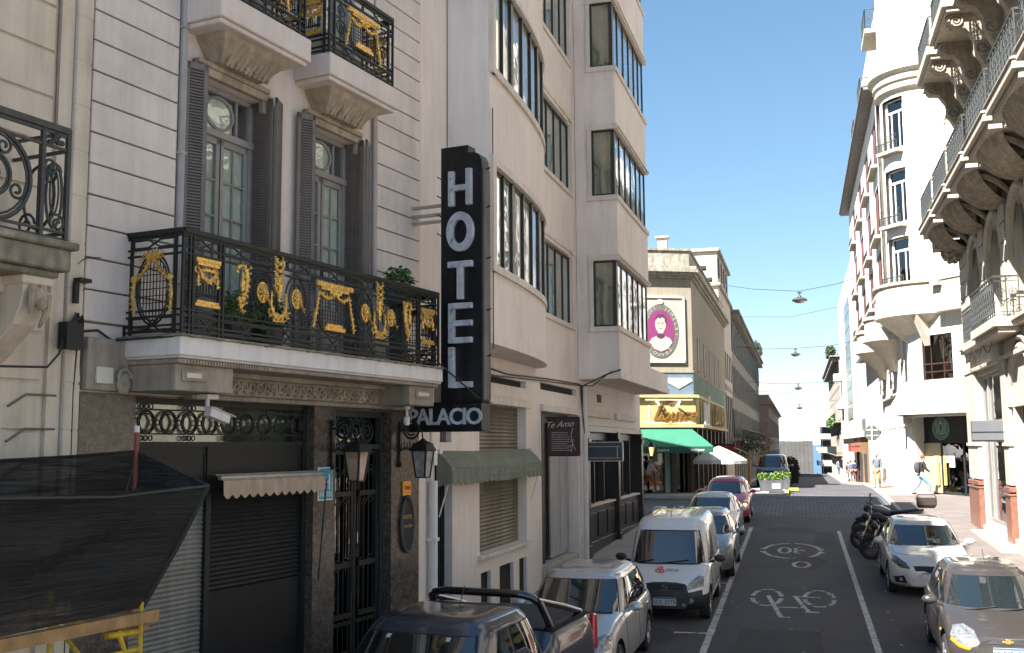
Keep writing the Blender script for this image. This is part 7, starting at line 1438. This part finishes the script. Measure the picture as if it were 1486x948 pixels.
# --- white saloon
sb = [(0, .80, .22, .66), (.3, .83, .19, .78), (.95, .845, .17, .90), (1.3, .85, .17, .93), (2.4, .85, .17, .96), (3.6, .84, .19, 1.0), (4.2, .81, .24, .98), (4.4, .76, .32, .9)]
c3 = Car('white_saloon', 'white saloon with a blue reflecting windscreen between the van and the red car', -2.66, 32.0, sb, dict(yb0=1.12, yt0=1.95, yt1=3.1, yb1=3.95, wb=.79, wt=.60, zb=.88, zb1=.95, zr=1.34), WHP, arch=(.78, 3.45))
std_windows(c3, sw=((1.65, 2.5, 2.15, 2.5), (2.56, 3.3, 2.56, 3.1))); c3.decal('y', [(.42, .58), (.55, .70), (.75, .76), (.80, .62), (.6, .56)], HLG, 'headlight', both=True); c3.decal('y', [(-.36, .5), (.36, .5), (.4, .64), (-.4, .64)], SEAM, 'grille'); c3.decal('y', [(-.5, .26), (.5, .26), (.55, .38), (-.55, .38)], PLAS, 'lower_grille'); c3.decal('y', [(.55, .34), (.72, .34), (.74, .44), (.58, .42)], SEAM, 'fog_lamp', both=True); c3.mirror(1.62, .95); c3.wipers(); c3.plate(.42, -.02, '', .4); c3.line('x', [(1.4, .25), (1.4, .9)]); c3.line('x', [(2.53, .25), (2.53, .95)])
# --- red car by the crossing
c4 = Car('red_hatchback', 'red hatchback with an orange indicator glowing, last in the left row before the crossing', -2.62, 38.6, [(p[0] * 1.02, p[1] * 1.03, p[2], p[3] * 1.03) for p in hb], dict(yb0=.98, yt0=1.72, yt1=3.3, yb1=3.82, wb=.80, wt=.62, zb=.96, zb1=1.0, zr=1.42), REDP, arch=(.74, 3.2))
std_windows(c4, sw=((1.45, 2.22, 1.95, 2.22), (2.3, 3.2, 2.3, 3.1))); c4.decal('y', [(.42, .60), (.52, .74), (.74, .82), (.79, .66), (.62, .57)], HLG, 'headlight', both=True); c4.decal('y', [(-.36, .5), (.36, .5), (.4, .66), (-.4, .66)], SEAM, 'grille'); c4.mirror(1.42, 1.0); c4.wipers()
h, nn = c4.hit('y', .70, .66); MB().blob((.70, h.y - .01, .66), .07, .03, .05).build('indicator', mat('indicator_lit', (1, .42, .05), .4, emit=2.5, var=0, bump=0), c4.t)
c4.line('x', [(1.3, .25), (1.3, .95)]); c4.line('x', [(2.28, .25), (2.28, .97)])
# --- pickup beyond the crossing
ub = [(0, .84, .38, .92), (.3, .88, .34, 1.02), (1.1, .9, .34, 1.08), (2, .9, .34, 1.1), (4.6, .9, .36, 1.1), (4.8, .86, .42, 1.06)]
c5 = Car('blue_grey_suv', 'blue grey off-road car facing us behind the planters beyond the crossing', -1.45, 60.0, ub, dict(yb0=1.2, yt0=1.75, yt1=4.3, yb1=4.7, wb=.84, wt=.70, zb=1.05, zb1=1.05, zr=1.68), paint('blue_grey_light_paint', (.10, .12, .16)), arch=(.95, 3.8), wr=.36)
std_windows(c5, sw=((1.75, 2.7, 2.0, 2.7), (2.78, 3.7, 2.78, 3.7))); c5.decal('y', [(.5, .74), (.52, .9), (.78, .9), (.8, .74)], HLG, 'headlight', both=True); c5.decal('y', [(-.42, .70), (.42, .70), (.42, .9), (-.42, .9)], SEAM, 'grille'); c5.mirror(1.6, 1.12)
# --- right row: grey-brown hatchback, silver hatchback
gb_ = [(0, .74, .22, .62), (.25, .78, .19, .75), (.8, .80, .17, .90), (1.15, .805, .17, .96), (2.2, .805, .17, .98), (3.2, .79, .18, .99), (3.6, .76, .22, .95), (3.72, .7, .3, .85)]
c6 = Car('grey_hatchback', 'grey-brown rounded hatchback with a gold emblem, nearest in the right row', 2.80, 16.95, gb_, dict(yb0=.78, yt0=1.55, yt1=3.1, yb1=3.62, wb=.745, wt=.575, zb=.92, zb1=.96, zr=1.42, n=4), GRYP, arch=(.68, 3.0), recede=.3, crown=.05)
std_windows(c6, v1=.88, sw=((1.28, 2.1, 1.8, 2.1), (2.18, 3.1, 2.18, 2.95)), fs=.93)
c6.decal('y', [(.38, .60), (.42, .74), (.54, .80), (.68, .78), (.74, .66), (.62, .56), (.48, .54)], HLG, 'headlight', .010, both=True); c6.decal('y', [(.48, .545), (.62, .57), (.72, .65), (.74, .60), (.64, .52), (.52, .50)], ORG, 'indicator', .008, both=True)
c6.decal('y', [(-.28, .60), (.28, .60), (.34, .665), (-.34, .665)], SEAM, 'grille', .006); c6.line('y', [(-.33, .672), (.33, .672)], .009, CHR, 'chrome_strip', False); h, nn = c6.hit('y', 0, .64); b = MB(); b.box(-.075, .075, h.y - .025, h.y - .005, .625, .65); b.box(-.03, .03, h.y - .03, h.y - .005, .61, .665); b.build('emblem', GOLD, c6.t)
c6.plate(.42, -.03, 'SCG 5172', .42, .14); c6.mirror(1.15, .98, None, .2); c6.wipers(.03, ((-.6, .0), (.05, .75))); c6.line('x', [(1.02, .25), (1.06, .92)]); c6.line('x', [(2.14, .25), (2.14, .96)]); c6.line('z', [(.0, .4), (.35, .42), (.62, .5), (.68, .9)], .005)
h, nn = c6.hit('x', .95, .62, -1); MB().blob((h.x, .95, .62), .015, .04, .025).build('side_repeater', ORG, c6.t); MB().tube([(0, 1.75, 1.5), (0, 1.95, 1.72)], .006, 5).build('aerial', PLAS, c6.t)
pb2 = [(0, .78, .22, .66), (.3, .83, .19, .80), (.95, .85, .17, .93), (1.3, .86, .17, .96), (2.2, .86, .17, .97), (3.3, .85, .18, 1.0), (3.85, .81, .24, .97), (3.98, .76, .32, .88)]
c7 = Car('silver_white_hatchback', 'pale silver hatchback with a sky-blue windscreen reflection between the motorcycles and the grey car', 2.62, 24.3, pb2, dict(yb0=1.02, yt0=1.78, yt1=3.3, yb1=3.85, wb=.80, wt=.62, zb=.92, zb1=.96, zr=1.38), PSIL, arch=(.78, 3.3), wr=.31)
std_windows(c7, sw=((1.5, 2.3, 2.0, 2.3), (2.38, 3.25, 2.38, 3.05)), fs=.93)
c7.decal('y', [(.44, .60), (.50, .70), (.68, .82), (.80, .86), (.79, .74), (.62, .61)], HLD, 'headlight', .007, both=True); c7.decal('y', [(-.30, .50), (.30, .50), (.38, .66), (-.38, .66)], SEAM, 'grille', .006); c7.decal('y', [(.50, .30), (.72, .30), (.76, .42), (.56, .46)], SEAM, 'fog_housing', .006, both=True)
for s in (-1, 1):
    h, nn = c7.hit('y', .62 * s, .38); MB().disc((.62 * s, h.y - .02, .38), .035, 'y', .02, 14).build('fog_lamp', HLG, c7.t)
c7.line('y', [(.45, .29), (.62, .26), (.76, .30)], .010, CHR, 'chrome_strip'); c7.line('y', [(-.36, .49), (.36, .49)], .008, CHR, 'chrome_strip', False); c7.line('y', [(-.7, .235), (.7, .235)], .01, PLAS, 'lower_lip', False)
c7.mirror(1.48, .98); c7.wipers(); c7.plate(.40, -.03, '', .42); c7.line('x', [(1.3, .25), (1.28, .93)]); c7.line('x', [(2.34, .25), (2.34, .96)]); c7.line('z', [(.0, .42), (.5, .46), (.7, .6), (.74, 1.0)], .005)
# --- double-cab pickup, nearest on the left
kb_ = [(0, .86, .40, .88), (.3, .92, .36, 1.02), (1.0, .94, .34, 1.10), (1.4, .95, .34, 1.13), (2.4, .95, .34, 1.15), (3.45, .95, .34, 1.17), (3.6, .94, .34, 1.34), (4.6, .93, .38, 1.36), (5.2, .90, .42, 1.36), (5.3, .88, .5, 1.34)]
p_ = Car('pickup_truck', 'dark blue grey double-cab pickup with black roll bar in front of the hotel', -4.40, 9.60, kb_, dict(yb0=1.25, yt0=1.92, yt1=3.22, yb1=3.55, wb=.90, wt=.745, zb=1.10, zb1=1.12, zr=1.69, n=5.5), BLUP, arch=(.95, 4.25), wr=.37, cat='pickup', group=None, recede=.15, rz=-9)
std_windows(p_, v0=.08, v1=.86, sw=((1.82, 2.42, 2.25, 2.42), (2.5, 3.2, 2.5, 3.05)), fs=.93)
p_.mirror(1.7, 1.18, CHR)
p_.decal('z', [(-.76, 3.62), (.76, 3.62), (.76, 5.16), (-.76, 5.16)], mat('bed_cover', (.018, .02, .026), .65, var=.2, bump=.3), 'bed_cover', .02)
b = MB(); b.tube([(-.80, 3.72, 1.36), (-.74, 3.52, 1.70), (-.66, 3.42, 1.79), (-.5, 3.40, 1.82), (.5, 3.40, 1.82), (.66, 3.42, 1.79), (.74, 3.52, 1.70), (.80, 3.72, 1.36)], .048, 10)
for s in (-1, 1): b.tube([(s * .73, 3.45, 1.74), (s * .78, 4.2, 1.55), (s * .8, 4.72, 1.40)], .042, 10); b.box(s * .8 - .05, s * .8 + .05, 3.62, 4.85, 1.34, 1.40)
b.build('roll_bar', mat('gloss_black', (.008, .008, .01), .18, var=0, bump=0, coat=1), p_.t, smooth=True)
for s in (-1, 1):
    h, nn = p_.hit('x', 4.95, 1.1, s); b = MB(); b.ext([(4.98, .86), (5.16, .84), (5.14, 1.30), (5.02, 1.33)], 'x', h.x - .07 * s, h.x + .006 * s); b.build('tail_lamp', REDL, p_.t, bevel=.02)
p_.line('x', [(1.6, .4), (1.6, 1.1)]); p_.line('x', [(2.46, .4), (2.46, 1.14)]); p_.line('x', [(3.3, .5), (3.3, 1.15)]); p_.line('x', [(3.56, .4), (3.56, 1.3)])
MB().tube([(.1, 2.6, 1.77), (.1, 2.75, 2.0)], .006, 5).build('aerial', PLAS, p_.t)
for x in (-.5, .45): p_.patch('F', [(x, .78), (x + .07, .78), (x + .07, .84), (x, .84)], mat('windscreen_sticker', (.35, .5, .5), .6), 'windscreen_sticker', .010, 2, 2)
for s in (-1, 1):
    h, nn = p_.hit('x', 2.3, .98, s); MB().tube([(h.x + .03 * s, 2.2, .98), (h.x + .045 * s, 2.3, .985), (h.x + .03 * s, 2.4, .98)], .014, 6).build('door_handle', CHR, p_.t)
# ============================================================ motorcycles
def moto(name, label, x, y, rz, col, box=False, sc=1.):
    t = thing(name, label, 'motorcycle', (x, y, gz(y)), R(rz), 'motorcycles parked at the right kerb'); t.scale = (sc, sc, sc)   # local -x is the front
    for a in (-.68, .68):
        b = MB(); b.tube(arc((a, 0, .31), .27, 0, 2 * pi, ax='y', n=26)[:-1], .055, 8, closed=True); w = b.build('wheel', TYRE, t, smooth=True)
        b = MB(); b.tube(arc((a, 0, .31), .20, 0, 2 * pi, ax='y', n=22)[:-1], .014, 5, closed=True); b.disc((a, -.05, .31), .06, 'y', .1, 12); b.disc((a, -.05, .31), .12, 'y', .006, 18, r2=.09)
        for k in range(5): q = k * 2 * pi / 5; b.bar((a + .05 * cos(q), 0, .31 + .05 * sin(q)), (a + .2 * cos(q), 0, .31 + .2 * sin(q)), .025)
        b.build('rim', DKGREY, w)
    b = MB()
    for s in (-.08, .08): b.tube([(-.68, s, .31), (-.45, s, .92)], .024, 7); b.tube([(.68, s * 1.3, .31), (.25, s * 1.2, .42), (.05, s, .35)], .025, 6)
    b.build('fork', CHR, t)
    b = MB(); b.tube([(-.44, 0, .85), (-.1, 0, .72), (.35, 0, .72), (.75, 0, .8)], .03, 7); b.tube([(-.42, 0, .8), (-.25, 0, .35), (.15, 0, .3)], .025, 6); b.box(-.25, .18, -.12, .12, .25, .55); b.disc((-.05, -.17, .38), .1, 'y', .34, 14); b.tube([(-.3, .1, .35), (-.1, .16, .22), (.3, .16, .3), (.78, .18, .42)], [.02, .025, .04, .045], 8)
    for k in range(5): b.box(-.27, -.05, -.13, .13, .42 + k * .03, .43 + k * .03)
    b.build('engine', IRON, t)
    b = MB(); b.loft([[(xx, w_ * cos(q), z + h_ * sin(q)) for q in [i * pi / 5 for i in range(10)]] for xx, w_, h_, z in ((-.45, .05, .05, .9), (-.38, .13, .1, .88), (-.2, .15, .12, .86), (-.02, .11, .08, .80), (.05, .06, .04, .77))]); b.loft([[(xx, w_ * cos(q), z + h_ * sin(q)) for q in [i * pi / 5 for i in range(10)]] for xx, w_, h_, z in ((.45, .1, .05, .76), (.65, .09, .07, .80), (.85, .05, .04, .86))]); b.build('tank', col, t, smooth=True)
    b = MB(); b.loft([[(xx, w_ * cos(q), z + h_ * sin(q)) for q in [i * pi / 5 for i in range(10)]] for xx, w_, h_, z in ((-.05, .08, .04, .80), (.1, .13, .05, .79), (.4, .13, .055, .82), (.72, .09, .04, .86))]); b.build('seat', PLAS, t, smooth=True)
    b = MB(); b.tube([(-.5, -.36, 1.02), (-.47, -.2, 1.06), (-.44, 0, 1.0), (-.47, .2, 1.06), (-.5, .36, 1.02)], .014, 6); b.blob((-.58, 0, .88), .09, .1, .1, 10, 6)
    for s in (-1, 1): b.tube([(-.47, s * .25, 1.05), (-.48, s * .3, 1.22)], .007, 5); b.blob((-.48, s * .33, 1.25), .015, .07, .045); b.tube([(-.50, s * .36, 1.02), (-.51, s * .26, 1.045)], .02, 6)
    b.tube([(x_, y_, z_) for x_, y_, z_ in [(-.88 + .0, 0, .58), (-.72, 0, .64), (-.5, 0, .58)]], .045, 6); b.tube([(.5, 0, .62), (.75, 0, .66), (.95, 0, .5)], .05, 6); b.build('handlebar', IRON, t, smooth=True)
    if box:
        b = MB(); b.loft([[(x0_, -w_, z), (x1_, -w_, z), (x1_, w_, z), (x0_, w_, z)] for z, x0_, x1_, w_ in ((.92, .72, 1.12, .18), (1.0, .68, 1.18, .22), (1.2, .68, 1.18, .22), (1.28, .72, 1.14, .19))]); b.build('top_box', mat('brown_black_box', (.035, .025, .022), .4, var=.1), t, bevel=.02); b = MB(); b.box(.66, .70, -.17, .17, 1.14, 1.2); b.tube([(.72, -.18, 1.31), (.72, .18, 1.31), (1.1, .18, 1.31), (1.1, -.18, 1.31)], .012, 5, closed=True); b.build('box_trim', STEEL, t)
    b = MB(); b.tube([(.0, -.1, .3), (-.05, -.32, .02)], .014, 5); b.build('side_stand', IRON, t)
    return t
WM = mat('moto_grey', (.16, .16, .16), .35, var=.1, coat=1)
moto('motorcycle', 'black motorcycle with a brown top box, farthest of the motorcycles at the kerb', 2.55, 34.0, -6, WM, True, 1.12)
moto('motorcycle', 'black and grey motorcycle in the middle of the three at the kerb', 2.35, 32.2, 4, PLAS, False, 1.05)
moto('motorcycle', 'black motorcycle with its front wheel next to the pale silver hatchback', 2.42, 30.2, 2, PLAS, False, .98)
# ============================================================ people
SKIN = mat('skin', (.42, .24, .16), .6, var=.05, bump=.1); HAIR = mat('dark_hair_strands', (.02, .014, .01), .7, var=.2)
def skinmesh(verts, edges, name, m, parent, sub=2):
    me = bpy.data.meshes.new(name); me.from_pydata([v[:3] for v in verts], edges, []); o = bpy.data.objects.new(name, me); COL.objects.link(o); md = o.modifiers.new('s', 'SKIN'); md.use_smooth_shade = True
    if not me.skin_vertices: me.skin_vertices.new() if hasattr(me.skin_vertices, 'new') else None
    sv = me.skin_vertices[0].data if me.skin_vertices else None
    if sv is None:
        bm = bmesh.new(); bm.from_mesh(me); lay = bm.verts.layers.skin.verify()
        for i, q in enumerate(bm.verts): q[lay].radius = (verts[i][3], verts[i][4] if len(verts[i]) > 4 else verts[i][3]); q[lay].use_root = (i == 0)
        bm.to_mesh(me); bm.free()
    else:
        for i, q in enumerate(verts): sv[i].radius = (q[3], q[4] if len(q) > 4 else q[3]); sv[i].use_root = (i == 0)
    o.modifiers.new('u', 'SUBSURF').levels = sub; o.modifiers['u'].render_levels = sub; me.materials.append(m); o.parent = parent; return o
def person(label, x, y, z, rz, top, legs, lean=0., step=.25, arms=((.2, .1), (-.2, -.1)), H=1.72, pack=None, hairc=HAIR, shoe=None, bald=False):
    "faces local +y; step is half the stride; arms give the forward swing of each hand"
    t = thing('person', label, 'person', (x, y, z), R(rz)); k = H / 1.72; P = lambda a, b, c, r, r2=None: (a * k, b * k, c * k, r * k, (r2 or r) * k)
    l = lean; hy = .0; sh = 1.42; sy = l * .5
    B = [P(0, 0, .94, .13, .10), P(0, l * .2, 1.12, .12, .095), P(0, l * .4, 1.30, .145, .10), P(0, sy, 1.44, .09, .08), P(0, sy + .02, 1.52, .05), P(0, sy + .05, 1.60, .075, .085), P(0, sy + .05, 1.69, .07, .08)]
    E_ = [(0, 1), (1, 2), (2, 3), (3, 4), (4, 5), (5, 6)]
    body = list(B)
    for s, (f, b_) in zip((1, -1), arms):
        i = len(body); ey = sy + f * .4; body += [P(s * .17, sy, 1.40, .055), P(s * .22, ey - .02, 1.14, .042), P(s * .21, sy + f, .92 + abs(f) * .25, .030), P(s * .21, sy + f + .05, .86 + abs(f) * .27, .034, .02)]
        E_ += [(2, i), (i, i + 1), (i + 1, i + 2), (i + 2, i + 3)]
        for q in range(4): j = len(body); body += [P(s * .21 + (q - 1.5) * .014, sy + f + .08, .82 + abs(f) * .28, .010), P(s * .21 + (q - 1.5) * .015, sy + f + .09, .785 + abs(f) * .28, .008)]; E_ += [(i + 3, j), (j, j + 1)]
        j = len(body); body += [P(s * .18, sy + f + .09, .85 + abs(f) * .27, .010)]; E_ += [(i + 3, j)]
    for s, d in ((1, step), (-1, -step)):
        i = len(body); kn = .05 + max(0, d) * .3 if d > 0 else .06; by = d - (.10 if d < 0 else 0); body += [P(s * .09, 0, .86, .09), P(s * .10, d * .55 + kn, .48, .062), P(s * .10, by, .09 + (.06 if d < 0 else 0), .042), P(s * .10, by + .14, .04, .035, .03)]
        E_ += [(0, i), (i, i + 1), (i + 1, i + 2), (i + 2, i + 3)]
    skinmesh(body, E_, 'body', SKIN, t)
    tv = [P(0, 0, .90, .155, .125), P(0, l * .2, 1.12, .145, .115), P(0, l * .4, 1.30, .17, .12), P(0, sy, 1.43, .10, .09)]; te = [(0, 1), (1, 2), (2, 3)]
    for s, (f, b_) in zip((1, -1), arms): i = len(tv); ey = sy + f * .4; tv += [P(s * .17, sy, 1.40, .072), P(s * .22, ey - .02, 1.14, .058), P(s * .215, sy + f * .85, .98 + abs(f) * .2, .045)]; te += [(2, i), (i, i + 1), (i + 1, i + 2)]
    skinmesh(tv, te, 'jacket', top, t)
    lv_ = [P(0, 0, .95, .145, .12)]; le = []
    for s, d in ((1, step), (-1, -step)):
        i = len(lv_); kn = .05 + max(0, d) * .3 if d > 0 else .06; by = d - (.10 if d < 0 else 0); lv_ += [P(s * .09, 0, .84, .105), P(s * .10, d * .55 + kn, .48, .075), P(s * .10, by, .12 + (.06 if d < 0 else 0), .06)]; le += [(0, i), (i, i + 1), (i + 1, i + 2)]
        sm_ = MB(); sm_.blob((s * .10 * k, (by + .06) * k, (.045 + (.05 if d < 0 else 0)) * k), .048 * k, .14 * k, .05 * k, 10, 6); sm_.build('shoe', shoe or DKGREY, t, smooth=True)
    skinmesh(lv_, le, 'trousers', legs, t)
    hd = MB(); cy, cz = (sy + .04) * k, 1.665 * k
    if not bald: hd.blob((0, cy - .02 * k, cz + .015 * k), .088 * k, .10 * k, .10 * k, 12, 8); hd.build('hair', hairc, t, smooth=True)
    fa = MB(); fa.blob((0, cy + .105 * k, cz - .035 * k), .012 * k, .02 * k, .02 * k, 6, 4); fa.blob((.085 * k, cy + .01, cz - .03 * k), .012 * k, .02 * k, .03 * k, 6, 4); fa.blob((-.085 * k, cy + .01, cz - .03 * k), .012 * k, .02 * k, .03 * k, 6, 4); fa.build('face', SKIN, t, smooth=True)
    fe = MB(); fe.blob((.03 * k, cy + .092 * k, cz - .01 * k), .012 * k, .01 * k, .008 * k, 6, 4); fe.blob((-.03 * k, cy + .092 * k, cz - .01 * k), .012 * k, .01 * k, .008 * k, 6, 4); fe.box(-.025 * k, .025 * k, cy + .09 * k, cy + .10 * k, cz - .075 * k, cz - .068 * k); fe.build('eyes_and_mouth', DARK, t)
    if pack:
        b = MB(); b.loft([[(w_ * cos(q) , sy * k - .23 * k + d_ * sin(q), z * k) for q in [i * pi / 6 for i in range(12)]] for z, w_, d_ in ((.98, .10, .06), (1.02, .15, .10), (1.2, .17, .13), (1.38, .15, .11), (1.45, .09, .06))]); bk = thing('backpack', 'dark backpack on the back of the ' + pack, 'backpack', (x, y, z), R(rz)); b.build('bag', mat('dark_pack', (.03, .03, .035), .8, var=.2), bk, smooth=True); b = MB()
        for s in (-1, 1): b.tube([(s * .10 * k, (sy - .12) * k, 1.42 * k), (s * .12 * k, (sy + .03) * k, 1.49 * k), (s * .12 * k, (sy + .13) * k, 1.35 * k), (s * .13 * k, (sy + .02) * k, 1.1 * k)], .016, 5)
        b.build('strap', DKGREY, bk)
    return t
cl = lambda n, c: mat(n, tuple(q * .6 for q in c), .85, var=.15, scale=6, bump=.3, bs=30)
person('person in a black jacket and light blue jeans walking past the cafe entrance', 5.15, 50.2, gz(50) + .13, -78, cl('black_cloth', (.02, .02, .022)), cl('light_denim', (.26, .40, .58)), .12, .28, ((.28, 0), (-.1, 0)), pack='walker in blue jeans', hairc=mat('brown_hair', (.12, .05, .03), .7))
person('person in khaki trousers and dark waistcoat standing under the stop sign', 3.72, 56.5, gz(56.5) + .13, 170, cl('grey_blue_cloth', (.16, .18, .20)), cl('khaki_cloth', (.42, .30, .13)), 0, .10, ((.2, 0), (.1, 0)), pack='person in khaki trousers', hairc=mat('grey_hair', (.45, .42, .38), .7))
person('person in dark brown top and pale grey trousers walking far up the right pavement', 4.2, 101, gz(101) + .13, 10, cl('dark_brown_cloth', (.05, .035, .03)), cl('pale_grey_cloth', (.36, .34, .31)), 0, .2)
person('person in burgundy trousers and navy top on the far right pavement', 4.55, 96, gz(93) + .13, 5, cl('navy_cloth', (.04, .05, .10)), cl('burgundy_cloth', (.20, .02, .06)), 0, .15)
person('person in a grey blue jumper beside the burgundy trousers', 4.25, 97, gz(94) + .13, 5, cl('slate_cloth', (.14, .18, .24)), cl('light_cloth', (.40, .42, .46)), 0, .15)
person('person dressed all in light blue, farthest away on the right pavement', 4.5, 135, gz(131) + .13, 10, cl('sky_cloth', (.12, .28, .50)), cl('sky_cloth', (.12, .28, .50)), 0, .15)
person('person in a white shirt and rust brown trousers striding past the corner shop window', -6.95, 50.6, gz(50.6) + .13, -70, cl('white_cloth', (.75, .74, .72)), cl('rust_cloth', (.34, .14, .04)), .30, .30, ((.3, 0), (.2, 0)))
# ============================================================ one part per piece: split meshes that gathered several like parts
def split_parts(o, gap=.012):
    me = o.data; n = len(me.vertices)
    if n == 0: return
    par = list(range(n))
    def find(i):
        while par[i] != i: par[i] = par[par[i]]; i = par[i]
        return i
    for e in me.edges:
        a, b = find(e.vertices[0]), find(e.vertices[1])
        if a != b: par[a] = b
    isl = {}
    for i in range(n): isl.setdefault(find(i), []).append(i)
    boxes = []
    for k, vs in isl.items():
        c = [me.vertices[i].co for i in vs]; boxes.append([[min(v[j] for v in c) - gap for j in range(3)], [max(v[j] for v in c) + gap for j in range(3)], [k]])
    ch = True
    while ch:                                             # merge islands whose boxes touch
        ch = False; out = []
        for b in boxes:
            hit = None
            for q in out:
                if all(b[0][j] <= q[1][j] and b[1][j] >= q[0][j] for j in range(3)): hit = q; break
            if hit: hit[0] = [min(hit[0][j], b[0][j]) for j in range(3)]; hit[1] = [max(hit[1][j], b[1][j]) for j in range(3)]; hit[2] += b[2]; ch = True
            else: out.append([list(b[0]), list(b[1]), list(b[2])])
        if len(out) == len(boxes): ch = False
        boxes = out
    if len(boxes) < 2 or len(boxes) > 90: return
    grp = {k: gi for gi, b in enumerate(boxes) for k in b[2]}
    pol = [[] for _ in boxes]
    for p in me.polygons: pol[grp[find(p.vertices[0])]].append(p)
    for gi, ps in enumerate(pol):
        mp = {}; vs = []; fs = []
        for p in ps:
            f = []
            for i in p.vertices:
                if i not in mp: mp[i] = len(vs); vs.append(me.vertices[i].co[:])
                f.append(mp[i])
            fs.append(f)
        nm = bpy.data.meshes.new(o.name.split('.')[0]); nm.from_pydata(vs, [], fs)
        for m in me.materials: nm.materials.append(m)
        for p, q in zip(nm.polygons, ps): p.use_smooth = q.use_smooth; p.material_index = q.material_index
        if ps and ps[0].use_smooth: nm.set_sharp_from_angle(angle=R(40))
        if gi == 0: o.data = nm
        else:
            c = bpy.data.objects.new(o.name.split('.')[0], nm); COL.objects.link(c); c.parent = o.parent; c.matrix_local = o.matrix_local
SPLIT = {'rusticated_pier', 'granite_pier', 'rounded_balcony', 'shop_pier', 'basement_opening', 'side_window', 'side_window_frame', 'window', 'window_ledge', 'shutter', 'shop_sill', 'ledge', 'drainpipe', 'name_tablet', 'balcony_console', 'light_strip', 'diamond_emblem', 'shop_curtain', 'handle', 'paper_notice', 'shop_door', 'end_window', 'pilaster', 'column', 'street_glazing', 'window_guard', 'kerb', 'gilt_ornament', 'boarded_door', 'bracket', 'fixing_bolt', 'arm', 'glass_strip', 'pale_green_panel', 'eaves', 'cornice', 'entrance_step', 'window_bar', 'flue', 'plank'}
for o in list(bpy.data.objects):
    if o.type == 'MESH' and o.name.split('.')[0] in SPLIT and o.parent is not None and not o.children: split_parts(o)
